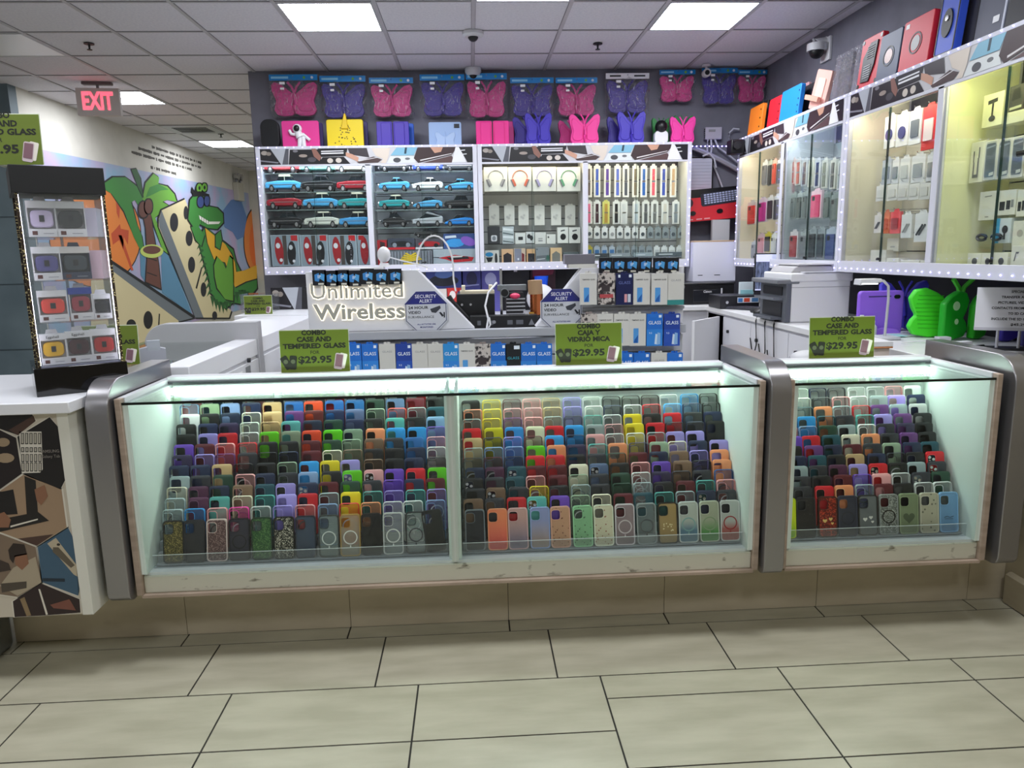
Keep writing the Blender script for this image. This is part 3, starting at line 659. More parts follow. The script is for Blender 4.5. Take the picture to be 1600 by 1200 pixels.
sign('green price sign in Spanish reading CAJA Y VIDRIO MICA', a[0], 2.845, .9665, a[2]-.004, lines=('COMBO', 'CAJA Y', 'VIDRIO MICA'))
a = RB(1265, 1367, 502, 566, 2.845)
sign('green combo price sign on the right-hand counter rail', a[0], 2.845, .9665, a[2]-.004)

# ---------------------------------------------------------------- left corner cabinet with photo graphic
t = thing('corner_cabinet', 'white corner cabinet with hexagon photo collage on its front', 'cabinet', (-1.7, 2.7, .24))
k = B(); k.box(-2.1, -1.30, 2.37, 2.93, .24, .935, OFFW); k.build('body', t, True)
k = B(); k.box(-2.13, -1.282, 2.335, 2.95, .935, .972, WHITE); k.build('worktop', t, True, .003)
k = B(); k.box(-1.335, -1.30, 2.355, 2.37, .24, .935, OFFW); k.box(-2.1, -1.335, 2.362, 2.37, .24, .935, C('#c9bfae')); k.build('front_frame', t, True)
k = B(); Yp = 2.3615
def HP(pts, m, layer=0):       # collage pieces measured from the photo crop (514x1200 px for 180x420)
    v = []
    for x, y in pts: p = at(x*.35, 600+y*.35, 'Y', Yp); v.append((min(p.x, -1.337), Yp-.0004*(layer+1), p.z))
    k.add(v, [tuple(range(len(v)))], m)
BK = C('#141012'); BR = C('#4a342c'); SKN = C('#8a6048'); TN = C('#9c8268'); BL = C('#3d5a70'); WL = C('#d9d2c4')
def hexp(pts, m):
    cx = sum(p[0] for p in pts)/len(pts); cy = sum(p[1] for p in pts)/len(pts)
    HP([(cx+(p[0]-cx)*1.04, cy+(p[1]-cy)*1.035) for p in pts], WL, 0); HP(pts, m, 1)
hexp([(-60, 120), (140, 128), (160, 165), (80, 228), (0, 200), (-60, 190)], BK)
HP([(40, 205), (150, 140), (160, 165), (80, 228)], BR, 2)
hexp([(78, 235), (222, 148), (330, 190), (358, 425), (270, 470), (108, 400)], BK)
HP([(86, 212), (186, 212), (192, 380), (180, 395), (100, 398)], C('#d8d2c6'), 2)
for yy, hh, n in ((218, 50, 5), (282, 22, 5), (312, 36, 5), (350, 40, 5)):
    for i in range(n): HP([(90+i*19+yy*.02, yy), (104+i*19+yy*.02, yy), (104+i*19+yy*.02, yy+hh), (90+i*19+yy*.02, yy+hh)], BK, 2.6); HP([(93+i*19+yy*.02, yy+3), (101+i*19+yy*.02, yy+3), (101+i*19+yy*.02, yy+hh-4), (93+i*19+yy*.02, yy+hh-4)], C('#b8b2a4'), 3.2)
hexp([(-60, 190), (0, 205), (72, 240), (98, 400), (0, 470), (-60, 500)], C('#1c1216'))
for e in ((15, 260, 30, 20), (25, 330, 40, 22)): HP(mell(*e, 14), C('#a08a70'), 2)
hexp([(-60, 500), (0, 478), (105, 405), (275, 470), (298, 640), (165, 722), (0, 660), (-60, 640)], TN)
HP([(-60, 480), (10, 480), (60, 470), (80, 580), (-60, 590)], BK, 2); HP([(110, 410), (160, 430), (170, 570), (220, 610), (0, 660), (-60, 640), (20, 600), (120, 580)], C('#1b1614'), 2)
HP([(-20, 585), (20, 570), (50, 605), (40, 640), (-20, 640)], SKN, 3); HP([(155, 470), (200, 450), (215, 500), (185, 540), (165, 520)], SKN, 3); HP([(48, 632), (170, 600), (170, 606), (48, 640)], WL, 3)
HP([(80, 690), (240, 670), (165, 722)], BR, 2)
hexp([(-60, 650), (0, 668), (160, 728), (186, 885), (80, 950), (-60, 930)], C('#7d6a58'))
HP([(38, 740), (60, 710), (110, 715), (122, 760), (70, 770), (60, 800), (45, 780)], C('#2a1d18'), 3); HP([(65, 765), (120, 755), (130, 800), (100, 830), (70, 805)], SKN, 3); HP([(60, 820), (160, 770), (186, 885), (80, 945), (0, 900)], C('#a89a84'), 2.4)
HP([(-60, 760), (40, 800), (50, 830), (-60, 850)], C('#3a2e28'), 2.6); HP([(5, 890), (120, 880), (120, 910), (10, 930)], C('#4c4238'), 3.4)
hexp([(168, 728), (305, 642), (398, 682), (425, 870), (350, 945), (190, 885)], BL)
HP([(212, 712), (250, 686), (384, 806), (348, 860), (330, 850)], C('#b8ab92'), 2); HP([(238, 728), (262, 728), (335, 808), (318, 820), (236, 748)], C('#5f5546'), 3); HP([(190, 866), (290, 868), (290, 882), (190, 880)], C('#1c2a36'), 2); HP([(350, 945), (425, 805), (430, 905)], C('#27404f'), 2)
for e in ((262, 716, 8, 6), (355, 815, 10, 9)): HP(mell(*e, 10), C('#2a2620'), 3)
hexp([(58, 970), (185, 890), (355, 960), (360, 1020), (210, 1032), (66, 1040)], C('#2a1a1a'))
HP([(90, 960), (110, 950), (140, 1032), (120, 1036)], C('#8a7454'), 2); HP([(172, 915), (180, 915), (215, 1028), (206, 1030)], WL, 2); HP([(225, 985), (310, 960), (320, 975), (340, 1010), (240, 1000)], C('#7a4a3c'), 2)
k.text('SAMSUNG', -1.372, Yp-.003, .808, .014, C('#8a837c'), .01, w=.058); k.text('Galaxy Tab', -1.372, Yp-.003, .791, .014, C('#8a837c'), w=.058)
k.build('photo_collage', t, True)
k = B(); k.box(-1.86, -1.74, 2.50, 2.62, 0, .30, noise_mat('brushed_metal_foot', '#8a8d8e', '#6b6e6e', 4, .35, metal=.6)); k.build('metal_corner_foot', t, True, .02)
# ================================================================ LEFT RETURN COUNTERS
def fan(pts): return pts
XI = -1.15
t = thing('return_counter', 'white side counter with locked doors running back from the left frame', 'display counter', (-1.45, 3.4, 0))
k = B(); k.box(-1.23, XI, 2.96, 3.90, .0, .90, WHITE2); k.box(-1.71, -1.23, 3.06, 3.90, 0, .60, WHITE2); k.build('body', t, True)
k = B(); k.box(-1.25, XI+.012, 2.955, 3.90, .90, .985, WHITE); k.build('top_rail', t, True, .004)
k = B(); k.box(-1.70, -1.235, 3.07, 3.89, .60, .606, C('#b8cfc4', .3)); k.build('display_floor', t, True)
k = B(); k.box(-1.71, -1.25, 3.07, 3.89, .972, .978, GLASS); k.build('glass_top', t, True)
k = B(); k.box(-1.715, -1.709, 3.06, 3.89, .606, .985, clear('green_counter_glass', (.72, .86, .80), .0, 1.45)); k.build('outer_glass', t, True)
k = B(); slab(k, 0, 0) if False else None
pts = [(XI+.02, .30), (XI+.02, 1.075)]
for i in range(9):
    a = math.pi/2+math.pi/2*i/8; pts.append((-1.60+.12*math.cos(a), 1.075-.12+.12*math.sin(a)))
pts += [(-1.72, .30)]
k.prism(pts, 3.90, 3.975, C('#b4b3b8', .4), 'Y'); k.build('end_frame', t, True, .004)
for y0, y1 in ((3.07, 3.47), (3.475, 3.885)):
    k = B(); k.box(XI, XI+.016, y0, y1, .12, .885, WHITE2); dd = k.build('door', t, True, .002)
    k = B(); k.tube([(XI+.016, y0+.06, .80), (XI+.028, y0+.06, .80)], .010, CHROME, 12); lk = k.build('lock', t, True)
    lk['label'] = 'round chrome lock'
k = B(); k.box(XI+.016, XI+.018, 3.52, 3.60, .76, .86, C('#f0f0ec')); 
for i in range(4): k.box(XI+.018, XI+.0185, 3.535, 3.585, .775+i*.02, .781+i*.02, DARK)
k.build('paper_label', t, True)
k = B(); k.box(XI+.016, XI+.019, 3.66, 3.73, .79, .87, C('#77797c')); k.tube([(XI+.016, 3.70, .90), (XI+.03, 3.70, .90)], .012, DARK); k.build('latch', t, True)
t = thing('return_counter', 'far white side counter beyond the grey rounded frame', 'display counter', (-1.45, 4.8, 0))
k = B(); k.box(-1.60, XI, 3.985, 5.35, .0, .90, WHITE2); k.build('body', t, True)
k = B(); k.box(-1.62, XI+.012, 3.985, 5.37, .90, .985, WHITE); k.build('top_rail', t, True, .004)
for y0, y1 in ((4.0, 4.66), (4.67, 5.34)):
    k = B(); k.box(XI, XI+.016, y0, y1, .12, .885, WHITE2); k.build('door', t, True, .002)
k = B(); k.box(XI+.016, XI+.018, 4.05, 4.09, .60, .78, C('#c9cacc')); k.box(XI+.016, XI+.02, 4.44, 4.52, .74, .84, C('#44464a')); k.tube([(XI+.016, 4.48, .87), (XI+.03, 4.48, .87)], .012, DARK); k.build('latch', t, True)
# cross counter joining to the island, with collage print and clear box
t = thing('back_counter', 'white counter behind the left side, below the car cabinets', 'counter', (-1.3, 5.6, 0))
k = B(); k.box(-1.70, -.2, 5.40, 5.95, 0, .955, WHITE2); k.build('body', t, True)
k = B(); k.box(-1.72, -.18, 5.385, 5.97, .955, .99, WHITE); k.build('worktop', t, True, .003)
a = at(455, 494, 'Y', 5.385); k = B(); k.box(a.x-.06, a.x+.1, 5.380, 5.386, .925, .930, DARK); k.build('drawer_slot', t, True)
p = at(409, 486, 'Z', .99)
t = thing('clear_box', 'clear plastic box standing on the far left counter in front of the collage', 'container', (p.x, p.y, .99))
k = B()
for q in ((-.12, .12, -.12, -.117), (-.12, .12, .117, .12)): k.box(q[0], q[1], q[2], q[3], 0, .13, ACRYL)
for q in ((-.12, -.117), (.117, .12)): k.box(q[0], q[1], -.12, .12, 0, .13, ACRYL)
k.build('wall', t); k = B(); k.box(-.125, .125, -.125, .125, .13, .136, ACRYL); k.build('lid', t)
k = B(); k.box(-.03, .03, -.02, .02, 0.001, .02, C('#3a3c40')); k.build('content', t)
a = RB(394, 423, 450, 486, 5.6)
sign('small green price sign on the far left counter by the collage', a[0], 5.5, .99, .20, .135)
a = RB(170, 222, 509, 585, 3.3)
sign('green price sign half hidden behind the earbud case tower', -1.515, 3.10, .979, .245)
t = thing('card_holder', 'grey card holder with phone leaflet beside the hidden green sign', 'card holder', (-1.36, 3.16, .979), .4)
k = B(); k.prism([(-.05, 0), (.05, 0), (.05, .055), (0, .07), (-.05, .06)], -.02, .02, C('#a9abb6')); k.build('pocket', t)
k = B(); k.box(-.02, .03, -.004, 0, .05, .10, C('#c6ccd6'), Matrix.Rotation(.3, 4, 'X')); k.rect(-.012, .02, .06, .092, -.006, C('#3c4a60')); k.build('leaflet', t)

# ================================================================ KIOSK TOWER
KX, KY, KR = -1.425, 2.455, math.radians(32)
t = thing('display_tower', 'black and clear lit display tower of earbud cases on the corner cabinet', 'display tower', (KX, KY, .972), KR)
S = .243   # local: near corner at origin, x to the right face, y away
def kb(x0, x1, y0, y1, z0, z1, m): return B().box(x0, x1, y0, y1, z0, z1, m)
kb(-.018, S+.012, -.018, S+.012, 0, .093, mat('black_gloss', '#08080b', .12, coat=.5)).build('base', t, bevel=.002)
kb(0, S, 0, S, .093, .096, C('#8a8da0', .15)).build('deck', t)
kb(-.012, S+.008, -.012, S+.008, .652, .738, mat('black_matt', '#060609', .6)).build('cap', t, bevel=.002)
for i, z in enumerate((.236, .372, .512)): kb(.004, S-.004, .004, S-.004, z, z+.004, ACRYL).build('shelf', t)
for q in ((0, S, 0, .003), (0, S, S-.003, S), ): kb(q[0], q[1], q[2], q[3], .096, .652, ACRYL).build('pane', t)
for q in ((0, .003, .003, S-.003), (S-.003, S, .003, S-.003)): kb(q[0], q[1], q[2], q[3], .096, .652, ACRYL).build('pane', t)
kb(S*.5-.001, S*.5+.001, .125, S-.004, .097, .651, ACRYL).build('back_partition', t)
ledw = mat('tower_led', '#efeaff', emit=7)
gold = voro_mat('gold_led_strip', '#2a1c10', '#d8c890', 160, .3)
for nm, x, y in (('a', -.004, -.004), ('b', S-.004, -.004), ('c', -.004, S-.004)):
    kb(x, x+.008, y, y+.008, .093, .652, gold).build('corner_strip', t)
    k = B()
    k.box(x+.009 if nm != 'b' else x-.0022, x+.0102 if nm != 'b' else x-.001, y+.009, y+.012, .10, .648, ledw)
    k.build('led_strip', t)
a = at(57, 255, 'Y', 2.52)
sign('green combo price sign on top of the black display tower at left', -1.49, 2.50, 1.715, .262, .155, rz=.08)
def earbud_box(label, lx, ly, lz, w, h, colr, card='#e4e2e4', capt=None, head='#e9e8ea', dark=False, turn=0):
    c, s = math.cos(KR), math.sin(KR); x = KX+lx*c-ly*s; y = KY+lx*s+ly*c
    t = thing('earbud_case_box', label, 'boxed earbud case', (x, y, lz), KR+turn, 'boxed earbud cases in the display tower')
    k = B(); cm = C(card, .5); d = .03
    k.box(-w/2, w/2, -d, 0, 0, h*.22, cm); k.box(-w/2, w/2, -d, 0, h*.80, h, C(head, .5)); k.box(-w/2, w/2, -.003, 0, h*.22, h*.8, cm)
    k.box(-w/2, -w/2+.003, -d, 0, h*.22, h*.8, cm); k.box(w/2-.003, w/2, -d, 0, h*.22, h*.8, cm)
    k.prism([(-.018, h), (.018, h), (.014, h+.014), (-.014, h+.014)], -.004, -.002, cm)
    k.build('carton', t)
    k = B(); k.prism(rr(w*.80, h*.48, .016, 6, 0, h*.50), -d+.004, -.006, C(colr, .4)); k.build('earbud_case', t, bevel=.004)
    k = B(); k.box(-w*.09, w*.09, -d+.002, -d+.004, h*.42, h*.6, C('#17171b') if not dark else C('#050506')); k.build('case_opening', t)
    k = B(); yy = -d-.0004
    if capt: k.text(capt, 0, yy, h*.9, .012, C('#2a2a30'), .01)
    k.rect(-w*.38, -w*.2, h*.05, h*.16, yy, C('#5a2018')); k.rect(-.0, w*.36, h*.08, h*.10, yy, C('#9a9aa2')); k.build('print', t)
lay = [ # label, row z, x centre, w, h, case, kwargs
 ('white earbud case in a white box, tower top shelf left', .517, .062, .075, .095, '#d9c9ea', {}),
 ('dark grey earbud case box, tower top shelf middle', .517, .143, .080, .095, '#2a2c2c', {}),
 ('lavender and navy earbud case box, tower second shelf left', .377, .060, .074, .09, '#5a5590', {}),
 ('dark slate earbud case box with navy base, tower second shelf', .377, .142, .080, .09, '#3a4248', dict(card='#28304a', head='#dcd6d0')),
 ('coral red earbud case box, tower third shelf left', .241, .062, .078, .085, '#ee4a3c', {}),
 ('raspberry square case box with blue header, tower third shelf', .241, .143, .064, .09, '#a8404e', dict(head='#2440a0')),
 ('white boxed black earbuds, tower third shelf right', .241, .205, .05, .07, '#26262c', dict(head='#e6e6ea')),
 ('yellow earbud case box, tower bottom shelf left', .098, .048, .070, .085, '#e8b41c', dict(capt='Eggshell')),
 ('dark maroon earbud case box, tower bottom shelf middle', .098, .122, .070, .088, '#421820', dict(capt='Eggshell')),
 ('bright red earbud case box, tower bottom shelf right', .098, .197, .070, .09, '#b82420', dict(dark=True))]
for lab, z, x, w_, h_, cc, kw in lay: earbud_box(lab, x, .052, .972+z, w_*1.07, h_*1.2, cc, **kw)
for i, (lab, z, x) in enumerate((('white box seen edge-on at the right of the tower top shelf', .517, .212), ('pale pink box seen edge-on, right of the tower second shelf', .377, .212))):
    c, s = math.cos(KR), math.sin(KR); ly = .09; X = KX+x*c-ly*s; Y = KY+x*s+ly*c
    k = B(); k.box(-.022, .022, -.045, .045, 0, .095, C('#cfcad8' if i == 0 else '#dcbcc6', .3))
    for j in range(4): k.box(-.0225, -.022+.009*j*0, -.04+.02*j, -.03+.02*j, .005, .09, C('#a39eb2'))
    o = k.build('edge_on_box', None); o.location = (X, Y, .972+z); o.rotation_euler = (0, 0, KR-.3); tag(o, lab, 'boxed earbud case')
for i, (z, cc) in enumerate(((.517, '#9aa6a8'), (.377, '#a4b2b2'), (.241, '#b8c2c4'), (.098, '#7f9694'))):
    ly, x = .165, .045; c, s = math.cos(KR), math.sin(KR); X = KX+x*c-ly*s; Y = KY+x*s+ly*c
    k = B(); k.box(-.04, .04, -.015, .015, 0, .085, C('#ced4d6')); k.box(-.028, .028, -.017, -.015, .02, .07, C(cc))
    o = k.build('side_facing_box', None); o.location = (X, Y, .972+z); o.rotation_euler = (0, 0, KR-math.pi/2)
    tag(o, 'pale box facing the left side of the tower, %s shelf from the bottom' % ORD[3-i], 'boxed earbud case')

# ================================================================ ISLAND WITH THE SHOP NAME
IY = 4.0
t = thing('sign_counter', 'white island counter with cut-out panel and glowing shop name', 'counter', (.14, 4.2, 0))
def IP(px, py): p = at(px, py, 'Y', IY); return (p.x, p.z)
outline = [IP(480, 425), IP(484, 570), IP(745, 575), IP(1066, 575), IP(1065, 412), IP(938, 412), IP(905, 420), IP(868, 463), IP(822, 512), IP(742, 514), IP(705, 468), IP(655, 420), IP(630, 420)]
x0, x1 = -.885, 1.165
zl = 1.0
pan = [(x0, 1.325), (x0, zl), (x1, zl), (x1, 1.315), (.60, 1.315), (.46, 1.14), (.345, zl+.005), (.02, zl+.005), (-.12, 1.16), (-.29, 1.325)]
ipm = C('#d9d9df', .4)
for q in ([(x0, 1.325), (x0, zl), (.01, zl), (-.29, 1.325)], [(.345, zl), (x1, zl), (x1, 1.315), (.60, 1.315)]):
    k = B(); k.prism(q, IY, IY+.10, ipm); k.build('front_panel', t, True, .004)
k = B(); k.box(x0-.005, x1+.005, IY-.045, IY+.01, .955, zl, C('#a9abb3', .4)); k.build('ledge', t, True, .004)
k = B(); k.box(x0, x1, IY+.03, IY+.55, 0, .96, WHITE2); k.build('body', t, True)
k = B(); k.box(x0, x1, IY+.10, IY+.60, .96, .985, WHITE); k.build('worktop', t, True)
k = B(); sl = C('#c4c5cb', .4)
for i in range(8): k.box(x0, x1, IY, IY+.03, .15+.1*i, .243+.1*i, sl)
k.build('slat_wall', t, True, .002)
k = B(); k.box(.60, x1, IY-.02, IY, 1.085, 1.10, C('#8a8b90')); k.box(.60, x1, IY-.02, IY, 1.195, 1.21, C('#8a8b90')); k.build('right_hook_rail', t, True)
halo = mat('letter_halo', '#fff2cf', emit=1.1); let = C('#a8a79e', .35)
a = RB(492, 632, 446, 472, IY-.02); b2 = RB(494, 632, 480, 504, IY-.02)
for nm, txt, q, bold, hgt in (('upper_lettering', 'Unlimited', a, .0, .118), ('lower_lettering', 'Wireless', b2, .022, .113)):
    cx = -.615 if nm[0] == 'u' else -.605; zz = 1.218 if nm[0] == 'u' else 1.106
    k = B(); k.text(txt, cx, IY-.004, zz-.004, hgt, halo, bold+.026, w=.498); k.build('letter_halo', t, True)
    k = B(); k.text(txt, cx, IY-.018, zz, hgt, let, bold-.002, w=.485); k.text(txt, cx, IY-.0165, zz, hgt, C('#efe9d4', .4), bold+.008, w=.491); k.build(nm, t, True)
def security(label, cx, cz, R=.118):
    t = thing('security_sign', label, 'sign', (cx, IY-.006, cz), group='security alert signs')
    oc = [(R*1.06*math.cos(math.pi/8+i*math.pi/4), R*1.04*math.sin(math.pi/8+i*math.pi/4)) for i in range(8)]
    o2 = [(p[0]*.95, p[1]*.95) for p in oc]; o3 = [(p[0]*.92, p[1]*.92) for p in oc]; nb = C('#22267c', .4)
    k = B(); k.prism(oc, -.003, .003, C('#c9cbd4', .4)); k.build('plate', t)
    k = B(); k.ring(o2, o3, -.0036, -.003, C('#3a3d60')); zz = .045*R/.118
    top = [p for p in oc if p[1] > zz]; xm = R*.98
    k.poly([(-xm, zz), (xm, zz), (R*.406*1.06/1.0, R*.96), (-R*.43, R*.96)], -.0034, nb)
    k.text('SECURITY', 0, -.004, .086, .026, C('#e6e6f2'), .012, w=.115); k.text('ALERT', 0, -.004, .061, .026, C('#e6e6f2'), .012, w=.07)
    ink = C('#1c1d28')
    k.text('24 HOUR', -.042, -.004, .026, .021, ink, .022, w=.108); k.text('VIDEO', -.062, -.004, 0, .021, ink, .022, w=.068); k.text('SURVEILLANCE', -.028, -.004, -.025, .017, ink, .0, w=.14)
    k.text('ALL ACTIVITIES ARE', 0, -.004, -.064, .011, nb, .01, w=.1); k.text('MONITORED', 0, -.004, -.080, .012, nb, .01, w=.07)
    k.poly([(.022, .018), (.076, .036), (.080, .022), (.052, -.004), (.030, .000)], -.0038, C('#3a3c46')); k.poly([(.07, -.002), (.078, .002), (.095, -.018), (.086, -.026)], -.0038, ink); k.poly([(.094, .0), (.101, .0), (.101, -.03), (.094, -.03)], -.0038, ink)
    k.build('lettering', t)
q = at(666, 488, 'Y', IY); security('octagonal security alert sign just right of the shop name', q.x, q.z)
q = at(877, 484, 'Y', IY); security('octagonal security alert sign right of the gap with tools', q.x, q.z)

# small blue card packs along the upper edges
bluep = C('#2f6fb4', .35)
def card_pack(x, z, w_, h_, label, grp, Y=IY-.012, tilt=0):
    t = thing('memory_card_pack', label, 'small blister pack', (x, Y, z), 0, grp, tilt)
    k = B(); k.box(-w_/2, w_/2, -.006, .004, 0, h_, C('#14161f', .3)); k.build('card', t)
    k = B(); k.poly([(-w_*.34, h_*.3), (-w_*.05, h_*.24), (w_*.05, h_*.5), (-w_*.02, h_*.8), (-w_*.34, h_*.7)], -.0065, C('#3a86cc')); k.poly([(w_*.02, h_*.45), (w_*.34, h_*.25), (w_*.40, h_*.7), (w_*.12, h_*.78)], -.0067, C('#4fa0dc')); k.rect(-w_*.1, w_*.3, h_*.04, h_*.16, -.0068, C('#d4d2c6')); k.text('IP', 0, -.007, h_*.55, h_*.3, C('#dff0ff'), .01); k.build('print', t)
for i, (xx, yt) in enumerate(((500, 426), (519, 427), (536, 426), (554, 427), (575, 424), (596, 425), (618, 424))):
    q = at(xx, yt+20, 'Y', IY-.012); card_pack(q.x, q.z, .072, .082, 'small black and blue pack above the shop name, %s from left' % ORD[i], 'blue packs above the shop name')
for i, xx in enumerate((946, 967, 987, 1008, 1030, 1050)):
    q = at(xx, 426, 'Y', IY-.012); card_pack(q.x, q.z, .072, .080, 'small black and blue pack above the right glass boxes, %s from left' % ORD[i], 'blue packs above the glass boxes')
# tempered glass boxes
def glass_box(px, yt, yb, kind, label, grp='tempered glass boxes', wpx=25, tilt=0, Y=IY-.055):
    xc, zb, w_, h_ = RB(px-wpx/2, px+wpx/2, yt, yb, Y)
    t = thing('screen_protector_box', label, 'screen protector box', (xc, Y, zb), 0, grp)
    if tilt: t.rotation_euler = (0, tilt, 0)
    base = dict(blue='#1f6fd0', white='#d6d4d0', navy='#141c50', pattern='#9a8c88', black='#0f1016', cyan='#2a8fd8', dkblue='#1c3f9c', gwhite='#d2d0cb')[kind]
    pm = C(base, .35) if kind != 'pattern' else noise_mat('black_red_white_print', '#c8bfba', '#2a2226', 55, .4, (1, 1, 1), 5, lo=.45, hi=.55)
    k = B(); k.box(-w_/2, w_/2, -.012, .012, 0, h_, pm); k.build('carton', t, bevel=.001)
    k = B(); k.tube([(0, .055, h_+.004), (0, -.012, h_+.006), (0, -.018, h_+.012)], .0022, CHROME, 6); k.build('hook', t)
    k = B(); y = -.0125; wt = C('#e8f2ff')
    k.prism(rr(w_*.4, .012, .004, 3, 0, h_+.004), -.001, .001, C(base, .4))
    if kind in ('blue', 'cyan', 'dkblue'):
        k.text('GLASS', .0, y, h_*.72, .026, wt, .008, w=w_*.78); k.rect(w_*.25, w_*.42, h_*.88, h_*.96, y, wt); k.rect(-w_/2, w_/2, h_*.0, h_*.52, y+.0002, C('#2f86de' if kind != 'dkblue' else '#2450b4', .35))
        k.text('9.5', -w_*.25, y, h_*.40, .014, wt); k.poly([(.0, h_*.06), (w_*.22, h_*.04), (w_*.28, h_*.34), (w_*.06, h_*.38)], y, C('#cfe2f6')); k.poly([(w_*.14, h_*.05), (w_*.36, h_*.05), (w_*.36, h_*.4), (w_*.18, h_*.42)], y-.0003, C('#8ab4e4'))
    elif kind == 'navy': k.text('GLASS', 0, y, h_*.70, .022, C('#6a76b8'), w=w_*.7); k.rect(w_*.26, w_*.42, h_*.87, h_*.96, y, wt); k.rect(-w_*.38, -w_*.25, h_*.87, h_*.96, y, wt); k.rect(.0, w_*.16, h_*.08, h_*.34, y, C('#e0a0a8')); k.rect(w_*.2, w_*.38, h_*.08, h_*.34, y, C('#c8d0e0'))
    elif kind == 'black': k.text('GLASS', 0, y, h_*.6, .02, C('#3ab0c8'), w=w_*.72); k.rect(w_*.05, w_*.4, h_*.85, h_*.95, y, wt); k.rect(-w_*.3, 0, h_*.12, h_*.28, y, C('#5a6a78')); k.rect(w_*.08, w_*.3, h_*.12, h_*.28, y, C('#7a8a98'))
    elif kind == 'white': k.text('TEMPERED GLASS', 0, y, h_*.8, .010, DARK, .01, w=w_*.76); k.prism(rr(w_*.32, h_*.46, .003, 3, -w_*.12, h_*.32), y, -.012, C('#4f9ade')); k.poly([(-w_*.26, h_*.1), (-w_*.02, h_*.1), (w_*.02, h_*.35), (-w_*.2, h_*.2)], y-.0004, C('#1e5fb0'))
    elif kind == 'gwhite': k.text('GLASS', 0, y, h_*.78, .014, GREY, w=w_*.6); k.rect(-w_/2, w_/2, 0, h_*.16, y, C('#2e8a88'))
    elif kind == 'pattern': k.rect(-w_*.4, w_*.4, h_*.22, h_*.34, y, C('#b84a50')); k.rect(-w_*.3, w_*.2, h_*.42, h_*.62, y, C('#3a3034'))
    k.build('print', t)
kw = dict(blue='blue', white='white', navy='navy', pattern='speckled', black='black', cyan='bright blue', dkblue='dark blue', gwhite='white and teal')
low = [(553, 'blue'), (579, 'blue'), (606, 'gwhite'), (632, 'dkblue'), (657, 'gwhite'), (681, 'gwhite'), (705, 'cyan'), (730, 'white'), (755, 'pattern'), (779, 'blue'), (802, 'black'), (826, 'blue'), (850, 'blue'), (976, 'blue'), (1002, 'blue'), (1029, 'gwhite'), (1053, 'blue')]
for i, (px, kd) in enumerate(low):
    where = '%s from left, low row' % (ORD[i] if i < 13 else ['fourteenth', 'fifteenth', 'sixteenth', 'last'][i-13])
    glass_box(px, 537 if px < 900 else 551, 592 if px < 900 else 605, kd, '%s glass box, %s under the ledge' % (kw[kd], where))
for i, (px, kd) in enumerate(((919, 'white'), (947, 'pattern'), (975, 'navy'), (1002, 'white'), (1030, 'white'), (1055, 'gwhite'))):
    glass_box(px, 427, 476, kd, '%s box, %s from left in the top row right of the sign' % (kw[kd], ORD[i]), wpx=26)
for i, (px, kd) in enumerate(((920, 'pattern'), (945, 'white'), (971, 'white'), (996, 'white'), (1022, 'blue'), (1049, 'dkblue'))):
    glass_box(px, 490, 540, kd, '%s box, %s from left in the middle row right of the sign' % (kw[kd], ORD[i]), wpx=25)

# equipment on the island worktop behind the cut-out
Z = .985
def P(px, py, Y): p = at(px, py, 'Y', Y); return p
q = at(690, 420, 'Y', 4.15)
t = thing('wifi_router', 'white flat router on top of the shop-name panel', 'router', (-.56, 4.05, 1.325))
k = B(); k.box(-.15, .09, -.05, .05, 0, .018, WHITE); k.build('body', t, bevel=.006)
t = thing('security_camera', 'small white indoor camera standing on the shop-name panel', 'security camera', (-.47, 4.05, 1.343))
k = B(); k.tube([(0, 0, 0), (0, 0, .02)], [.03, .024], WHITE, 16); k.build('foot', t)
k = B(); k.ball((0, 0, .065), .036, WHITE, 16, 10, (1, 1, 1.2)); k.build('head', t)
k = B(); k.tube([(.03, 0, .05), (.10, -.01, .03), (.2, 0, .005), (.24, 0, -.012)], .004, WHITE, 6); tag(k.build('cable', t), None, None)
t = thing('power_strip', 'long black power unit lying in the gap of the white panel', 'power supply', (.175, 4.16, Z))
k = B(); k.box(-.19, .19, -.03, .05, 0, .072, BLACK); k.build('body', t, bevel=.003)
k = B(); y = -.0305
for q in ((-.15, .02), (-.08, .02), (.02, .03), (.07, .04)): k.rect(q[0], q[0]+q[1], .02, .045, y, C('#5a5c62'))
k.prism(ell(-.055, .036, .010, .010, 12), y-.001, y, C('#8a8c92')); k.poly([(.14, .015), (.175, .015), (.157, .05)], y, C('#77797f')); k.build('markings', t)
t = thing('bench_power_supply', 'black box with chrome knobs and cream lid behind the gap', 'power supply', (.03, 4.3, Z))
k = B(); k.box(-.12, .10, -.05, .12, 0, .19, BLACK); k.build('body', t, bevel=.004)
k = B(); k.box(-.10, .10, -.04, .12, .19, .205, C('#c9bfa6')); k.box(-.09, -.07, -.03, .1, .205, .235, C('#d8cfb6')); k.box(.07, .09, -.03, .1, .205, .235, C('#d8cfb6')); k.build('lid', t)
for dx, dz in ((-.09, .13), (-.04, .13), (-.09, .06)):
    k = B(); k.tube([(dx, -.05, dz), (dx, -.06, dz)], .007, CHROME, 10); k.build('knob', t)
t = thing('tape_roll', 'roll of copper-coloured tape with cardboard core standing in the gap', 'tape', (.375, 4.28, Z+.06))
k = B(); k.tube([(0, 0, 0), (0, 0, .12)], .038, mat('copper_foil', '#b0643a', .22, .9), 20); k.build('foil', t)
k = B(); k.tube([(-.005, 0, .12), (-.008, 0, .20)], .042, C('#a98a68', .8), 20); k.build('cardboard_collar', t)
k = B(); k.box(-.05, .06, -.06, .06, -.06, -.005, DARK); k.build('holder', t, bevel=.004)
k = B(); k.box(-.05, -.02, -.065, -.06, -.06, .02, C('#c89434')); k.build('tape_end', t)
t = thing('microscope_stand', 'grey metal repair microscope stand behind the black power unit', 'microscope', (.20, 4.36, Z))
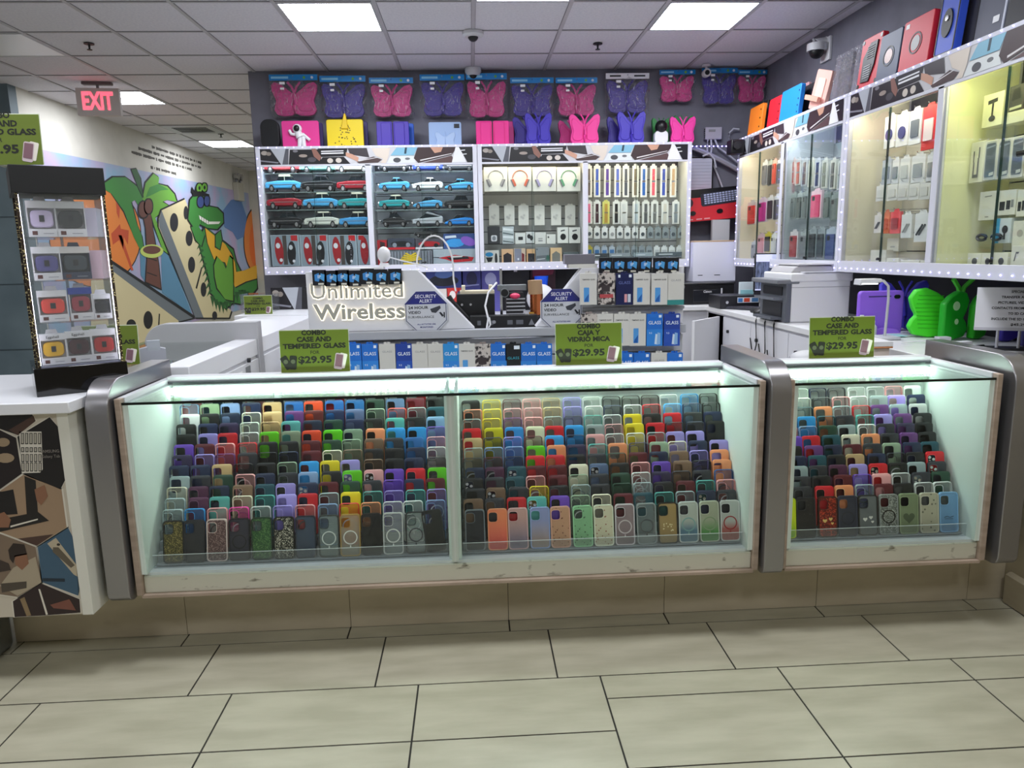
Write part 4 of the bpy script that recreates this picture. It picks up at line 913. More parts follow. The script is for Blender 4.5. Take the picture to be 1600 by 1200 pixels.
k = B(); k.box(-.06, .11, -.05, .06, 0, .02, DARK); k.build('foot', t)
k = B(); k.box(-.035, -.02, 0, .02, .02, .33, CHROME); k.build('column', t)
k = B(); k.box(-.05, .12, -.045, .0, .20, .235, C('#8b9094', .3, .5)); k.box(.0, .1, -.05, .02, .06, .19, DARK); k.build('carriage', t, bevel=.003)
k = B(); k.tube([(-.01, -.045, .19), (-.01, -.075, .19)], .026, C('#8b9094', .3, .5), 18); k.tube([(-.01, -.075, .19), (-.01, -.079, .19)], .021, BLACK, 16); k.build('lens', t)
k = B(); k.ball((.05, -.07, .17), .022, C('#e4406a', .4), 12, 8, (1.4, 1, .8), zlo=-1); k.build('pink_knob', t)
k = B()
for i in range(5): k.box(0, .11, -.056, -.05, .06+i*.022, .068+i*.022, LGREY)
k.build('heat_fins', t)
k = B(); k.tube([(.075, 4.0, 1.0), (.085, 4.02, 1.05), (.07, 4.04, 1.12), (.09, 4.08, 1.19), (.14, 4.15, 1.24)], .0055, WHITE, 6); k.tube([(.085, 3.99, 1.003), (.095, 3.99, 1.02), (.09, 4.0, 1.06)], .005, WHITE, 6)
tag(k.build('white_cable'), 'white cable hanging over the lower edge of the gap', 'cable')
k = B(); pts = [(-.20+.10*math.cos(a), 4.10, 1.335+.17*math.sin(a)) for a in [math.pi*(1-i/12)*1.0 for i in range(13)]]+[(-.10, 4.10, 1.27), (-.09, 4.1, 1.20)]
k.tube(pts, .0055, WHITE, 6); tag(k.build('white_cable'), 'white cable looping up above the sloping panel edge', 'cable')
k = B(); 
for s in range(3): k.tube([(-.13-.01*s, 4.18+.05*s, 1.17-.01*s), (-.10, 4.17+.05*s, 1.12), (-.03, 4.17+.05*s, 1.04), (-.01, 4.17+.05*s, .995)], .012, RUBBER, 8)
tag(k.build('black_hoses'), 'bundle of ribbed black hoses left of the black box', 'hose')
q = at(722, 0, 'Y', 4.1)
t = thing('black_tray_box', 'grey acrylic box on the right end of the white panel', 'container', (.60, 4.06, 1.315))
k = B(); k.box(-.07, .09, -.045, .04, 0, .022, C('#d8d6d0')); k.build('white_tray', t); k = B(); k.box(-.09, .075, -.045, .04, .022, .075, C('#77757f', .3)); k.build('grey_lid', t, bevel=.003)
for i, (y, cc, hh) in enumerate(((3.20, '#c89068', .26), (3.36, '#4f9a62', .24), (3.52, '#2f7a54', .27), (3.66, '#8fb8a8', .22), (3.80, '#dfe6e2', .16))):
    k = B(); k.prism(rr(.11, hh, .01, 4, 0, hh/2), -.012, .012, C(cc, .4)); o = k.build('display_card'); o.location = (-1.50, y, .607); o.rotation_euler = (0, 0, .9)
    tag(o, '%s card standing inside the green-glass side counter' % ('peach', 'light green', 'dark green', 'pale teal', 'white')[i], 'display card')
# ================================================================ WALL CABINETS
BAN = [  # printed photo banner, u 0..1 along, v 0..1 up
 ('#c9c8cc', [(0, 0), (1, 0), (1, 1), (0, 1)]), ('#17141a', [(0, 0), (.095, 0), (.05, 1), (0, 1)]), ('#a39a92', ell(.02, .75, .015, .14)), ('#8a8078', ell(.04, .70, .012, .12)),
 ('#85858f', [(.0, .22), (.08, .08), (.085, .16), (0, .3)]), ('#aeb2ba', [(.05, 1), (.12, 1), (.10, 0), (.095, 0)]), ('#55565e', [(.12, 1), (.135, 1), (.128, 0), (.10, 0)]), ('#18171b', [(.14, .95), (.29, .95), (.28, 0), (.13, 0)]),
 ('#77757c', ell(.165, .85, .012, .08)), ('#9c8f86', ell(.20, .55, .02, .1)), ('#4c4a50', ell(.24, .3, .02, .16)), ('#8c6256', [(.24, 1), (.26, 1), (.285, .45), (.275, .2), (.25, .5)]),
 ('#18171b', [(.27, 1), (.41, 1), (.40, .5), (.285, .46)]), ('#e6e6ea', [(.285, .85), (.39, .87), (.39, .81), (.285, .78)]), ('#e6e6ea', [(.285, .72), (.39, .74), (.39, .66), (.285, .64)]), ('#18171b', [(.29, .44), (.39, .46), (.42, 0), (.27, 0)]),
 ('#cfc6bc', ell(.325, .22, .014, .16)), ('#cfc6bc', ell(.365, .23, .014, .16)), ('#3a3438', [(.41, 1), (.50, 1), (.51, .4), (.42, .6)]), ('#c99a84', [(.40, .75), (.43, .62), (.46, .4), (.455, .12), (.43, .3), (.40, .5)]),
 ('#4a3a3a', [(.45, .12), (.53, .45), (.57, .25), (.55, .06), (.46, .02)]), ('#e4e2e4', [(.46, .15), (.55, .38), (.55, .41), (.46, .19)]), ('#d9cdc0', [(.52, 1), (.61, 1), (.60, .4), (.585, 0), (.56, .05), (.575, .28), (.54, .5)]),
 ('#7fb4cc', [(.64, 1), (.74, 1), (.72, .5), (.61, .5)]), ('#24404f', [(.68, 1), (.69, 1), (.685, .6), (.675, .6)]), ('#d8dcdc', [(.61, .46), (.72, .46), (.73, 0), (.59, 0)]), ('#4a4c50', ell(.64, .2, .018, .16)), ('#6a6c70', ell(.69, .28, .012, .08)),
 ('#3c2c2e', [(.74, 1), (.93, 1), (.90, .5), (.74, 0), (.72, .3)]), ('#c4967e', [(.80, 1), (.86, 1), (.85, .7), (.82, .62)]), ('#d6d2d2', [(.75, .12), (.90, .56), (.90, .60), (.75, .2)]), ('#5a4444', [(.76, 0), (.92, 0), (.90, .45)]),
 ('#e4e4e8', [(.92, 1), (.94, 1), (.97, 0), (.90, 0)]), ('#18171b', [(.935, 1), (1, 1), (1, 0), (.975, 0)]), ('#e4e4e8', [(.945, .8), (.965, .82), (.965, .77), (.945, .75)]), ('#e4e4e8', [(.952, .55), (.972, .57), (.972, .52), (.952, .5)])]
CABZ0, CABZ1 = 1.255, 2.272
frm = C('#d2d2dc', .4)
def cabinet(name, label, loc, rz, L, lights, backs, sidecol, doors, D=.37, flip=False):
    t = thing(name, label, 'wall cabinet', loc, rz); H = CABZ1-CABZ0; f = .045; zb = H-.145; m = L/2
    k = B(); k.box(0, L, 0, D, 0, .012, frm); k.box(0, L, 0, D, H-.012, H, frm); k.box(0, .014, 0, D, .012, H-.012, frm); k.box(L-.014, L, 0, D, .012, H-.012, frm); k.build('carcass', t, bevel=.002)
    for a, b_ in ((.014, m-.01), (m+.01, L-.014)):
        i = 0 if a < .1 else 1
        k = B(); bm = backs[i]; nsl = 8; hh = (H-.17)/nsl
        k.box(a, b_, D-.016, D-.008, .012, H-.012, C('#3c3d42'))
        for j in range(nsl): k.box(a, b_, D-.028, D-.016, .012+j*hh, .012+(j+1)*hh-.007, bm)
        k.build('slat_back', t)
        k = B(); sc_ = sidecol[i]; k.box(a, a+.004, .03, D-.03, .012, H-.012, sc_); k.box(b_-.004, b_, .03, D-.03, .012, H-.012, sc_); k.build('lining', t)
        k = B(); k.box(a+.03, b_-.03, .012, .05, zb+.016, zb+.024, lights[i]); k.build('light_strip', t)
    k = B(); k.box(m-.010, m+.010, 0.02, D-.01, .012, H-.012, frm); k.build('partition', t)
    k = B(); k.box(0, L, -.006, 0, 0, f+.02, frm); k.box(0, L, -.006, 0, H-.02, H, frm); k.box(0, f*.8, -.006, 0, f+.02, H-.02, frm); k.box(L-f*.8, L, -.006, 0, f+.02, H-.02, frm)
    k.box(m-.022, m+.022, -.006, 0, f+.02, zb, frm); k.box(f*.8, L-f*.8, -.006, 0, zb-.012, zb+.004, frm); k.build('face_frame', t, bevel=.002)
    k = B(); a, b_ = f*.8, L-f*.8; k.box(a, b_, -.004, .004, zb+.004, H-.02, C('#c9c8cc'))
    for j, (cc, pp) in enumerate(BAN):
        k.poly([(a+(b_-a)*min(max(u, 0), 1), zb+.004+(H-.024-zb)*min(max(v, 0), 1)) for u, v in pp], -.0042-.00012*j, C(cc, .35))
    k.build('photo_banner', t)
    for i, (a, b_) in enumerate(((f*.8, m-.022), (m+.022, L-f*.8))):
        if not doors[i]: continue
        c = (a+b_)/2; z0, z1 = f+.02, zb-.012
        for q in ((a, c+.01, .004), (c-.01, b_, .010)):
            k = B(); k.box(q[0], q[1], q[2], q[2]+.004, z0, z1, GLASS_T); k.build('glass_door', t)
        k = B(); k.box(c-.011, c-.009, .003, .015, z0, z1, C('#31443f', .2)); k.build('glass_door_edge', t)
        k = B(); k.tube([(c, .002, z0+.015), (c, -.014, z0+.015)], .008, DARK, 10); k.box(c-.03, c, -.004, .002, z0+.008, z0+.018, DARK); k.build('door_lock', t)
    # strings of small lights round the edge
    k = B(); n = 26
    for i in range(n): x = L*(i+.5)/n; k.ball((x, -.008, .022), .0035, BEAD, 6, 4)
    k.build('lower_led_string', t)
    k = B()
    for i in range(n): x = L*(i+.5)/n; k.ball((x, -.008, H-.008), .0035, BEAD, 6, 4)
    k.build('upper_led_string', t)
    k = B()
    for i in range(13): k.ball((.012 if not flip else L-.012, -.008, .06+i*.072), .0035, BEAD, 6, 4)
    k.build('side_led_string', t)
    return t
cool = mat('cool_cabinet_light', '#eaf4ff', emit=CAB_L*1.7); warm = mat('warm_cabinet_light', '#fff0c8', emit=CAB_L*1.25); yel = mat('yellow_cabinet_light', '#f4f6b4', emit=CAB_L*1.5); neut = mat('neutral_cabinet_light', '#fff6dc', emit=CAB_L*1.4)
slg = C('#c6c8cc', .4); sll = C('#b9bab8', .45); slw = C('#d6d2c4', .5)
cabinet('wall_cabinet', 'left wall cabinet of model cars behind glass on the back wall', (-1.70, 6.2, CABZ0), 0, 1.772, (cool, cool), (slg, slg), (WHITE2, WHITE2), (1, 1))
cabinet('wall_cabinet', 'right cabinet on the back wall with headphones and watch bands', (.075, 6.2, CABZ0), 0, 1.772, (warm, neut), (sll, sll), (WHITE2, OFFW), (1, 1), flip=True)
cabinet('wall_cabinet', 'farther cabinet on the right wall with hanging phone cases', (2.2, 6.085, CABZ0), -math.pi/2, 1.75, (neut, cool), (slw, C('#9fa6a6')), (C('#e8dcc4'), C('#b9c0c0')), (1, 1), D=.385)
cabinet('wall_cabinet', 'nearer cabinet on the right wall glowing pale yellow', (2.2, 4.332, CABZ0), -math.pi/2, 1.75, (neut, yel), (slw, C('#ccccba')), (C('#e6e2cc'), C('#e6e6bc')), (1, 1), D=.385)

# ---------------------------------------------------------------- model cars
def car_parts(kind):
    P = {}
    prof = dict(sedan=[(-.145, .022), (-.147, .045), (-.135, .056), (-.055, .062), (.06, .064), (.10, .062), (.150, .052), (.150, .030), (.142, .020)],
                coupe=[(-.145, .020), (-.148, .040), (-.13, .052), (-.05, .060), (.07, .062), (.12, .064), (.147, .056), (.148, .03), (.14, .02)],
                beetle=[(-.125, .022), (-.13, .035), (-.115, .055), (-.06, .066), (.06, .07), (.10, .06), (.13, .035), (.125, .02)],
                wedge=[(-.145, .022), (-.147, .045), (-.14, .052), (.14, .066), (.15, .06), (.148, .03), (.145, .022)],
                super=[(-.14, .018), (-.145, .03), (-.10, .045), (-.03, .055), (.06, .062), (.12, .058), (.145, .045), (.142, .02)])[kind]
    roof = dict(sedan=[(-.055, .060), (-.025, .090), (.060, .091), (.088, .062)], coupe=[(-.04, .058), (-.005, .085), (.05, .086), (.11, .062)], beetle=[(-.06, .06), (-.04, .095), (.02, .104), (.09, .06)],
                wedge=[(-.09, .052), (-.0, .098), (.14, .066)], super=[(-.07, .05), (-.02, .078), (.04, .078), (.10, .06)])[kind]
    k = B(); k.prism(prof, -.054, .054, TINT); P['body'] = k.mesh('body')
    k = B(); cx = sum(p[0] for p in roof)/len(roof); cz = min(p[1] for p in roof)
    k.prism(roof, -.043, .043, mat('car_window', '#1a2228', .1)); P['windows'] = k.mesh('windows')
    k = B(); zt = max(p[1] for p in roof); xs_ = [p[0] for p in roof if p[1] > zt-.016]
    if kind != 'wedge': k.box(min(xs_)-.004, max(xs_)+.006, -.045, .045, zt-.006, zt+.003, TINT); k.box(cx-.003, cx+.003, -.0445, .0445, cz, zt, TINT)
    else: k.prism([(-.02, .089), (0, .1), (.142, .068), (.142, .062)], -.045, .045, TINT)
    P['roof'] = k.mesh('roof')
    k = B(); k.tube([(0, -.007, 0), (0, .007, 0)], .0205, RUBBER, 14); k.tube([(0, -.008, 0), (0, -.0072, 0)], .0125, CHROME, 10); P['wheel'] = k.mesh('wheel')
    k = B(); k.box(-.153, -.143, -.05, .05, .022, .033, CHROME); k.box(.145, .155, -.05, .05, .022, .033, CHROME); k.box(-.12, .12, -.0555, -.054, .040, .043, CHROME); k.tube([(-.147, -.04, .043), (-.151, -.04, .043)], .008, CHROME, 8); P['trim'] = k.mesh('chrome_trim')
    return P
CARP = {k_: car_parts(k_) for k_ in ('sedan', 'coupe', 'beetle', 'wedge', 'super')}
def car(px, pyb, label, body, roof=None, kind='sedan', Y=6.36, turn=0, sc_=1, z=None):
    p = at(px, pyb, 'Y', Y); t = thing('model_car', label, 'model car', (p.x, Y, p.z if z is None else z), turn, 'model cars on glass shelves'); t.scale = (sc_*.97, sc_*1.15, sc_*1.45)
    cp = CARP[kind]; link('body', cp['body'], t, .006, color=lin(body)); link('windows', cp['windows'], t, .004); link('roof', cp['roof'], t, .003, color=lin(roof or body))
    for x in (-.092, .095):
        for y in (-.05, .05): w_ = link('wheel', cp['wheel'], t); w_.location = (x, y, .0205)
    link('chrome_trim', cp['trim'], t)
sb, rd, bk, tq, iv, mt = '#4aa6d8', '#9c1424', '#101216', '#1f9ca0', '#cfd2c4', '#7cc8bc'
rowsA = [(272, [('#b83a40', '#d8a0a0', 'red with pale roof'), (mt, mt, 'mint green'), (iv, iv, 'ivory')]), (301, [(sb, '#e6e2c8', 'sky blue with cream roof'), (bk, '#3a3c42', 'glossy black'), (rd, '#141414', 'dark red with black roof')]),
         (328, [(rd, '#1a1a1c', 'dark red with black roof'), (sb, '#e6e2c8', 'sky blue with cream roof'), (tq, '#e6e2c8', 'turquoise with cream roof')]), (357, [(bk, '#2a2c30', 'glossy black'), (iv, '#e8e6d0', 'ivory with cream roof'), ('#3e94cc', '#e6e2c8', 'blue with cream roof')])]
nm = ['top', 'second', 'third', 'fourth']
for r, (yb, cs) in enumerate(rowsA):
    for c, (a, b_, w_) in enumerate(cs):
        car([446, 502, 556][c]+r*2-3, yb, '%s model car on the %s shelf of the leftmost bay' % (w_, nm[r]), a, b_)
rowsB = [(270, [('#1c1e22', None, 'coupe', 'small black'), ('#2e48b0', '#8fa4d8', 'coupe', 'royal blue'), ('#26282c', None, 'coupe', 'dark grey')]),
         (300, [(sb, '#7cc4e4', 'coupe', 'light blue muscle'), ('#e2e4e4', '#f0f0f0', 'coupe', 'white muscle'), (sb, '#5aa8d0', 'super', 'light blue sports')]),
         (328, [(tq, '#e6e2c8', 'sedan', 'turquoise cream-roofed'), (sb, '#2a3a48', 'super', 'light blue low sports'), (bk, '#2a2c30', 'sedan', 'glossy black')]),
         (355, [('#141518', '#141518', 'beetle', 'round black'), ('#b4b8bc', '#9ca0a4', 'wedge', 'silver wedge-shaped'), ('#1484d8', '#16181c', 'super', 'bright blue sports')])]
for r, (yb, cs) in enumerate(rowsB):
    for c, (a, b_, kd, w_) in enumerate(cs):
        car([617, 669, 718][c], yb, '%s model car on the %s shelf of the second bay' % (w_, nm[r]), a, b_ or a, kd, sc_=.88 if kd != 'beetle' else .8)
for r, yb in enumerate((272, 301, 328, 357)):
    z = at(502, yb, 'Y', 6.36).z; k = B(); k.box(-1.66, -.84, 6.24, 6.53, z-.008, z-.002, GLASS_T); k.box(-1.66, -.84, 6.239, 6.241, z-.008, z-.002, C('#7c8c88', .2)); tag(k.build('glass_shelf'), 'glass shelf under the %s row of cars in the leftmost bay' % nm[r], 'shelf')
for r, yb in enumerate((270, 300, 328, 355)):
    z = at(669, yb, 'Y', 6.36).z; k = B(); k.box(-.78, .04, 6.24, 6.53, z-.008, z-.002, GLASS_T); k.box(-.78, .04, 6.239, 6.241, z-.008, z-.002, C('#7c8c88', .2)); tag(k.build('glass_shelf'), 'glass shelf under the %s row of cars in the second bay' % nm[r], 'shelf')
car(664, 371, 'small dark model car lying above the boxed trucks', '#1c1d20', None, 'coupe', sc_=.6)
# boxed cars
def ibox(name, label, cat, r, Y, d=.06, base='#d8d8d8', prints=(), group=None, texts=(), rough=.4, bev=.0015, z=None):
    """box standing with its printed front at Y; prints are (colour, points in 0..1)"""
    xc, zb, w_, h_ = RB(*r, Y); zb = zb if z is None else z
    t = thing(name, label, cat, (xc, Y, zb), 0, group)
    k = B(); k.box(-w_/2, w_/2, 0, d, 0, h_, C(base, rough)); k.build('carton', t, bevel=bev)
    if prints or texts:
        k = B()
        for j, (cc, pp) in enumerate(prints): k.poly([(-w_/2+w_*u, h_*v) for u, v in pp], -.0008-.0003*j, C(cc, .35))
        for tx, u, v, s_, cc, ww in texts: k.text(tx, -w_/2+w_*u, -.0008-.0003*(len(prints)+1), h_*v, s_, C(cc), .01, w=ww*w_ if ww else None)
        k.build('print', t)
    return t
Yb = 6.30
zbx = at(500, 417, 'Y', Yb).z
for i in range(4):
    x0_ = 424+i*45; lab = ('first', 'second', 'third', 'last')[i]; w_ = 45 if i < 3 else 22
    pr = [('#8c9aa4', [(.04, .02), (.96, .02), (.96, .98), (.04, .98)])]
    if w_ == 45:
        pr += [('#4a4440', [(.42, .05), (.56, .05), (.56, .98), (.42, .98)]), ('#c4262c', [(.72, .82), (.95, .80), (.95, .98), (.72, .98)]), ('#a01822', ell(.28, .5, .15, .45, 14, .06)), ('#d8dce0', ell(.25, .66, .08, .09, 10)), ('#e8e8ea', ell(.33, .2, .06, .06, 8)), ('#15161a', ell(.72, .42, .15, .38, 14, -.06)), ('#c8ccd0', ell(.70, .6, .07, .08, 10)), ('#e0e0e4', ell(.78, .16, .05, .05, 8))]
    else: pr += [('#a01822', ell(.5, .5, .3, .45, 14, .06)), ('#d8dce0', ell(.45, .66, .16, .09, 10)), ('#c4262c', [(.1, .85), (.5, .82), (.5, .98), (.1, .98)])]
    ibox('boxed_model_car', 'upright box with red and black cars, %s of the leftmost bay bottom row' % lab, 'boxed toy', (x0_, x0_+w_-1, 367, 416), Yb, .07, '#a8b4bc', pr, 'boxed model cars')
tex = [('#2a2c34', [(.05, .1), (.95, .1), (.95, .9), (.05, .9)])]
ibox('boxed_toy', 'narrow red upright box at the left end of the second bay bottom', 'boxed toy', (590, 605, 375, 416), Yb, .08, '#b01c26', [('#e8e4e4', [(.2, .1), (.6, .15), (.7, .5), (.3, .6)]), ('#3a1a20', [(.3, .65), (.8, .6), (.8, .9), (.3, .95)])])
ibox('boxed_toy', 'flat box with a black racing truck, second bay, above the container box', 'boxed toy', (606, 648, 372, 390), Yb, .1, '#3c4250', [('#15161a', ell(.5, .5, .4, .24)), ('#c8202c', [(.0, 0), (1, 0), (1, .2), (0, .2)]), ('#8a929c', ell(.25, .4, .08, .2)), ('#8a929c', ell(.75, .4, .08, .2))])
ibox('boxed_toy', 'flat box with a red racing truck, second bay, above the boat box', 'boxed toy', (649, 692, 373, 389), Yb, .1, '#4a4650', [('#b01c26', ell(.5, .5, .4, .26)), ('#d8d8dc', [(.0, 0), (1, 0), (1, .18), (0, .18)]), ('#15161a', ell(.25, .35, .08, .2)), ('#15161a', ell(.75, .35, .08, .2))])
ibox('boxed_toy', 'blue and purple car box at the right of the second bay', 'boxed toy', (693, 744, 365, 389), Yb, .1, '#35508c', [('#3a9ae0', ell(.35, .4, .3, .28, 14, .2)), ('#8a5ac0', ell(.75, .5, .2, .34, 12, .4)), ('#dfe8f4', [(.05, .7), (.4, .75), (.38, .9), (.05, .85)])])
tz = [('#8a8f98', [(.02, .05), (.98, .05), (.98, .95), (.02, .95)])]
for i in range(14): tz.append(('#55585f', [(.03+i*.07, .06), (.055+i*.07, .06), (.055+i*.07, .94), (.03+i*.07, .94)]))
for i in range(4): tz.append(('#e8c828', [(.5, .3+i*.1), (.5-.26+i*.04, .42+i*.13), (.5-.22+i*.04, .50+i*.12), (.5, .4+i*.1)])); tz.append(('#e8c828', [(.5, .3+i*.1), (.5+.26-i*.04, .42+i*.13), (.5+.22-i*.04, .50+i*.12), (.5, .4+i*.1)]))
tz.append(('#e8c828', [(.32, .12), (.68, .12), (.68, .22), (.32, .22)]))
ibox('boxed_toy', 'grey container-look box with a yellow winged emblem', 'boxed toy', (608, 676, 391, 416), Yb, .1, '#5a5e66', tz)
ibox('boxed_toy', 'pale box showing a red speedboat, right of the winged emblem box', 'boxed toy', (677, 744, 389, 416), Yb, .1, '#a9b4bc', [('#c41c28', [(.12, .5), (.5, .66), (.95, .5), (.9, .28), (.5, .22), (.3, .4)]), ('#1c1c22', [(.3, .52), (.8, .56), (.85, .42), (.4, .36)]), ('#d8d4d0', [(.4, .6), (.7, .6), (.66, .52), (.45, .5)]), ('#2a2c34', [(.0, .52), (.14, .5), (.14, .54), (0, .56)])])

# ---------------------------------------------------------------- third bay: headphones and accessories
Yh = 6.27
for i, (x0_, x1_, cc, nmc) in enumerate(((756, 793, '#9c9a9a', 'grey'), (794, 831, '#d86a4c', 'coral'), (832, 869, '#a8a0c8', 'lilac'), (870, 907, '#5c9c74', 'green'))):
    xc, zb, w_, h_ = RB(x0_, x1_, 261, 299, Yh); t = thing('headphone_box', 'white box picturing %s over-ear headphones' % nmc, 'headphone box', (xc, Yh, zb), 0, 'headphone boxes in the third bay')
    k = B(); k.box(-w_/2, w_/2, 0, .07, 0, h_, C('#e4e2d8', .4)); k.build('carton', t, bevel=.002)
    k = B(); k.tube([(-.062+.124*(1-math.cos(a))/2, -.003, h_*.55+.062*math.sin(a)) for a in [math.pi*j/14 for j in range(15)]], .0035, C(cc), 6)
    for s in (-1, 1):
        M4 = Matrix.Translation((s*.052, -.002, h_*.36)) @ Matrix.Rotation(s*.42, 4, 'Y'); k.prism(rr(.022, .062, .009, 4), -.004, .001, C(cc), M=M4); k.prism(rr(.010, .066, .004, 4, s*.012, 0), -.005, .001, C('#77757a'), M=M4)
    k.build('headphone_picture', t)
z = at(830, 299, 'Y', Yh).z; k = B(); k.box(.13, .92, 6.25, 6.53, z-.009, z-.002, GLASS_T); tag(k.build('glass_shelf'), 'glass shelf under the four headphone boxes', 'shelf')
def hangpack(name, label, cat, r, Y, card='#e2e0d6', item=None, group=None, hookback=6.545, d=.016, hook=True, shape=None, tab=True):
    xc, zb, w_, h_ = RB(*r, Y); t = thing(name, label, cat, (xc, Y, zb), 0, group); pack(t, w_, h_, card, item, d, shape, hookback-Y if hook else 0, tab)
    return t
def pack(t, w_, h_, card, item, d=.016, shape=None, hk=0, tab=True):
    k = B(); cm = C(card, .45) if isinstance(card, str) else card
    k.box(-w_/2, w_/2, 0, d, 0, h_, cm); k.build('card', t, bevel=.001)
    if item:
        k = B(); im = C(item, .4)
        if shape == 'band': k.box(-w_*.22, w_*.22, -.004, 0, h_*.06, h_*.47, im); k.box(-w_*.2, w_*.2, -.004, 0, h_*.54, h_*.90, im); k.prism(rr(w_*.5, h_*.045, .002, 3, 0, h_*.505), -.005, 0, CHROME)
        elif shape == 'round': k.tube([(0, 0, h_*.42), (0, -.006, h_*.42)], min(w_, h_)*.30, im, 14)
        elif shape == 'case': k.prism(rr(w_*.8, h_*.80, .008, 4, 0, h_*.44), -.008, 0, im); k.prism(rr(w_*.26, h_*.16, .004, 3, -w_*.15, h_*.72), -.0085, -.008, DARK)
        elif shape == 'cable': k.tube([(-w_*.15, -.003, h_*.65), (-w_*.2, -.003, h_*.3), (0, -.003, h_*.15), (w_*.2, -.003, h_*.3), (w_*.12, -.003, h_*.7)], .004, im, 6); k.box(-w_*.2, -w_*.1, -.005, 0, h_*.62, h_*.75, im); k.box(w_*.08, w_*.18, -.005, 0, h_*.68, h_*.82, im)
        elif shape == 'faint': 
            for u, v in ((.3, .42), (.55, .5), (.45, .36)): k.tube([(-w_/2+w_*u, 0, h_*v), (-w_/2+w_*u, -.002, h_*v)], w_*.13, im, 10)
        elif shape == 'mount': k.box(-w_*.2, w_*.2, -.006, 0, h_*.6, h_*.72, im); k.tube([(0, -.004, h_*.6), (w_*.06, -.004, h_*.35), (0, -.004, h_*.2)], w_*.05, im, 8); k.tube([(0, -.001, h_*.14), (0, -.012, h_*.14)], w_*.16, im, 12)
        elif shape == 'pen':
            for s in (0, .2): k.tube([(-w_*.3+s*w_, -.003, h_*.25), (w_*.12+s*w_, -.003, h_*.6)], w_*.045, im, 6)
        else: k.prism(rr(w_*.66, h_*.5, .004, 3, 0, h_*.46), -.005, 0, im)
        k.build('item', t)
    if tab: k = B(); k.prism([(-w_*.3, h_), (w_*.3, h_), (w_*.2, h_+.016), (-w_*.2, h_+.016)], d*.3, d*.3+.002, cm); k.build('hang_tab', t)
    if hk: k = B(); k.tube([(0, hk, h_+.016), (0, -.006, h_+.012), (0, -.012, h_+.020)], .0022, CHROME, 5); k.build('hook', t)
for i, px in enumerate((772, 796, 818, 843, 869, 891)):
    hangpack('charger_pack', 'tall white hanging charger pack, %s from left in the third bay' % ORD[i], 'accessory pack', (px-8, px+8, 321, 352), 6.42, '#dcdad0', '#c4c2bb', 'white charger packs in the third bay', shape='faint')
    p = at(px, 318, 'Y', 6.42); 
g3 = None; Ys = 6.34
ibox('watch_box', 'dark grey box picturing a white smart watch', 'watch box', (762, 781, 354, 381), Ys, .05, '#34363a', [('#e4e6ea', rr(.5, .36, .1, 4, .52, .32)), ('#8a9098', ell(.52, .32, .15, .13))])
ibox('cable_pack', 'crumpled silver foil packs, beside the dark watch box', 'accessory pack', (785, 803, 354, 381), Ys, .04, '#b9c2c4', [('#e6ecee', [(.05, .8), (.9, .72), (.95, .84), (.1, .92)]), ('#5f6c70', [(.05, .6), (.95, .5), (.95, .56), (.05, .68)]), ('#e6ecee', [(.05, .35), (.95, .3), (.95, .44), (.05, .48)]), ('#4a5658', [(.05, .14), (.95, .06), (.95, .1), (.05, .2)])])
ibox('small_white_box', 'small white box with a dark screen picture, third bay', 'accessory box', (805, 821, 364, 381), Ys, .04, '#dfe1dc', [('#2c3032', [(.3, .35), (.75, .35), (.75, .65), (.3, .65)])])
ibox('small_white_box', 'white box with black earbuds picture, third bay', 'accessory box', (822, 835, 362, 380), Ys, .05, '#d2d4d2', [('#202226', ell(.35, .6, .22, .2)), ('#202226', ell(.65, .45, .2, .22))])
ibox('small_white_box', 'wide white box with grey print, middle of the third bay', 'accessory box', (836, 853, 363, 381), Ys, .05, '#dcdcd6', [('#9a9c9c', [(.3, .2), (.7, .2), (.7, .34), (.3, .34)]), ('#9a9c9c', [(.3, .42), (.7, .42), (.7, .5), (.3, .5)])])
ibox('small_white_box', 'low white box with a dot, right of the third bay middle', 'accessory box', (854, 868, 366, 381), Ys, .05, '#e0e0d8', [('#4a4c4e', ell(.2, .7, .1, .1))])
for i, (a, b_) in enumerate(((871, 888), (889, 907))):
    ibox('speaker_box', 'white box picturing a black round speaker, %s of the pair' % ('left', 'right')[i], 'accessory box', (a, b_, 355, 380), Ys, .06, '#e4e4dc', [('#15161a', ell(.52, .40, .26, .2)), ('#55575a', [(.3, .72), (.7, .78), (.66, .86), (.3, .8)])])
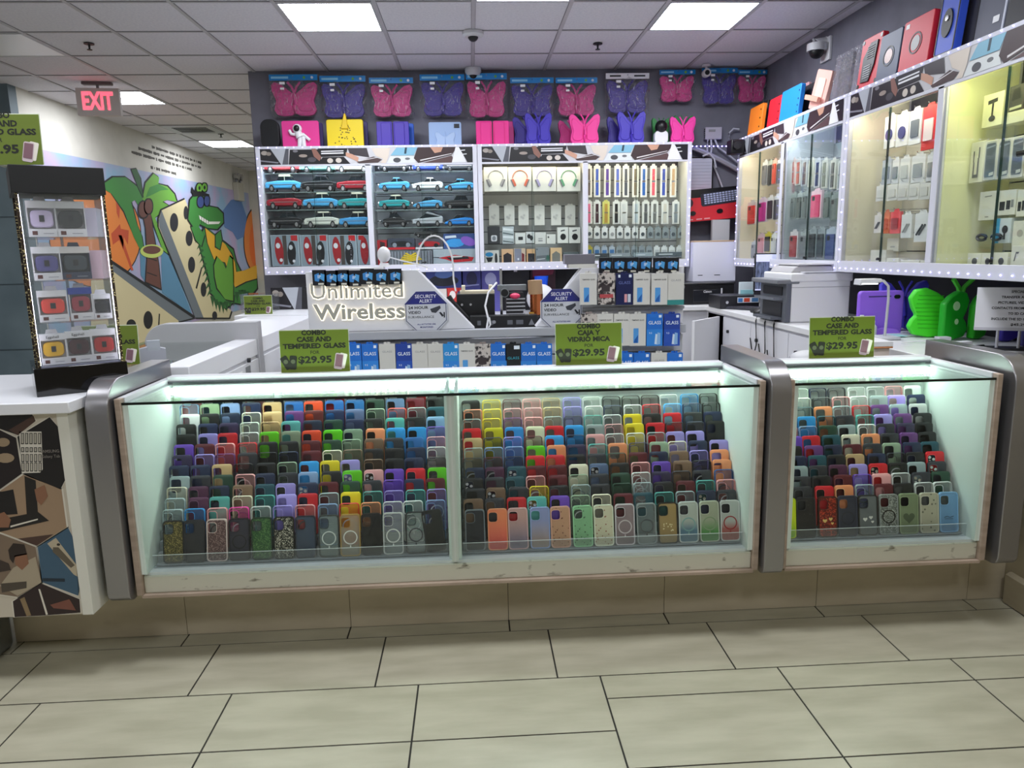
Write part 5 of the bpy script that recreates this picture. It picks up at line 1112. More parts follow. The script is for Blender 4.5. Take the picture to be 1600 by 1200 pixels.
bot = [((758, 780, 391, 413), '#dcdad4', [('#2a90c8', ell(.3, .7, .28, .16)), ('#1c2024', [(.05, .5), (.55, .5), (.45, .2), (.2, .15)]), ('#26282c', ell(.78, .4, .1, .4))], 'white box with a blue and black pump picture'),
       ((784, 802, 389, 412), '#e0b48c', [('#26242c', [(.15, .02), (.85, .02), (.85, .6), (.5, .75), (.15, .6)])], 'tan-edged box with a dark arch-shaped case'),
       ((803, 821, 388, 411), '#d8c0a8', [('#8c8ea0', [(.05, .1), (.65, .1), (.65, .98), (.05, .98)]), ('#7a1e2a', [(.68, .1), (.9, .1), (.9, .6), (.68, .7)]), ('#e4e6ee', [(.3, .2), (.45, .2), (.45, .34), (.3, .34)])], 'box with grey phone picture and red edge'),
       ((823, 836, 389, 412), '#e0b080', [('#2c2a32', [(.15, .02), (.95, .02), (.95, .7), (.15, .7)])], 'tan-topped narrow dark phone case box'),
       ((837, 858, 386, 411), '#8c9296', [('#6a7076', [(.05, .05), (.95, .05), (.95, .5), (.05, .45)]), ('#3a3e44', ell(.1, .86, .05, .04)), ('#3f6a5c', ell(.9, .3, .12, .2)), ('#c4c8ca', [(.1, .2), (.7, .25), (.7, .3), (.1, .26)])], 'grey phone case boxes in a small stack'),
       ((860, 878, 387, 411), '#e0bc90', [('#7d7c74', [(.15, .06), (.85, .06), (.85, .6), (.5, .78), (.15, .6)])], 'tan-edged box with a grey arch-shaped case'),
       ((880, 905, 394, 411), '#5c6668', [('#8fa09c', [(.05, .05), (.95, .05), (.95, .25), (.05, .25)]), ('#22282a', [(.1, .5), (.9, .55), (.9, .7), (.1, .7)])], 'low dark box pile at the right end')]
for r, cc, pr, lab in bot: ibox('phone_case_box', lab+', bottom shelf of the third bay', 'accessory box', r, 6.32, .06, cc, pr)
z = at(830, 381.5, 'Y', 6.34).z; k = B(); k.box(.13, .92, 6.25, 6.53, z-.009, z-.002, GLASS_T); tag(k.build('glass_shelf'), 'glass shelf above the bottom row of the third bay', 'shelf')
# fourth bay
bands = ['#6a5c54', '#3c5ab8', '#5a3f98', '#5568c0', '#4a4f5c', '#7c6f58', '#2f62b0', '#d85a6a', '#3a52b0', '#c9a884']
bn = ['brown', 'blue', 'violet', 'periwinkle', 'slate', 'khaki', 'bright blue', 'coral pink', 'royal blue', 'gold']
for i, px in enumerate((920, 933, 949, 965, 978, 993, 1006, 1021, 1037, 1052)):
    hangpack('watch_band_pack', '%s watch band pack, %s from left in the top row of bands' % (bn[i], ORD[i]), 'watch band', (px-5, px+5, 259, 308), 6.44, '#e6e6de', bands[i], 'watch bands in the fourth bay', shape='band')
bands2 = [('#e06a8c', 'pink'), ('#3a1c24', 'dark maroon'), ('#b08c3c', 'gold'), ('#16171a', 'black'), ('#c8ccc8', 'clear'), ('#b8c4cc', 'pale blue'), ('#55585a', 'grey'), ('#6a6c68', 'stone grey'), ('#c9c6b8', 'cream'), ('#7c868c', 'steel')]
for i, px in enumerate((920, 933, 947, 963, 975, 994, 1009, 1023, 1039, 1056)):
    cc, nn_ = bands2[i]; hangpack('watch_band_pack', '%s watch band pack, %s from left in the second row of bands' % (nn_, ORD[i]), 'watch band', (px-5.5, px+5.5, 315, 350), 6.42, '#c9c66a' if nn_ == 'gold' else '#d6d8d2', cc, 'watch bands in the fourth bay', shape='band')
for i in range(13):
    px = 921+i*11.9; dk = i > 7
    hangpack('ring_pack', 'small %s hanging pack, %s from left in the third row, fourth bay' % ('grey' if dk else 'white', ORD[i]), 'accessory pack', (px-4.6, px+4.6, 356, 372+(i % 2)), 6.40, '#8a9496' if dk else '#e0e2de', '#4a5258' if i != 3 else '#9a9c9c', 'small packs in the fourth bay', shape='round')
for i in range(13):
    px = 921+i*11.7
    hangpack('small_hanging_pack', 'small %s pack, %s from left in the lowest row, fourth bay' % ('yellow-topped' if i == 0 else 'blue and white' if i < 4 else 'grey' if i < 9 else 'white', ORD[i]), 'accessory pack', (px-4.8, px+4.8, 386, 400+(i % 3)), 6.38, '#c8b840' if i == 0 else '#a9b4be' if i < 4 else '#8f999c' if i < 9 else '#d4d8d6', '#3c70a4' if i < 4 else '#5f6a70' if i < 9 else '#b8bcbc', 'small packs in the fourth bay')
k = B(); k.box(.98, 1.80, 6.26, 6.5, 1.335, 1.345, C('#6a7278', .3))
tag(k.build('acrylic_shelf'), 'dark acrylic shelf under the lowest packs of the fourth bay', 'shelf')
for i, (a, b_, cc) in enumerate(((918, 950, '#3a4046'), (952, 985, '#8d979c'), (990, 1020, '#9aa8ae'), (1025, 1068, '#5a646a'))):
    ibox('flat_box', 'flat %s box on the dark shelf at the cabinet foot, %s from left' % (('dark', 'grey', 'pale', 'slate')[i], ORD[i]), 'accessory box', (a, b_, 405, 411), 6.36, .06, cc, [('#c8d0d4', [(.1, .3), (.6, .3), (.6, .6), (.1, .6)])], z=1.346)

# ---------------------------------------------------------------- tablet cases on the wall
def butterfly_pts(w_, h_):
    half = [(.02, .08), (.08, .02), (.26, .0), (.40, .04), (.46, .17), (.44, .32), (.41, .44), (.44, .56), (.49, .72), (.50, .90), (.44, .99), (.30, .94), (.14, .76), (.04, .66)]
    return [(x*w_, z*h_) for x, z in half]+[(-x*w_, z*h_) for x, z in reversed(half)]
PINK, PURP = '#e0358e', '#43309c'
def butterfly(t, w_, h_, cc, d=.035, antennae=True):
    m = C(cc, .5); k = B(); half = butterfly_pts(w_, h_); n = len(half)//2
    for s in (1, -1):
        pts = [(0, .10*h_)]+[(s*abs(p[0]), p[1]) for p in half[:n]]+[(0, .66*h_)]
        k = B(); k.prism(pts, -d/2, d/2, m); k.prism([(s*w_*.25+(p[0]-s*w_*.25)*.72, h_*.45+(p[1]-h_*.45)*.72) for p in pts], -d/2-.006, -d/2, m); k.build('wing', t, bevel=.006)
    k = B(); k.tube([(0, -d/2, h_*.06), (0, -d/2-.008, h_*.3), (0, -d/2, h_*.68)], [w_*.03, w_*.055, w_*.04], m, 10)
    k.build('body', t)
    if antennae:
        for s in (-1, 1): k = B(); k.tube([(0, -d/2, h_*.66), (s*w_*.05, -d/2, h_*.84), (s*w_*.14, -d/2, h_*.98)], w_*.026, m, 7); k.build('antenna', t)
bags = [(421, 498, 115, 183, PINK), (500, 573, 117, 186, PURP), (577, 647, 120, 184, PINK), (656, 727, 115, 183, PURP), (728, 793, 113, 185, PINK), (797, 866, 120, 183, PURP), (868, 934, 120, 182, PINK), (946, 1015, 113, 178, PURP), (1030, 1087, 108, 160, PINK), (1096, 1153, 105, 163, PURP), (1153, 1199, 108, 160, PINK)]
for i, (x0_, x1_, y0_, y1_, cc) in enumerate(bags):
    xc, zb, w_, h_ = RB(x0_, x1_, y0_, y1_, 6.50); nmc = 'pink' if cc == PINK else 'purple'
    wh = i == 7
    t = thing('bagged_butterfly_case', '%s butterfly tablet case in a clear bag, %s from left along the wall top' % (nmc, ORD[i]), 'tablet case', (xc, 6.53, zb), 0, 'bagged butterfly cases on the back wall')
    sub = t
    butterfly(sub, w_*.93, h_*.80, cc)
    for o in list(col.objects)[-5:]:
        if o.parent == t: o.location.z = h_*.03
    k = B(); rnd = random.Random(i); n = 16
    vs = []; fs = []
    for jz in range(n):
        for jx in range(n):
            u, v = jx/(n-1), jz/(n-1); b_ = math.sin(math.pi*u)*math.sin(math.pi*min(1, v*1.15)) if v < .87 else 0
            vs.append((-w_/2+w_*u+rnd.uniform(-.004, .004), -.014-.036*max(b_, 0)**.4+rnd.uniform(-.009, .009), h_*v))
    for jz in range(n-1):
        for jx in range(n-1): a = jz*n+jx; fs.append((a, a+1, a+n+1, a+n))
    k.add(vs, fs, BAG)
    glint_film = clear('painted_glint_film', (.98, .98, .98), .2, 1.4, .5, (.9, .9, .94))  # pale fold slivers with the bag's highlight streaks put into their colour
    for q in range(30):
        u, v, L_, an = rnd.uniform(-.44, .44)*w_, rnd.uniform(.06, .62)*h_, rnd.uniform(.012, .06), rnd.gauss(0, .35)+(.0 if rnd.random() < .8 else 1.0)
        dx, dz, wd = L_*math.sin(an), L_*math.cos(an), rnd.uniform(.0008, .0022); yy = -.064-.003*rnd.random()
        k.add([(u-wd, yy, v), (u+wd, yy, v), (u+dx, yy-.002, v+dz)], [(0, 1, 2)], glint_film)
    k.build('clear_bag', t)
    k = B(); hb = C('#e8e8ee') if wh else C('#1686d0', .3)
    k.box(-w_*.49, w_*.49, -.024, -.020, h_*.85, h_*.985, hb)
    if not wh: k.box(-w_*.45, -w_*.1, -.0245, -.024, h_*.89, h_*.94, C('#8fd0f0')); k.tube([(w_*.22, -.024, h_*.915), (w_*.22, -.026, h_*.915)], .011, C('#6ab04a')); k.tube([(w_*.38, -.024, h_*.915), (w_*.38, -.026, h_*.915)], .011, C('#dfe6ee'))
    else: k.box(-w_*.4, -w_*.15, -.0245, -.024, h_*.9, h_*.94, DARK); k.box(w_*.15, w_*.4, -.0245, -.024, h_*.9, h_*.94, DARK)
    k.build('header_card', t)
    k = B(); k.rect(-w_*.27, -w_*.16, h_*.74, h_*.80, -.054, C('#f0f0f4')); k.rect(-w_*.26, -w_*.18, h_*.62, h_*.67, -.054, C('#f0f0f4')); k.build('price_sticker', t)
    k = B(); k.tube([(0, .06, h_*.93), (0, -.03, h_*.93), (0, -.035, h_*.95)], .003, CHROME, 6); k.build('hook', t)
# standing on top of the back cabinets
CT = CABZ1+.001
def standing(label, r, Y, colr, kind='slab', d=.02, rz=0, cat='tablet case', name='tablet_case'):
    xc, _, w_, _ = RB(*r, Y); zt = at((r[0]+r[1])/2, r[2], 'Y', Y).z; h_ = zt-CT
    t = thing(name, label, cat, (xc, Y, CT), rz)
    if kind == 'butterfly': butterfly(t, w_, h_, colr, .04)
    elif kind == 'open':
        for s in (-1, 1): k = B(); k.prism(rr(w_*.47, h_, .012, 4, s*w_*.25, h_/2), -d/2, d/2, C(colr, .5)); k.prism(rr(w_*.30, h_*.9, .01, 4, s*w_*.20, h_/2), -d/2-.008, -d/2, C(colr, .5)); k.build('cover', t, bevel=.005)
        k = B(); k.box(-w_*.03, w_*.03, -d/2+.004, d/2, .01, h_-.01, C('#1a1226')); k.build('spine', t)
    else: k = B(); k.prism(rr(w_, h_, .016 if name != 'portable_speaker' else .06, 6, 0, h_/2), -d/2, d/2, C(colr, .5)); k.build('shell', t, bevel=.004)
    return t, w_, h_
t, w_, h_ = standing('black rounded speaker standing at the left end of the cabinet top', (408, 437, 187, 228), 6.35, '#0e0f14', cat='speaker', name='portable_speaker', d=.05)
t, w_, h_ = standing('dark violet tablet case behind the pink astronaut case', (455, 505, 192, 228), 6.43, '#3a2a6a')
t, w_, h_ = standing('pink tablet case with a white astronaut stand on the cabinet top', (441, 499, 189, 228), 6.35, '#e83a96', d=.025)
k = B(); zz = h_*.70; wm = C('#eeeef2', .4)
k.ball((-.02, -.03, zz), .038, wm, 14, 8); k.ball((-.02, -.055, zz), .026, BLACK, 12, 6, (1, .6, 1)); k.tube([(-.015, -.03, zz-.03), (0, -.03, .085)], [.028, .034], wm, 12)
k.tube([(0, -.03, .09), (-.012, -.03, .0)], [.02, .016], wm, 8); k.tube([(.02, -.03, .09), (.028, -.03, .0)], [.02, .016], wm, 8); k.tube([(.02, -.03, zz-.04), (.055, -.03, zz-.07), (.075, -.03, zz-.09)], .012, wm, 8); k.tube([(-.035, -.03, zz-.045), (-.07, -.03, zz-.04), (-.085, -.03, zz-.01)], .012, wm, 8)
k.build('astronaut_stand', t)
t, w_, h_ = standing('dark violet case behind the yellow unicorn-horn case', (535, 575, 190, 228), 6.45, '#2f2260')
t, w_, h_ = standing('yellow tablet case with brown spots and a horn', (511, 568, 187, 228), 6.35, '#f0d418', d=.03)
k = B(); rnd = random.Random(5)
k.prism([(-.03, .15), (.0, .27), (.012, .27), (.03, .15)], -.03, -.01, C('#e8c41a')); k.build('horn', t, bevel=.005)
k = B()
for i in range(46): a = rnd.uniform(0, 1); k.prism(ell(rnd.uniform(-.1, .1)*(1.1-a), .01+a*.21, .005, .005, 8), -.0165, -.015, C('#4a2c10'))
k.build('brown_spots', t)
standing('violet open folding tablet case next to the yellow one', (588, 640, 190, 228), 6.35, '#4a34ac', 'open')
standing('bright blue case peeking out behind the violet folding case', (612, 647, 193, 228), 6.44, '#1f5ac8')
t, w_, h_ = standing('pale blue tablet case with a raised butterfly', (670, 721, 191, 228), 6.35, '#9ab4dc')
k = B(); k.box(w_*.28, w_*.44, -.015, -.010, h_*.76, h_*.92, C('#23262e')); k.build('camera_window', t)
sub = B(); pts = butterfly_pts(w_*.62, h_*.6); nn_ = len(pts)//2
for s in (1, -1): sub.prism([(0, .05)]+[(s*abs(p[0]), p[1]) for p in pts[:nn_]]+[(0, .13)], -.018, -.010, C('#a9c0e2', .5))
sub.build('butterfly_relief', t, bevel=.003)
standing('hot pink open folding tablet case in the middle of the cabinet top', (743, 796, 189, 228), 6.35, '#ec2a90', 'open')
standing('hot pink case edge behind the pink folding case', (770, 803, 190, 228), 6.45, '#c82a86')
for a, b_, y0_, Yq, cc, lab in ((801, 845, 182, 6.45, '#3a2c94', 'purple butterfly case behind, left of the purple pair'), (820, 862, 176, 6.33, '#3f30b0', 'front purple butterfly case of the left purple pair'), (872, 912, 188, 6.45, '#d23488', 'pink butterfly case behind, left of the pink pair'), (889, 937, 178, 6.33, '#ee3a98', 'front pink butterfly case of the pink pair'), (948, 985, 182, 6.45, '#34288c', 'purple butterfly case behind, left of the right purple pair'), (964, 1008, 174, 6.33, '#3f30b0', 'front purple butterfly case of the right purple pair'), (1046, 1086, 182, 6.36, '#f03aa4', 'small hot pink butterfly case at the right end of the cabinet top'), (1018, 1046, 184, 6.46, '#1c7a34', 'green butterfly case behind the black and white camera'), (1052, 1082, 180, 6.46, '#2a8040', 'green case behind the small hot pink butterfly')):
    standing(lab, (a, b_, y0_, 224), Yq, cc, 'butterfly')
q = RB(1021, 1044, 186, 222, 6.34)
t = thing('home_camera', 'white indoor camera with black ball head on the cabinet top', 'security camera', (q[0], 6.34, CT))
k = B(); k.prism(rr(.115, .10, .03, 6, 0, .055), -.03, .03, WHITE); k.build('base', t, bevel=.006)
k = B(); k.ball((0, -.01, .14), .052, BLACK, 18, 12); k.build('ball_head', t)

# under the back cabinets: back counter stock
bx = [((667, 722, 433, 466), 6.32, '#38468c', [('#1c2030', ell(.5, .45, .42, .22)), ('#c8302c', [(.55, .02), (.98, .02), (.98, .16), (.55, .16)]), ('#5a78b8', ell(.5, .7, .25, .16))], 'blue box with a black car picture under the cabinets'),
      ((724, 752, 434, 462), 6.34, '#3a3c80', [('#26284c', ell(.5, .5, .3, .3)), ('#8a90c0', [(.1, .2), (.9, .25), (.9, .3), (.1, .26)])], 'indigo box right of the black car box'),
      ((753, 785, 433, 462), 6.36, '#5c58a4', [('#aeb0d8', ell(.45, .45, .28, .26)), ('#3a3878', [(.1, .75), (.9, .78), (.9, .95), (.1, .95)])], 'violet box with silvery print under the cabinets'),
      ((700, 716, 466, 490), 6.28, '#c43430', [('#e8e0dc', ell(.5, .5, .3, .3))], 'small red and white box below the black car box'),
      ((667, 699, 467, 490), 6.28, '#d8cfc8', [('#c83a30', [(.05, .05), (.95, .1), (.9, .4), (.1, .35)])], 'white and red box at the left of the gap'),
      ((786, 828, 437, 470), 6.42, '#15151c', [('#c8c8d0', [(.42, .78), (.54, .78), (.54, .9), (.42, .9)])], 'black box with a tiny white mark under the cabinets'),
      ((829, 868, 440, 462), 6.44, '#3a1424', [('#7a1f3c', [(.1, .6), (.9, .7), (.95, .9), (.1, .95)])], 'dark crimson box at the right under the cabinets')]
k = B(); k.box(-.9, 1.28, 5.98, 6.59, .86, .90, WHITE2); k.box(-.9, 1.28, 6.0, 6.59, 0, .86, WHITE2); tag(k.build('stock_counter'), 'low white counter under the back wall cabinets', 'counter')
k = B(); k.box(-.16, 1.7, 6.52, 6.58, .90, 1.25, C('#0d0d12', .6)); tag(k.build('black_backing_board'), 'black board behind the boxes under the back cabinets', 'board')
for r, Yq, cc, pr, lab in bx: ibox('toy_box', lab, 'boxed toy', (r[0], r[1], r[2], 505), Yq, .035 if Yq < 6.3 else min(.12, 6.51-Yq), cc, [(c_, [(u, .45+.55*v) for u, v in pp]) for c_, pp in pr], z=.901)
q = at(855, 440, 'Y', 6.2)
t = thing('blue_cup', 'bright blue cup-shaped light standing behind the tape roll', 'cup', (q.x-.05, 6.2, .901)); k = B(); k.tube([(0, 0, 0), (0, 0, .20)], .02, DARK); k.build('stem', t); k = B(); k.tube([(0, 0, .20), (0, 0, .30)], [.05, .06], C('#1552d8', .3), 16); k.build('bowl', t)
q = at(845, 465, 'Y', 6.1)
t = thing('white_bag', 'white plastic bag lump behind the right edge of the gap', 'bag', (q.x, 6.1, .901)); k = B(); k.ball((0, 0, .12), .12, WHITE2, 14, 9, (1, .7, 1)); k.ball((.1, 0, .07), .08, WHITE2, 12, 8); k.build('sack', t)
# collage strip and wall below the left cabinet
t = thing('collage_panel', 'short photo collage strip below the left cabinet, beside the shop name', 'panel', (-1.2, 6.1, .99))
a, b_ = at(425, 480, 'Y', 5.9), at(484, 480, 'Y', 5.9); zz0, zz1 = at(450, 481, 'Y', 5.9).z, at(450, 449, 'Y', 5.9).z
k = B(); L_ = (b_.x+.25-a.x)/.30; k.box(a.x, b_.x+.25, 5.90, 5.91, .991, zz1, BLACK); k.build('board', t, True)
k = B()
for j, (cc, pp) in enumerate(BAN[1:12]): k.poly([(a.x+L_*u, .992+(zz1-.993)*max(0, min(1, v))) for u, v in pp if u <= .31], 5.8995-.0002*j, C(cc, .4))
k.build('print', t, True)
# ================================================================ RIGHT WALL CABINET CONTENTS
RZ = -math.pi/2
def packX(label, r, X, card, item=None, shape=None, name='accessory_pack', cat='accessory pack', group=None, d=.016, hook=True, tab=True):
    yc, zb, w_, h_ = RX(*r, X); t = thing(name, label, cat, (X, yc, zb), RZ, group); pack(t, w_, h_, card, item, d, shape, (2.55-X) if hook else 0, tab); return t
A1 = [((1191, 1199, 253, 289), '#c8c8c8', '#77787e', 'grey'), ((1200, 1206, 252, 290), '#a8b0a4', '#1c1f1c', 'black'), ((1207, 1213, 250, 288), '#d8b0a0', '#d84a30', 'orange-red'), ((1214, 1220, 250, 288), '#c0c0c4', '#3a3a42', 'dark')]
for i, (r, a, b_, n_) in enumerate(A1): packX('%s phone case hanging in the top row of the farthest right-wall bay' % n_, r, 2.36, a, b_, 'case', 'hanging_phone_case', 'hanging phone case', 'hanging cases, right wall')
A1 = [((1168, 1181, 316, 351), '#d8c8c0', '#d8382c', 'red'), ((1184, 1198, 311, 347), '#d8c8d0', '#c8308c', 'magenta'), ((1199, 1208, 308, 343), '#dcd8d0', '#2c2430', 'dark brown'), ((1209, 1218, 306, 344), '#dcdcda', '#33363c', 'white-edged black')]
for i, (r, a, b_, n_) in enumerate(A1): packX('%s phone case hanging in the middle row of the farthest right-wall bay' % n_, r, 2.27, a, b_, 'case', 'hanging_phone_case', 'hanging phone case', 'hanging cases, right wall')
A1 = [((1174, 1183, 378, 404), '#c4c4c8', '#8c8c94', 'pale grey'), ((1184, 1194, 367, 396), '#e0c0c4', '#e08c98', 'pink'), ((1195, 1204, 365, 394), '#d8c83c', '#16181a', 'black and yellow'), ((1205, 1212, 366, 396), '#e4e4de', '#cfcfc8', 'cream'), ((1213, 1219, 368, 396), '#d8d8d8', '#202c50', 'navy')]
for i, (r, a, b_, n_) in enumerate(A1): packX('%s phone case hanging in the low row of the farthest right-wall bay' % n_, r, 2.27, a, b_, 'case', 'hanging_phone_case', 'hanging phone case', 'hanging cases, right wall')
A2 = [(1238, '#c8b4ac', '#a8544c', 'reddish'), (1247, '#bcc0be', '#c46858', 'salmon'), (1257, '#b4b8b8', '#6c5854', 'brown'), (1267, '#c8cabc', '#8c9890', 'sage grey'), (1277, '#bcc0c4', '#2c3c68', 'navy'), (1288, '#c8cac0', '#6c7468', 'olive grey'), (1301, '#ccccc0', '#3c3e42', 'charcoal'), (1313, '#c8ccc8', '#84908c', 'silver')]
for i, (px, a, b_, n_) in enumerate(A2): packX('%s watch band pack, %s from left at the top of the grey glass bay' % (n_, ORD[i]), (px-4.5, px+4.5, 250, 288+i*1.2), 2.27, a, b_, 'band', 'watch_band_pack', 'watch band', 'band packs, grey glass bay')
A2 = [((1236, 1244, 303, 341), '#8c9894', '#5c6664', 'grey'), ((1245, 1253, 302, 342), '#a8b4b0', '#49524f', 'dark grey'), ((1254, 1262, 300, 342), '#9aa6a4', '#5f6a68', 'slate'), ((1267, 1283, 298, 341), '#e8c8d0', '#ec4c7c', 'hot pink'), ((1287, 1297, 302, 341), '#7c8c88', '#56625e', 'smoky clear'), ((1298, 1312, 304, 345), '#8a9894', '#6a7672', 'clear grey')]
for i, (r, a, b_, n_) in enumerate(A2): packX('%s hanging phone case in the middle row of the grey glass bay' % n_, r, 2.26, a, b_, 'case', 'hanging_phone_case', 'hanging phone case', 'hanging cases, right wall')
A2 = [((1234, 1246, 362, 403), '#d0ccca', '#a83c40', 'dull red'), ((1250, 1262, 362, 404), '#97a09e', '#7c7e80', 'cloudy grey'), ((1264, 1275, 358, 404), '#8f9a9c', '#2c3236', 'black'), ((1277, 1288, 358, 404), '#8f9a9c', '#3c444a', 'charcoal'), ((1290, 1306, 358, 407), '#a8b4c0', '#3c4c80', 'blue')]
for i, (r, a, b_, n_) in enumerate(A2): packX('%s hanging phone case in the low row of the grey glass bay' % n_, r, 2.26, a, b_, 'case', 'hanging_phone_case', 'hanging phone case', 'hanging cases, right wall')
GP = 'accessories, cream bay on the right wall'
for r, a, b_, sh, n_ in (((1382, 1398, 182, 231), '#e8e6e2', '#4a4a84', 'round', 'white pack with a dark blue disc, farther one, top row'), ((1401, 1419, 178, 228), '#e8e6e2', '#4a4a84', 'round', 'white pack with a dark blue disc, nearer one, top row'), ((1421, 1439, 172, 225), '#e8e8e4', '#6c7478', 'square', 'white pack with a grey square, top row'),
        ((1441, 1462, 166, 233), '#d82c28', '#e8d8d4', 'square', 'bright red pack with white label, top row'), ((1464, 1476, 163, 230), '#e6e4e0', '#2c3460', 'square', 'white and navy pack at the partition, top row')):
    packX(n_+' of the cream bay', r, 2.31, a, b_, sh, group=GP)
for i, (r, a, b_, n_) in enumerate((((1378, 1392, 250, 288), '#b8bcc4', '#8890a0', 'grey-blue'), ((1394, 1404, 250, 287), '#dcdcdc', '#7c828c', 'slate'), ((1406, 1421, 247, 287), '#dcdcd8', '#b8bcb8', 'pale'), ((1424, 1445, 243, 286), '#e0e0dc', '#8c9498', 'silver foil'), ((1448, 1460, 241, 285), '#dcdcdc', '#787c80', 'dark silver'), ((1462, 1473, 240, 283), '#7cb4dc', '#4c90c8', 'sky blue'))):
    packX('%s pack with blue foot, %s from left, second row of the cream bay' % (n_, ORD[i]), r, 2.31, a, b_, 'square', group=GP)
for i in range(6):
    packX('low white pack, %s from left in the third row of the cream bay' % ORD[i], (1369+i*17, 1385+i*17, 290-i*1.5, 314-i*.6), 2.31, '#dedcd4', '#cfcec6', 'square', group=GP)
for r, a, b_, sh, n_ in (((1366, 1377, 336, 364), '#e0d8d0', '#3c3c40', 'pen', 'white pack with black pen picture'), ((1379, 1389, 332, 365), '#dc7048', '#c85030', 'square', 'orange pack'), ((1391, 1406, 331, 365), '#ec4c54', '#a83c44', 'square', 'coral red pack'), ((1408, 1424, 335, 372), '#e2e2de', '#a8aaa8', 'pen', 'white pack with small grey item'),
        ((1429, 1450, 333, 378), '#e6e6e2', '#3c3e44', 'pen', 'large white pack with two dark pens'), ((1453, 1463, 336, 378), '#dce4ec', '#3c64a8', 'pen', 'white pack with blue pen')):
    packX(n_+', fourth row of the cream bay', r, 2.31, a, b_, sh, group=GP)
def boxX(label, r, X, base, prints=(), d=.06, z=None, name='accessory_box', cat='accessory box'):
    yc, zb, w_, h_ = RX(*r, X); t = thing(name, label, cat, (X, yc, zb if z is None else z), RZ)
    k = B(); k.box(-w_/2, w_/2, 0, d, 0, h_, C(base, .4)); k.build('carton', t, bevel=.0015)
    if prints:
        k = B()
        for j, (cc, pp) in enumerate(prints): k.poly([(-w_/2+w_*u, h_*v) for u, v in pp], -.0008-.0003*j, C(cc, .4))
        k.build('print', t)
    return t
wh_ = '#e2e0d4'
zf = CABZ0+.0125
boxX('small white box standing on another box at the bottom of the cream bay', (1386, 1404, 372, 393), 2.38, wh_, [('#b0b0aa', [(.3, .3), (.7, .3), (.7, .4), (.3, .4)])], .05)
boxX('wide plain white box at the far bottom corner of the cream bay', (1360, 1384, 383, 414), 2.34, wh_, z=zf)
boxX('white box with a dark device picture beside the bay door lock', (1385, 1404, 396, 416), 2.32, wh_, [('#3c3e42', [(.1, .15), (.9, .15), (.9, .7), (.1, .7)]), ('#77797c', ell(.5, .42, .25, .2))], z=zf)
boxX('white box with small black shape, bottom of the cream bay', (1408, 1436, 398, 416), 2.32, wh_, [('#2c2e32', [(.4, .2), (.6, .3), (.5, .65), (.38, .5)])], z=zf)
boxX('pale box with white cone picture, bottom right of the cream bay', (1438, 1457, 397, 416), 2.32, '#dcdacc', [('#f0efe8', [(.2, .15), (.8, .15), (.5, .75)])], z=zf)
mnt = [('#2c2c2a', [(.25, .68), (.72, .72), (.72, .84), (.25, .8)]), ('#2c2c2a', [(.45, .3), (.53, .3), (.56, .7), (.46, .7)]), ('#2c2c2a', ell(.5, .24, .16, .09))]
boxX('cream box with phone mount picture at the top of the yellow bay', (1536, 1567, 146, 197), 2.36, '#dedcb8', mnt, .08)
boxX('box with black holder picture, top right of the yellow bay', (1577, 1600, 133, 172), 2.36, '#3c3c34', [('#1c1c18', [(.2, .4), (.8, .45), (.7, .9), (.3, .85)]), ('#b8b89c', [(.1, .05), (.9, .08), (.9, .18), (.1, .15)])], .08)
boxX('pale box under the black holder box in the yellow bay', (1568, 1600, 174, 192), 2.34, '#d8d6b4', [], .08)
cb = [('#3c3e40', [(.22, .5), (.30, .5), (.30, .78), (.22, .78)]), ('#3c3e40', [(.60, .6), (.68, .6), (.68, .86), (.60, .86)]), ('#55575a', [(.25, .12), (.35, .12), (.35, .5), (.25, .5)]), ('#55575a', [(.56, .12), (.66, .12), (.66, .6), (.56, .6)]), ('#55575a', [(.25, .12), (.66, .12), (.66, .2), (.25, .2)])]
boxX('cream box with charging cable picture, left in the yellow bay', (1516, 1537, 222, 285), 2.34, '#dcdac2', cb, .05)
ph = [('#b8bab4', rr(.9, .94, .12, 4, .5, .5)), ('#56606a', rr(.78, .86, .08, 4, .5, .5)), ('#8c98a4', [(.15, .8), (.85, .84), (.85, .88), (.15, .85)]), ('#c8ccc8', [(.5, .1), (.85, .12), (.85, .2), (.5, .18)])]
for i, r in enumerate(((1538, 1557, 220, 281), (1558, 1579, 217, 279), (1580, 1600, 213, 277))): boxX('phone-shaped clear front box, %s of three in the yellow bay' % ('farthest', 'middle', 'nearest')[i], r, 2.34, '#d8d6c8', ph, .05)
k = B(); k.tube([(2.30, 3.07, 1.775), (2.34, 3.0, 1.785), (2.40, 3.05, 1.78)], .012, BLACK, 7); tag(k.build('coiled_black_cable'), 'coiled black cable lying on the cable box in the yellow bay', 'cable')
boxX('tall plain cream box, third row of the yellow bay', (1530, 1557, 299, 344), 2.36, '#d8d6c6', [('#77776e', [(.3, .8), (.7, .82), (.7, .85), (.3, .83)]), ('#77776e', [(.4, .1), (.6, .1), (.6, .13), (.4, .13)])], .06)
sq = [('#1e2022', [(.12, .2), (.42, .2), (.42, .55), (.12, .55)]), ('#1e2022', [(.5, .22), (.72, .22), (.72, .58), (.5, .58)]), ('#8c8e8a', [(.76, .3), (.9, .3), (.9, .6), (.76, .6)])]
boxX('white box with black square pictures, third row of the yellow bay', (1559, 1587, 297, 336), 2.36, '#e0deca', sq, .06)
boxX('white box with black squares cut by the frame, third row', (1589, 1606, 296, 338), 2.36, '#e0deca', sq, .06)
boxX('blue and white boxed mount, fourth row of the yellow bay', (1556, 1579, 341, 380), 2.36, '#cfd8d8', [('#3c9cc4', [(0, 0), (.25, 0), (.25, 1), (0, 1)]), ('#2c2e30', ell(.62, .55, .2, .16)), ('#2c2e30', [(.5, .15), (.7, .15), (.66, .4), (.56, .4)])], .06)
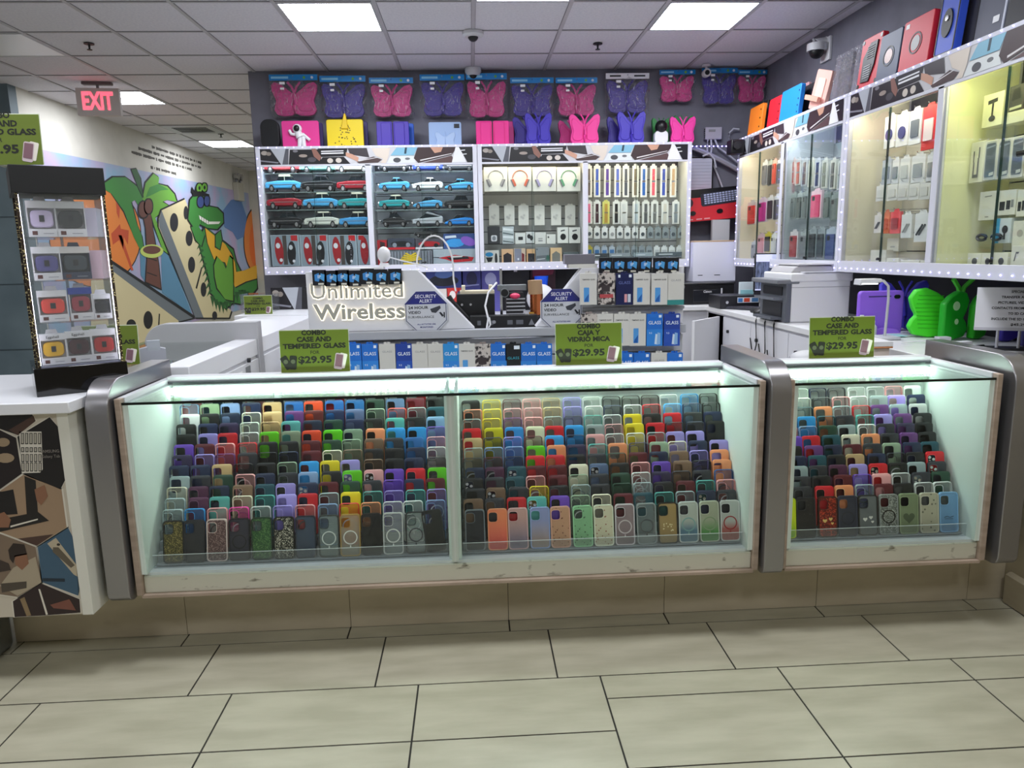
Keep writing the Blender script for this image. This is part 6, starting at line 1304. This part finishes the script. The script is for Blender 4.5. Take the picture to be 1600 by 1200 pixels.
boxX('white box behind the bay door edge, fourth row', (1582, 1606, 345, 384), 2.36, '#dcdac8', [('#b0aea0', ell(.5, .5, .2, .15))], .06)
for i, r in enumerate(((1512, 1533, 383, 416), (1534, 1552, 382, 416), (1553, 1575, 381, 417))):
    boxX('cream box with hand-held fan-like mount, %s in the bottom row of the yellow bay' % ('first', 'second', 'third')[i], r, 2.33, '#dcdac6', [('#4c4c4c', ell(.55, .62, .2, .16)), ('#4c4c4c', [(.35, .1), (.5, .1), (.6, .55), (.48, .55)])], .07, z=zf)
boxX('white box with earphone picture at the right end of the bottom row', (1580, 1606, 370, 418), 2.33, '#dcdacc', [('#55565a', [(.2, .5), (.3, .8), (.5, .8), (.45, .74), (.33, .74), (.27, .5)]), ('#3c3e42', ell(.55, .2, .35, .14))], .07, z=zf)
boxX('low yellowish tray box with dark earpads in the near yellow bay corner', (1477, 1511, 404, 418), 2.31, '#c8c69c', [('#26222c', ell(.5, .3, .3, .28))], .05, z=zf)
for i, px in enumerate((1533, 1556)):
    p = at(px, 378, 'X', 2.34); k = B(); k.tube([(2.34, p.y+.03*math.cos(a), zf+.155+.012*math.sin(a)+.012) for a in [2*math.pi*j/12 for j in range(13)]], .007, BLACK, 6)
    tag(k.build('black_ring_clip'), 'black ring clip on the bottom boxes of the yellow bay, %s one' % ('farther', 'nearer')[i], 'clip')
# prongs with nothing on them
for i, (px, py) in enumerate(((1172, 308), (1172, 366), (1372, 250), (1366, 292), (1366, 334))):
    p = at(px, py, 'X', 2.42); k = B(); k.tube([(2.556, p.y, p.z), (2.30, p.y, p.z-.005), (2.285, p.y, p.z+.012)], .003, CHROME, 6)
    tag(k.build('empty_hook'), 'empty metal hook at the far edge of a right-wall bay, %s one' % ('upper farthest', 'lower farthest', 'upper cream bay', 'middle cream bay', 'lower cream bay')[i], 'hook')

# ---------------------------------------------------------------- on top of the right-wall cabinets
def topX(label, px0, px1, py0, py1, cc, d=.022, X=2.225, lean=-.10, name='tablet_case', cat='tablet case', r=.014, zh=None, turn=0):
    a, b_ = at(px0, py1, 'X', X), at(px1, py1, 'X', X); w_ = abs(a.y-b_.y); h_ = zh or at((px0+px1)/2, py0, 'X', X).z-CT
    t = thing(name, label, cat, (X+.012, (a.y+b_.y)/2, CT), RZ+turn, None, lean); k = B(); k.prism(rr(w_, h_, r, 5, 0, h_/2), -d/2, d/2, C(cc, .5)); k.build('shell', t, bevel=.003)
    return t, w_, h_
t, w_, h_ = topX('orange rugged tablet case standing farthest on the right cabinets', 1168, 1188, 166, 208, '#f08220', .03)
k = B(); 
for z_ in (.2, .5, .8): k.prism(ell(w_*.36, h_*z_, .007, .007, 8), -.017, -.015, BLACK)
k.build('screw_plug', t)
topX('black tablet case just behind the orange one', 1186, 1194, 158, 203, '#15161a', .03, X=2.29)
t, w_, h_ = topX('red tablet case between the orange and the blue ones', 1198, 1216, 153, 196, '#dc2030', .03)
k = B(); 
for z_ in (.2, .45, .7): k.prism(ell(w_*.38, h_*z_, .006, .006, 8), -.017, -.015, BLACK)
k.build('screw_plug', t)
t, w_, h_ = topX('bright blue plain tablet case on the right cabinets', 1217, 1246, 138, 191, '#1e88e8', .03)
k = B(); 
for z_ in (.15, .35, .55, .8): k.prism(ell(w_*.42, h_*z_, .006, .006, 8), -.017, -.015, DARK)
k.build('screw_plug', t)
topX('black case bundle between the blue and the pale pink cases', 1243, 1268, 135, 180, '#1c1a20', .04, X=2.30)
topX('thin red and white striped case behind the blue one', 1240, 1256, 132, 172, '#b88c90', .02, X=2.36)
t, w_, h_ = topX('pale pink tablet case with kickstand leaning on the black bundle', 1262, 1285, 112, 172, '#e0aca0', .025, X=2.25, lean=-.05, turn=.3)
t.rotation_euler = (-.1, .28, RZ)
k = B(); k.prism(rr(w_*.5, h_*.5, .01, 4, 0, h_*.55), -.017, -.012, C('#ecc0b4', .5)); k.prism(rr(w_*.9, .03, .004, 3, -.02, h_*.28), -.05, -.03, C('#e8a490', .5)); k.build('kickstand', t)
topX('dark tablet case in a clear bag, left of the red rugged one', 1303, 1322, 86, 160, '#3c3e46', .02, X=2.30)
t, w_, h_ = topX('clear plastic bag hanging over the dark case left of the red rugged one', 1294, 1334, 80, 158, '#808080', .01, X=2.24); 
for o in t.children: o.data.materials[0] = BAG
t, w_, h_ = topX('red rugged tablet case with a black ribbed stand', 1338, 1369, 58, 138, '#cc1f34', .03)
k = B(); k.prism([(-w_*.3, h_*.12), (w_*.1, h_*.1), (w_*.28, h_*.4), (w_*.34, h_*.86), (-w_*.02, h_*.86), (-w_*.3, h_*.6)], -.022, -.015, C('#24262a', .5)); k.build('black_stand', t, bevel=.002)
k = B()
for j in range(6): k.box(-w_*.18, w_*.14, -.025, -.022, h_*(.18+j*.045), h_*(.195+j*.045), LGREY); k.box(-w_*.1, w_*.22, -.025, -.022, h_*(.55+j*.045), h_*(.565+j*.045), C('#55575c'))
k.build('ribs', t)
k = B()
for s in (-1, 1):
    for q in (.07, .93): k.prism(ell(s*w_*.42, h_*q, .012, .012, 8), -.017, -.015, BLACK)
k.build('corner_dots', t)
def rotc(label, px0, px1, py0, py1, cc, disc):
    t, w_, h_ = topX(label, px0, px1, py0, py1, cc, .045)
    k = B(); k.ring(ell(0, h_*.48, .052, .052, 24), ell(0, h_*.48, .045, .045, 24), -.0245, -.0225, DARK); k.build('swivel_ring', t)
    k = B(); k.prism(ell(0, h_*.48, .036, .036, 20), -.0245, -.0225, C(disc, .4)); k.build('logo_window', t)
    k = B(); k.prism(rr(w_*.98, h_*.99, .012, 4, 0, h_/2), -.012, .012, C('#141418')) ; k.build('inner_tray', t)
    return t, w_, h_
rotc('navy swivel tablet case with a round pale window', 1370, 1402, 52, 126, '#3c4866', '#c8a8a0')
t, w_, h_ = rotc('big red swivel tablet case with a round dark window', 1405, 1450, 28, 112, '#d01e34', '#2c2420')
k = B(); k.box(-w_*.42, -w_*.30, -.0238, -.0226, h_*.84, h_*.93, C('#f0ecec')); k.build('price_sticker', t)
t, w_, h_ = topX('blue rugged tablet case with a black ring stand', 1461, 1490, -14, 84, '#3252c8', .04)
k = B(); k.ring(rr(w_*.99, h_*.99, .016, 5, 0, h_/2), rr(w_*.9, h_*.94, .012, 5, 0, h_/2), -.022, .02, DARK); k.build('dark_bumper', t)
k = B(); k.prism(ell(0, h_*.48, w_*.26, h_*.22, 18), -.026, -.02, C('#101014')); k.prism(ell(0, h_*.55, .012, .012, 10), -.03, -.026, CHROME); k.build('ring_stand', t)
topX('black glossy case behind the blue rugged one', 1492, 1520, -5, 72, '#1c1a20', .03, X=2.27)
topX('clear grey case top sticking up behind the black glossy one', 1505, 1535, -30, 60, '#8c8e90', .02, X=2.34)
t, w_, h_ = topX('large slate grey tablet case with a white sticker near the top right corner', 1520, 1565, -40, 58, '#4c4f60', .02, X=2.25)
k = B(); k.box(w_*.1, w_*.3, -.0125, -.0105, h_*.22, h_*.32, C('#e4e4e8')); k.build('price_sticker', t)
k = B(); k.box(w_*.44, w_*.48, -.014, -.009, 0, h_, C('#d0d4e4', .2)); k.build('shiny_edge', t)
topX('black case with thin bright edge at the top right corner of the picture', 1570, 1606, -40, 38, '#16161c', .03, X=2.24)
p = at(1172, 222, 'X', 2.2)
t = thing('black_bracket', 'black camera-like box at the far end of the right cabinet banner', 'bracket', (2.14, 5.99, 2.20))
k = B(); k.box(-.06, .05, -.07, .05, -.06, .05, BLACK); k.build('body', t, bevel=.01)
k = B(); k.tube([(-.02, -.07, 0), (-.02, -.10, 0)], .03, DARK, 12); k.build('lens', t)

# ================================================================ CORNER: WALL BOX, CABLES, STACK
q = RB(1101, 1127, 199, 218, 6.56)
t = thing('junction_box', 'small grey wall box with cables in the corner above the right cabinets', 'network box', (q[0], 6.57, q[1]))
k = B(); k.box(-q[2]/2, q[2]/2, -.03, .03, 0, q[3], C('#b4b0c0')); k.build('housing', t, bevel=.004)
k = B(); k.box(-q[2]*.3, q[2]*.1, -.032, -.03, q[3]*.6, q[3]*.8, GREY); 
for i in range(5): k.box(-q[2]*.52, -q[2]*.5, -.02, .0, q[3]*(.1+.17*i), q[3]*(.2+.17*i), DARK)
k.build('vents', t)
def cable(pts, label, cc='#c4c4d0', r=.008, Y=6.55, name='wall_cable'):
    k = B(); v = [at(a, b_, 'Y', Y) for a, b_ in pts]; k.tube([tuple(q_) for q_ in v], r, C(cc), 7); return tag(k.build(name), label, 'cable')
cable([(1106, 218), (1105, 228), (1105, 238)], 'short white cable at the left of the wall box')
cable([(1111, 218), (1112, 232), (1110, 245), (1117, 262), (1124, 280), (1130, 296)], 'white cable falling from the wall box behind the keyboard carton')
cable([(1117, 218), (1122, 230), (1133, 238), (1143, 246), (1153, 254)], 'white cable curving right from the wall box')
cable([(1155, 202), (1146, 201), (1139, 208), (1140, 221), (1148, 229), (1156, 231)], 'loop of white cable left of the right cabinets')
cable([(1078, 229), (1100, 238), (1125, 250), (1158, 268)], 'thick grey conduit crossing the corner wall', '#a4a2ae', .022, 6.54)
cable([(1098, 244), (1108, 240), (1116, 248), (1119, 262)], 'bent white cable by the conduit', Y=6.5)
k = B()
for i in range(12):
    p = at(1082+i*6.6, 228.5, 'Y', 6.50); k.ball(tuple(p), .0055, BEAD, 6, 4)
a, b_ = at(1080, 228.5, 'Y', 6.505), at(1156, 228.5, 'Y', 6.505); k.tube([tuple(a), tuple(b_)], .003, C('#8f8cc0'), 5)
tag(k.build('led_string'), 'string of violet lights strung across the corner', 'light string')
q = RB(1066, 1115, 245, 300, 6.52)
t = thing('white_board', 'white ribbed board with black edge leaning in the corner behind the cabinet', 'board', (q[0], 6.53, q[1]))
k = B(); k.box(-q[2]/2, q[2]/2, 0, .02, 0, q[3], BLACK); k.box(-q[2]/2+.01, q[2]/2-.014, -.004, 0, .014, q[3]-.012, C('#c4c4d4'))
k.build('board', t)
k = B()
for i in range(9): k.box(-q[2]*.3, q[2]*.42, -.0055, -.004, q[3]*(.12+.09*i), q[3]*(.128+.09*i), C('#9c9cb0'))
k.build('ribs', t)
a = at(1077, 322, 'Y', 6.45)
t = thing('keyboard_carton', 'red and black gaming keyboard carton tilted in the corner', 'keyboard box', (a.x-.05, 6.46, a.z-.14), 0); t.rotation_euler = (0, -.075, 0)
k = B(); k.box(0, .66, 0, .06, 0, .27, C('#e0303c')); k.box(-.001, .661, -.001, .06, .20, .27, BLACK); k.build('carton', t)
k = B(); kbM = Matrix.Translation((.17, 0, .12)) @ Matrix.Rotation(-.05, 4, 'Y')
k.prism(rr(.46, .11, .02, 4, .23, .055), -.003, 0, C('#2a2c3c'), M=kbM)
for i in range(5):
    for j in range(15): k.box(.03+j*.027, .05+j*.027, -.005, -.003, .017+i*.018, .029+i*.018, C('#b8c0e0'), kbM)
for x in (.09, .33): k.prism(ell(x, .07, .028, .02, 14), -.006, 0, BLACK)
k.prism(ell(.06, .16, .04, .04, 12), -.002, 0, C('#3a2030'))
for x in (.04, .12, .19): k.box(x, x+.05, -.003, -.001, .012, .022, C('#f0b0b8'))
k.build('print', t)
q = RB(1114, 1141, 343, 383, 6.4)
t = thing('pale_board', 'pale upright board behind the white carton in the corner', 'board', (q[0], 6.42, 1.30)); k = B(); k.box(-q[2]/2, q[2]/2, 0, .04, 0, q[1]+q[3]-1.30, C('#c8c8cc')); k.build('panel', t)
q = RB(1083, 1150, 378, 441, 6.12)
t = thing('white_carton', 'large plain white carton standing on the black printer', 'carton', (q[0], 6.12, 1.13))
k = B(); hh = q[1]+q[3]-1.13; k.box(-q[2]/2, q[2]/2, 0, .2, 0, hh, C('#d2d2e0', .5)); k.box(-q[2]/2, q[2]/2, .0, .2, hh, hh+.012, C('#b89c80')); k.build('carton', t, bevel=.003)
k = B(); k.box(-.14, -.10, -.001, 0, .05, .056, DARK); k.box(.0, .05, -.001, 0, .05, .056, DARK); k.build('slot', t)
q = RB(1067, 1147, 441, 471, 5.95)
t = thing('inkjet_printer', 'black inkjet printer on the back counter below the white carton', 'printer', (q[0], 5.95, .951))
k = B(); k.box(-q[2]/2, q[2]/2, 0, .36, 0, .165, BLACK); k.box(-q[2]/2-.01, q[2]/2+.01, -.01, .37, .165, .178, C('#17181c', .3)); k.build('body', t, bevel=.008)
k = B(); k.box(-q[2]*.3, q[2]*.22, -.006, 0, .02, .12, C('#1e1f24', .25)); k.build('paper_door', t, bevel=.003)
k = B(); k.text('Canon', -.01, -.007, .105, .026, C('#d8d8dc'), .01); k.box(q[2]*.24, q[2]*.27, -.001, 0, .02, .13, LGREY); k.build('lettering', t)

# ================================================================ RIGHT AND BACK SERVICE COUNTERS
ctop = C('#dcdcde', .35)
t = thing('service_counter', 'white L-shaped service counter along the right wall and corner', 'counter', (2.2, 4.5, 0))
k = B(); k.prism([(1.875, 2.98), (2.59, 2.98), (2.59, 6.59), (1.30, 6.59), (1.30, 5.80), (1.875, 5.80)], .915, .95, ctop, 'Z'); k.build('worktop', t, True, .003)
k = B(); k.box(1.895, 2.59, 2.98, 5.83, 0, .915, C('#cfcfd6', .45)); k.build('side_body', t, True)
k = B(); k.box(1.32, 1.90, 5.83, 6.5, 0, .915, C('#c8c8d0', .45)); k.build('back_body', t, True)
for i, (y0, y1) in enumerate(((3.02, 3.66), (3.67, 4.25), (4.26, 4.85), (4.86, 5.40))):
    k = B(); k.box(1.880, 1.896, y0, y1, .1, .90, C('#d6d6dd', .4)); dd = k.build('door', t, True, .002)
    if i in (0, 2): pass
    k = B(); k.tube([(1.880, y1-.12, .80), (1.866, y1-.12, .80)], .012, DARK, 10); k.build('lock', t, True)
a, b_ = at(1103, 500, 'Y', 5.25), at(1133, 500, 'Y', 5.25)
t = thing('open_cabinet_door', 'white cabinet door standing open below the keyboard end of the counter', 'cabinet door', (1.86, 5.42, .1), 0)
k = B(); k.box(-.02, 0, -.42, 0, 0, .80, WHITE2); k.build('panel', t, bevel=.002); t.rotation_euler = (0, 0, -.75)
k = B(); k.tube([(-.02, -.36, .70), (-.034, -.36, .70)], .014, CHROME, 10); k.build('lock', t)
k = B(); k.box(1.895, 1.897, 5.41, 5.80, .1, .9, C('#55565c', .6)); tag(k.build('shaded_opening_sheet'), 'flat dark grey sheet painted as a shaded opening next to the open door', 'opening')  # shade inside the opening is painted as a flat dark sheet
k = B(); k.box(2.570, 2.588, 2.7, 5.0, .951, 1.25, C('#0b0a14', .6)); tag(k.build('black_backing_board'), 'black board behind the things under the right wall cabinets', 'board')
# laser printer
t = thing('office_printer', 'large off-white office printer with dark front on the right counter', 'printer', (1.90, 4.36, .951), 0)
k = B(); k.box(.03, .40, 0, .40, 0, .285, C('#dedee0', .45)); k.box(.02, .41, -.008, .41, .245, .30, C('#e2e2e4', .45)); k.build('body', t, bevel=.010)
k = B(); k.box(.0, .035, .0, .40, 0, .25, C('#5c6068', .4)); k.build('front', t, bevel=.005)
k = B(); k.box(-.006, 0, .05, .34, .165, .215, C('#17181c', .4)); k.box(-.006, 0, .05, .34, .03, .12, C('#1c1d22', .4)); k.build('paper_openings', t)
k = B(); k.box(-.06, .02, .04, .35, .135, .15, C('#6a6e76', .4)); k.box(-.07, .0, .05, .33, .015, .03, C('#5a5e66', .4)); k.build('paper_tray', t)
k = B(); k.box(-.06, .08, -.005, .41, .235, .262, C('#77797f', .4)); k.build('control_panel', t, bevel=.006)
k = B(); k.prism([(.04, .30), (.38, .30), (.36, .335), (.10, .345), (.06, .33)], .04, .36, C('#b4b2b4', .5)); k.build('document_feeder', t, bevel=.006)
k = B(); k.box(.08, .36, .02, .34, .345, .352, C('#cfcdd0')); k.box(.10, .34, -.02, .3, .302, .306, C('#e8e8f0')); k.build('paper', t)
k = B(); k.box(.033, .40, -.0015, 0, .212, .214, C('#8c8c92')); k.build('seam', t)
# monitor
a, b_ = at(1181, 396, 'Y', 5.35), at(1220, 397, 'Y', 5.35); zt, zb = a.z, at(1182, 456, 'Y', 5.35).z
t = thing('computer_monitor', 'monitor showing a bluish picture, left of the office printer', 'monitor', ((a.x+b_.x)/2, 5.35, .951), -.12)
w2 = (b_.x-a.x)/2
k = B(); k.box(-w2, w2, 0, .03, zb-.951, zt-.951, BLACK); k.build('bezel', t, bevel=.003)
k = B(); k.rect(-w2+.008, w2-.008, zb-.951+.01, zt-.951-.008, -.001, mat('monitor_sky', '#7f86c8', emit=.55)); mm = noise_mat('monitor_picture', '#2c3446', '#8a96b8', 26, .3, (3, 1, .6), 6); k.rect(-w2+.008, w2*.5, zb-.951+.02, zb-.951+(zt-zb)*.78, -.002, mm); k.build('screen', t)
k = B(); k.box(-.02, .02, .03, .05, 0, .2, DARK); k.box(-.09, .09, -.02, .1, 0, .012, DARK); k.build('stand', t)
q = RB(1137, 1188, 452, 476, 5.45)
t = thing('card_terminal_box', 'black box with a strip of card stickers on the right counter', 'cash drawer', (q[0]-.03, 5.45, .951), 0)
k = B(); k.box(-.15, .15, 0, .28, 0, .10, C('#1c1c22', .35)); k.build('body', t, bevel=.005)
k = B(); k.rect(-.02, .145, .045, .085, -.001, C('#dfe2ea')); k.rect(-.015, .02, .05, .08, -.0015, C('#3a78b8')); k.rect(.03, .075, .05, .08, -.0015, C('#d84a2c')); k.rect(.09, .14, .05, .08, -.0015, C('#4a78a8')); k.tube([(-.10, 0, .05), (-.10, -.006, .05)], .012, CHROME, 10); k.build('stickers', t)
t = thing('blue_white_pouch', 'white and pale blue packet between monitor and black box', 'packet', (2.13, 5.62, 1.052)); k = B(); k.box(-.05, .06, 0, .03, -.1, .09, C('#d8e4ea')); k.box(-.045, .055, -.002, 0, -.02, .03, C('#9cd4dc')); k.build('packet', t, bevel=.006)
p = at(1163, 483, 'Z', .955)
t = thing('keyboard', 'black keyboard lying on the right counter edge by the black box', 'keyboard', (p.x+.04, p.y, .951), -.95)
k = B(); k.box(-.20, .20, -.07, .07, 0, .016, C('#2c2c34', .4)); k.build('base', t, bevel=.003)
k = B()
for i in range(4):
    for j in range(13): k.box(-.19+j*.029, -.165+j*.029, -.06+i*.032, -.035+i*.032, .016, .021, C('#45454f', .4))
k.build('keys', t)
for i, (px, py, dz) in enumerate(((1182, 496, .26), (1196, 499, .30), (1210, 503, .34))):
    p = at(px, py, 'X', 1.872); k = B(); k.tube([(1.95, p.y+.05, .957), (1.885, p.y+.02, .958), (1.868, p.y, .93), (1.866, p.y-.03, .93-dz*.6), (1.867, p.y+.02, .93-dz), (1.866, p.y+.08, .95-dz*.55)], .0045, BLACK, 6)
    tag(k.build('hanging_cable'), 'thin black cable hanging over the right counter edge, %s one' % ('farthest', 'middle', 'nearest')[i], 'cable')
t = thing('hand_scanner', 'black hand scanner and mouse heap beside the office printer', 'scanner', (1.95, 4.85, .951)); k = B(); k.ball((0, 0, .02), .045, BLACK, 12, 7, (1.3, 1, .7)); k.tube([(.03, 0, .03), (-.02, .12, .03)], .02, DARK, 8); k.build('body', t)
# desk lamp
t = thing('desk_lamp', 'white gooseneck desk lamp arching left over the counter', 'desk lamp', (2.035, 3.50, .951))
k = B(); k.box(-.05, .05, -.06, .06, 0, .015, LGREY); k.build('base', t, bevel=.004)
k = B(); k.tube([(0, 0, .015), (.005, 0, .20), (0, 0, .26), (-.025, 0, .285), (-.06, .01, .29)], .0065, C('#c8c8cc', .3, .3), 8); k.build('gooseneck', t)
k = B(); k.prism([(-.16, .268), (-.05, .28), (-.05, .298), (-.155, .298)], -.03, .035, C('#d4d4d8', .3)); k.build('lamp_head', t, bevel=.004)
k = B(); k.rect(-.15, -.07, .272, .276, -.031, mat('lamp_led', '#ffffff', emit=3)); k.build('led_row', t)
# tablet cases on the right counter
a, b_ = at(1342, 455, 'Y', 3.72), at(1411, 455, 'Y', 3.72)
t = thing('tablet_case', 'lilac purple tablet case standing behind the desk lamp', 'tablet case', ((a.x+b_.x)/2, 3.72, .951))
w_ = b_.x-a.x; h_ = a.z-.951
k = B(); k.prism(rr(w_, h_, .018, 5, 0, h_/2), -.015, .015, C('#9060e0', .5)); k.build('shell', t, bevel=.005)
k = B(); k.box(-w_*.3, w_*.2, -.0165, -.015, h_*.86, h_*.885, C('#3c2c70')); k.prism(rr(w_*.14, h_*.09, .01, 4, w_*.34, h_*.86), -.018, -.015, BLACK); k.build('camera_slot', t)
k = B(); k.prism([(-w_*.3, 0), (w_*.45, 0), (w_*.3, h_*.12), (0, h_*.16), (-w_*.2, h_*.12)], -.05, -.03, C('#9a6ae8', .5)); k.build('foot_stand', t, bevel=.004)
topY = .951
def bfly(label, x, y, w_, h_, cc, rz, ant=True):
    t = thing('butterfly_tablet_case', label, 'tablet case', (x, y, topY), rz); butterfly(t, w_, h_, cc, .045, ant); return t
bfly('indigo butterfly case behind the left green wing', 2.33, 3.86, .24, .27, '#4c40c8', -.2)

def wing(label, x, y, cc, rz, w_=.15, h_=.235, holes=True, lean=0):
    t = thing('butterfly_tablet_case', label, 'tablet case', (x, y, topY), rz); pts = [(0, .02), (.45, 0), (.86, .06), (1, .22), (.92, .36), (.80, .45), (.92, .6), (1, .8), (.86, .97), (.55, 1), (.25, .9), (0, .75)]
    k = B(); k.prism([(a*w_, b_*h_) for a, b_ in pts], -.02, .02, C(cc, .45)); k.build('wing', t, bevel=.008)
    if holes:
        k = B(); k.prism(ell(w_*.45, h_*.70, .018, .022, 12), -.0225, -.0195, C('#b8e8a8')); k.prism(ell(w_*.5, h_*.38, .010, .014, 10), -.0225, -.0195, C('#b8e8a8')); k.build('wing_hole', t)
    return t
wt = wing('bright green butterfly wing with ribbed surface, leftmost green one on the right counter', 2.345, 3.52, '#4ade2c', -.15, -.175, .245, False)
k = B()
for j in range(9): k.tube([(-.150+.004*abs(j-5), -.021, .05+j*.02), (-.02, -.021, .045+j*.02)], .0025, C('#3cc822', .4), 5)
k.build('ribs', wt)
wing('dark green butterfly wing half facing the viewer, in front of the bright green case', 2.25, 3.40, '#14a41c', .12, .135, .235)
wing('green butterfly wing turned to the right, beside the white sign', 2.40, 3.40, '#2cb422', .35, .10, .22)
wing('indigo butterfly wing between green wings and the white sign', 2.47, 3.30, '#4436a8', .1, .10, .23, False)
wing('dark navy butterfly wing behind the posts of the white sign', 2.44, 3.12, '#2a2468', .0, .14, .14, False)
k = B()
for s in (-1, 1): k.tube([(2.385, 3.47, 1.15), (2.385+s*.015, 3.47, 1.2), (2.385+s*.05, 3.46, 1.24)], .011, C('#58dc3c', .45), 8)
tag(k.build('green_antennae'), 'pair of green antennae rising above the green butterfly cases', 'tablet case part')
t = thing('magenta_case', 'dark magenta rounded case at the right edge behind the white sign', 'tablet case', (2.50, 2.99, topY)); k = B(); k.prism(ell(0, .07, .10, .07, 20), -.02, .02, C('#8a1048', .5)); k.build('shell', t, bevel=.005)
# notice
t = thing('notice_board', 'white notice on two posts about transferring pictures, at the right', 'sign', (2.33, 3.02, topY), -.45)
k = B(); k.box(-.15, .17, -.004, .004, .095, .27, C('#e4e4ea', .4)); k.build('panel', t)
k = B(); k.box(-.15, .17, -.008, .006, .085, .098, C('#c4c4cc', .3)); k.build('lower_rail', t)
for x in (-.06, .02):
    k = B(); k.tube([(x, .0, 0), (x, .0, .09)], .006, C('#c4c4cc', .3, .5), 8); k.build('post', t)
k = B(); k.box(-.11, .07, -.02, .06, 0, .01, DARK); k.build('foot', t)
k = B()
for i, (tx, ww) in enumerate((('SPECIALITY!', .07), ('TRANSFER ALL YOUR', .14), ('PICTURES, VIDEOS AND', .16), ('CONTACTS FROM ANY DEVICE', .205), ('TO SD CARD', .08), ('INCLUDE THE SD CARD (16GB)', .2), ('$45.29', .055))):
    k.text(tx, .01, -.0045, .252-i*.0235, .0145, C('#22232a'), .03, w=ww)
k.build('lettering', t)
# small things near the right counter rail
p = at(1425, 545, 'Z', 1.0)
t = thing('white_box', 'white lidded box behind the right glass counter, peach at its rim', 'box', (1.62, 3.05, .80), 0)
k = B(); k.box(-.02, .18, 0, .16, 0, .17, C('#d8c8c0')); k.build('box', t, bevel=.002); k = B(); k.box(-.03, .19, -.008, .17, .17, .178, C('#c8885c')); k.box(-.03, .19, -.008, .17, .178, .20, WHITE); k.build('lid', t, bevel=.002)
t = thing('grey_bin', 'grey bin with crumpled bag between the green sign and the white box', 'bin', (1.50, 3.16, .72)); k = B(); k.tube([(0, 0, 0), (0, 0, .20)], [.075, .09], C('#77787e'), 16); k.build('bin', t); k = B(); k.ball((0, 0, .20), .085, C('#c4c4c8'), 12, 6, (1, 1, .4), zlo=0); k.ball((.05, 0, .22), .035, C('#7c5a48'), 10, 6); k.build('bag', t)
t = thing('low_cabinet', 'low white cabinet behind the right glass counter', 'cabinet', (1.55, 3.12, 0)); k = B(); k.box(-.30, .28, -.12, .2, 0, .72, WHITE2); k.box(.28-.23, .28, -.12, .12, .72, .80, WHITE2); k.build('body', t, bevel=.003)
for i, (x, y, h_, r_) in enumerate(((2.0, 3.66, .075, .018), (2.03, 3.62, .055, .022), (2.06, 3.66, .045, .02))):
    t = thing('white_bottle', ('tallest', 'middle', 'shortest')[i]+' white bottle in front of the lilac tablet case', 'bottle', (x, y, topY)); k = B(); k.tube([(0, 0, 0), (0, 0, h_), (0, 0, h_+.012)], [r_, r_, r_*.5], WHITE, 12); k.build('body', t); k = B(); k.tube([(0, 0, h_+.012), (0, 0, h_+.03)], r_*.55, C('#dfe2e6'), 10); k.build('cap', t)
t = thing('paper_stack', 'loose white papers with a blue edge on the right counter', 'papers', (2.15, 3.62, topY)); k = B(); k.box(-.02, .16, -.06, .08, 0, .006, WHITE); k.box(-.06, .02, -.09, .0, .006, .009, C('#a8dce0')); k.build('sheets', t)
t = thing('charger_block', 'small grey charger block with white cable on the right counter', 'charger', (2.20, 3.30, topY)); k = B(); k.box(-.03, .03, -.02, .02, 0, .03, LGREY); k.build('block', t, bevel=.003); k = B(); k.tube([(-.03, 0, .015), (-.1, .03, .008), (-.2, .0, .006)], .003, WHITE, 6); k.build('cable', t)
t = thing('pen', 'black marker pen lying by the notice posts', 'pen', (2.22, 3.10, topY+.008), .3); k = B(); k.tube([(-.07, 0, 0), (.05, 0, 0)], .007, BLACK, 8); k.build('barrel', t); k = B(); k.box(-.06, .02, .03, .06, -.004, .02, WHITE); k.build('label_card', t)
t = thing('white_router', 'white paper-covered device beside the office printer at the counter', 'device', (2.36, 4.05, topY)); k = B(); k.prism([(-.12, 0), (.12, 0), (.12, .05), (0, .06), (-.12, .02)], -.06, .06, C('#d4d4da')); k.build('body', t, bevel=.004)
k = B(); k.tube([(2.34, 4.1, 1.13), (2.30, 4.0, 1.10), (2.27, 3.98, 1.03), (2.28, 3.98, .96)], .005, C('#b4b4bc'), 6); tag(k.build('grey_cable'), 'grey cable curving down right of the office printer', 'cable')
t = thing('red_folder', 'red folder edge between the office printer and the lilac case', 'folder', (2.20, 3.9, topY)); k = B(); k.box(-.012, .02, 0, .03, 0, .12, C('#c01c28')); k.build('folder', t)
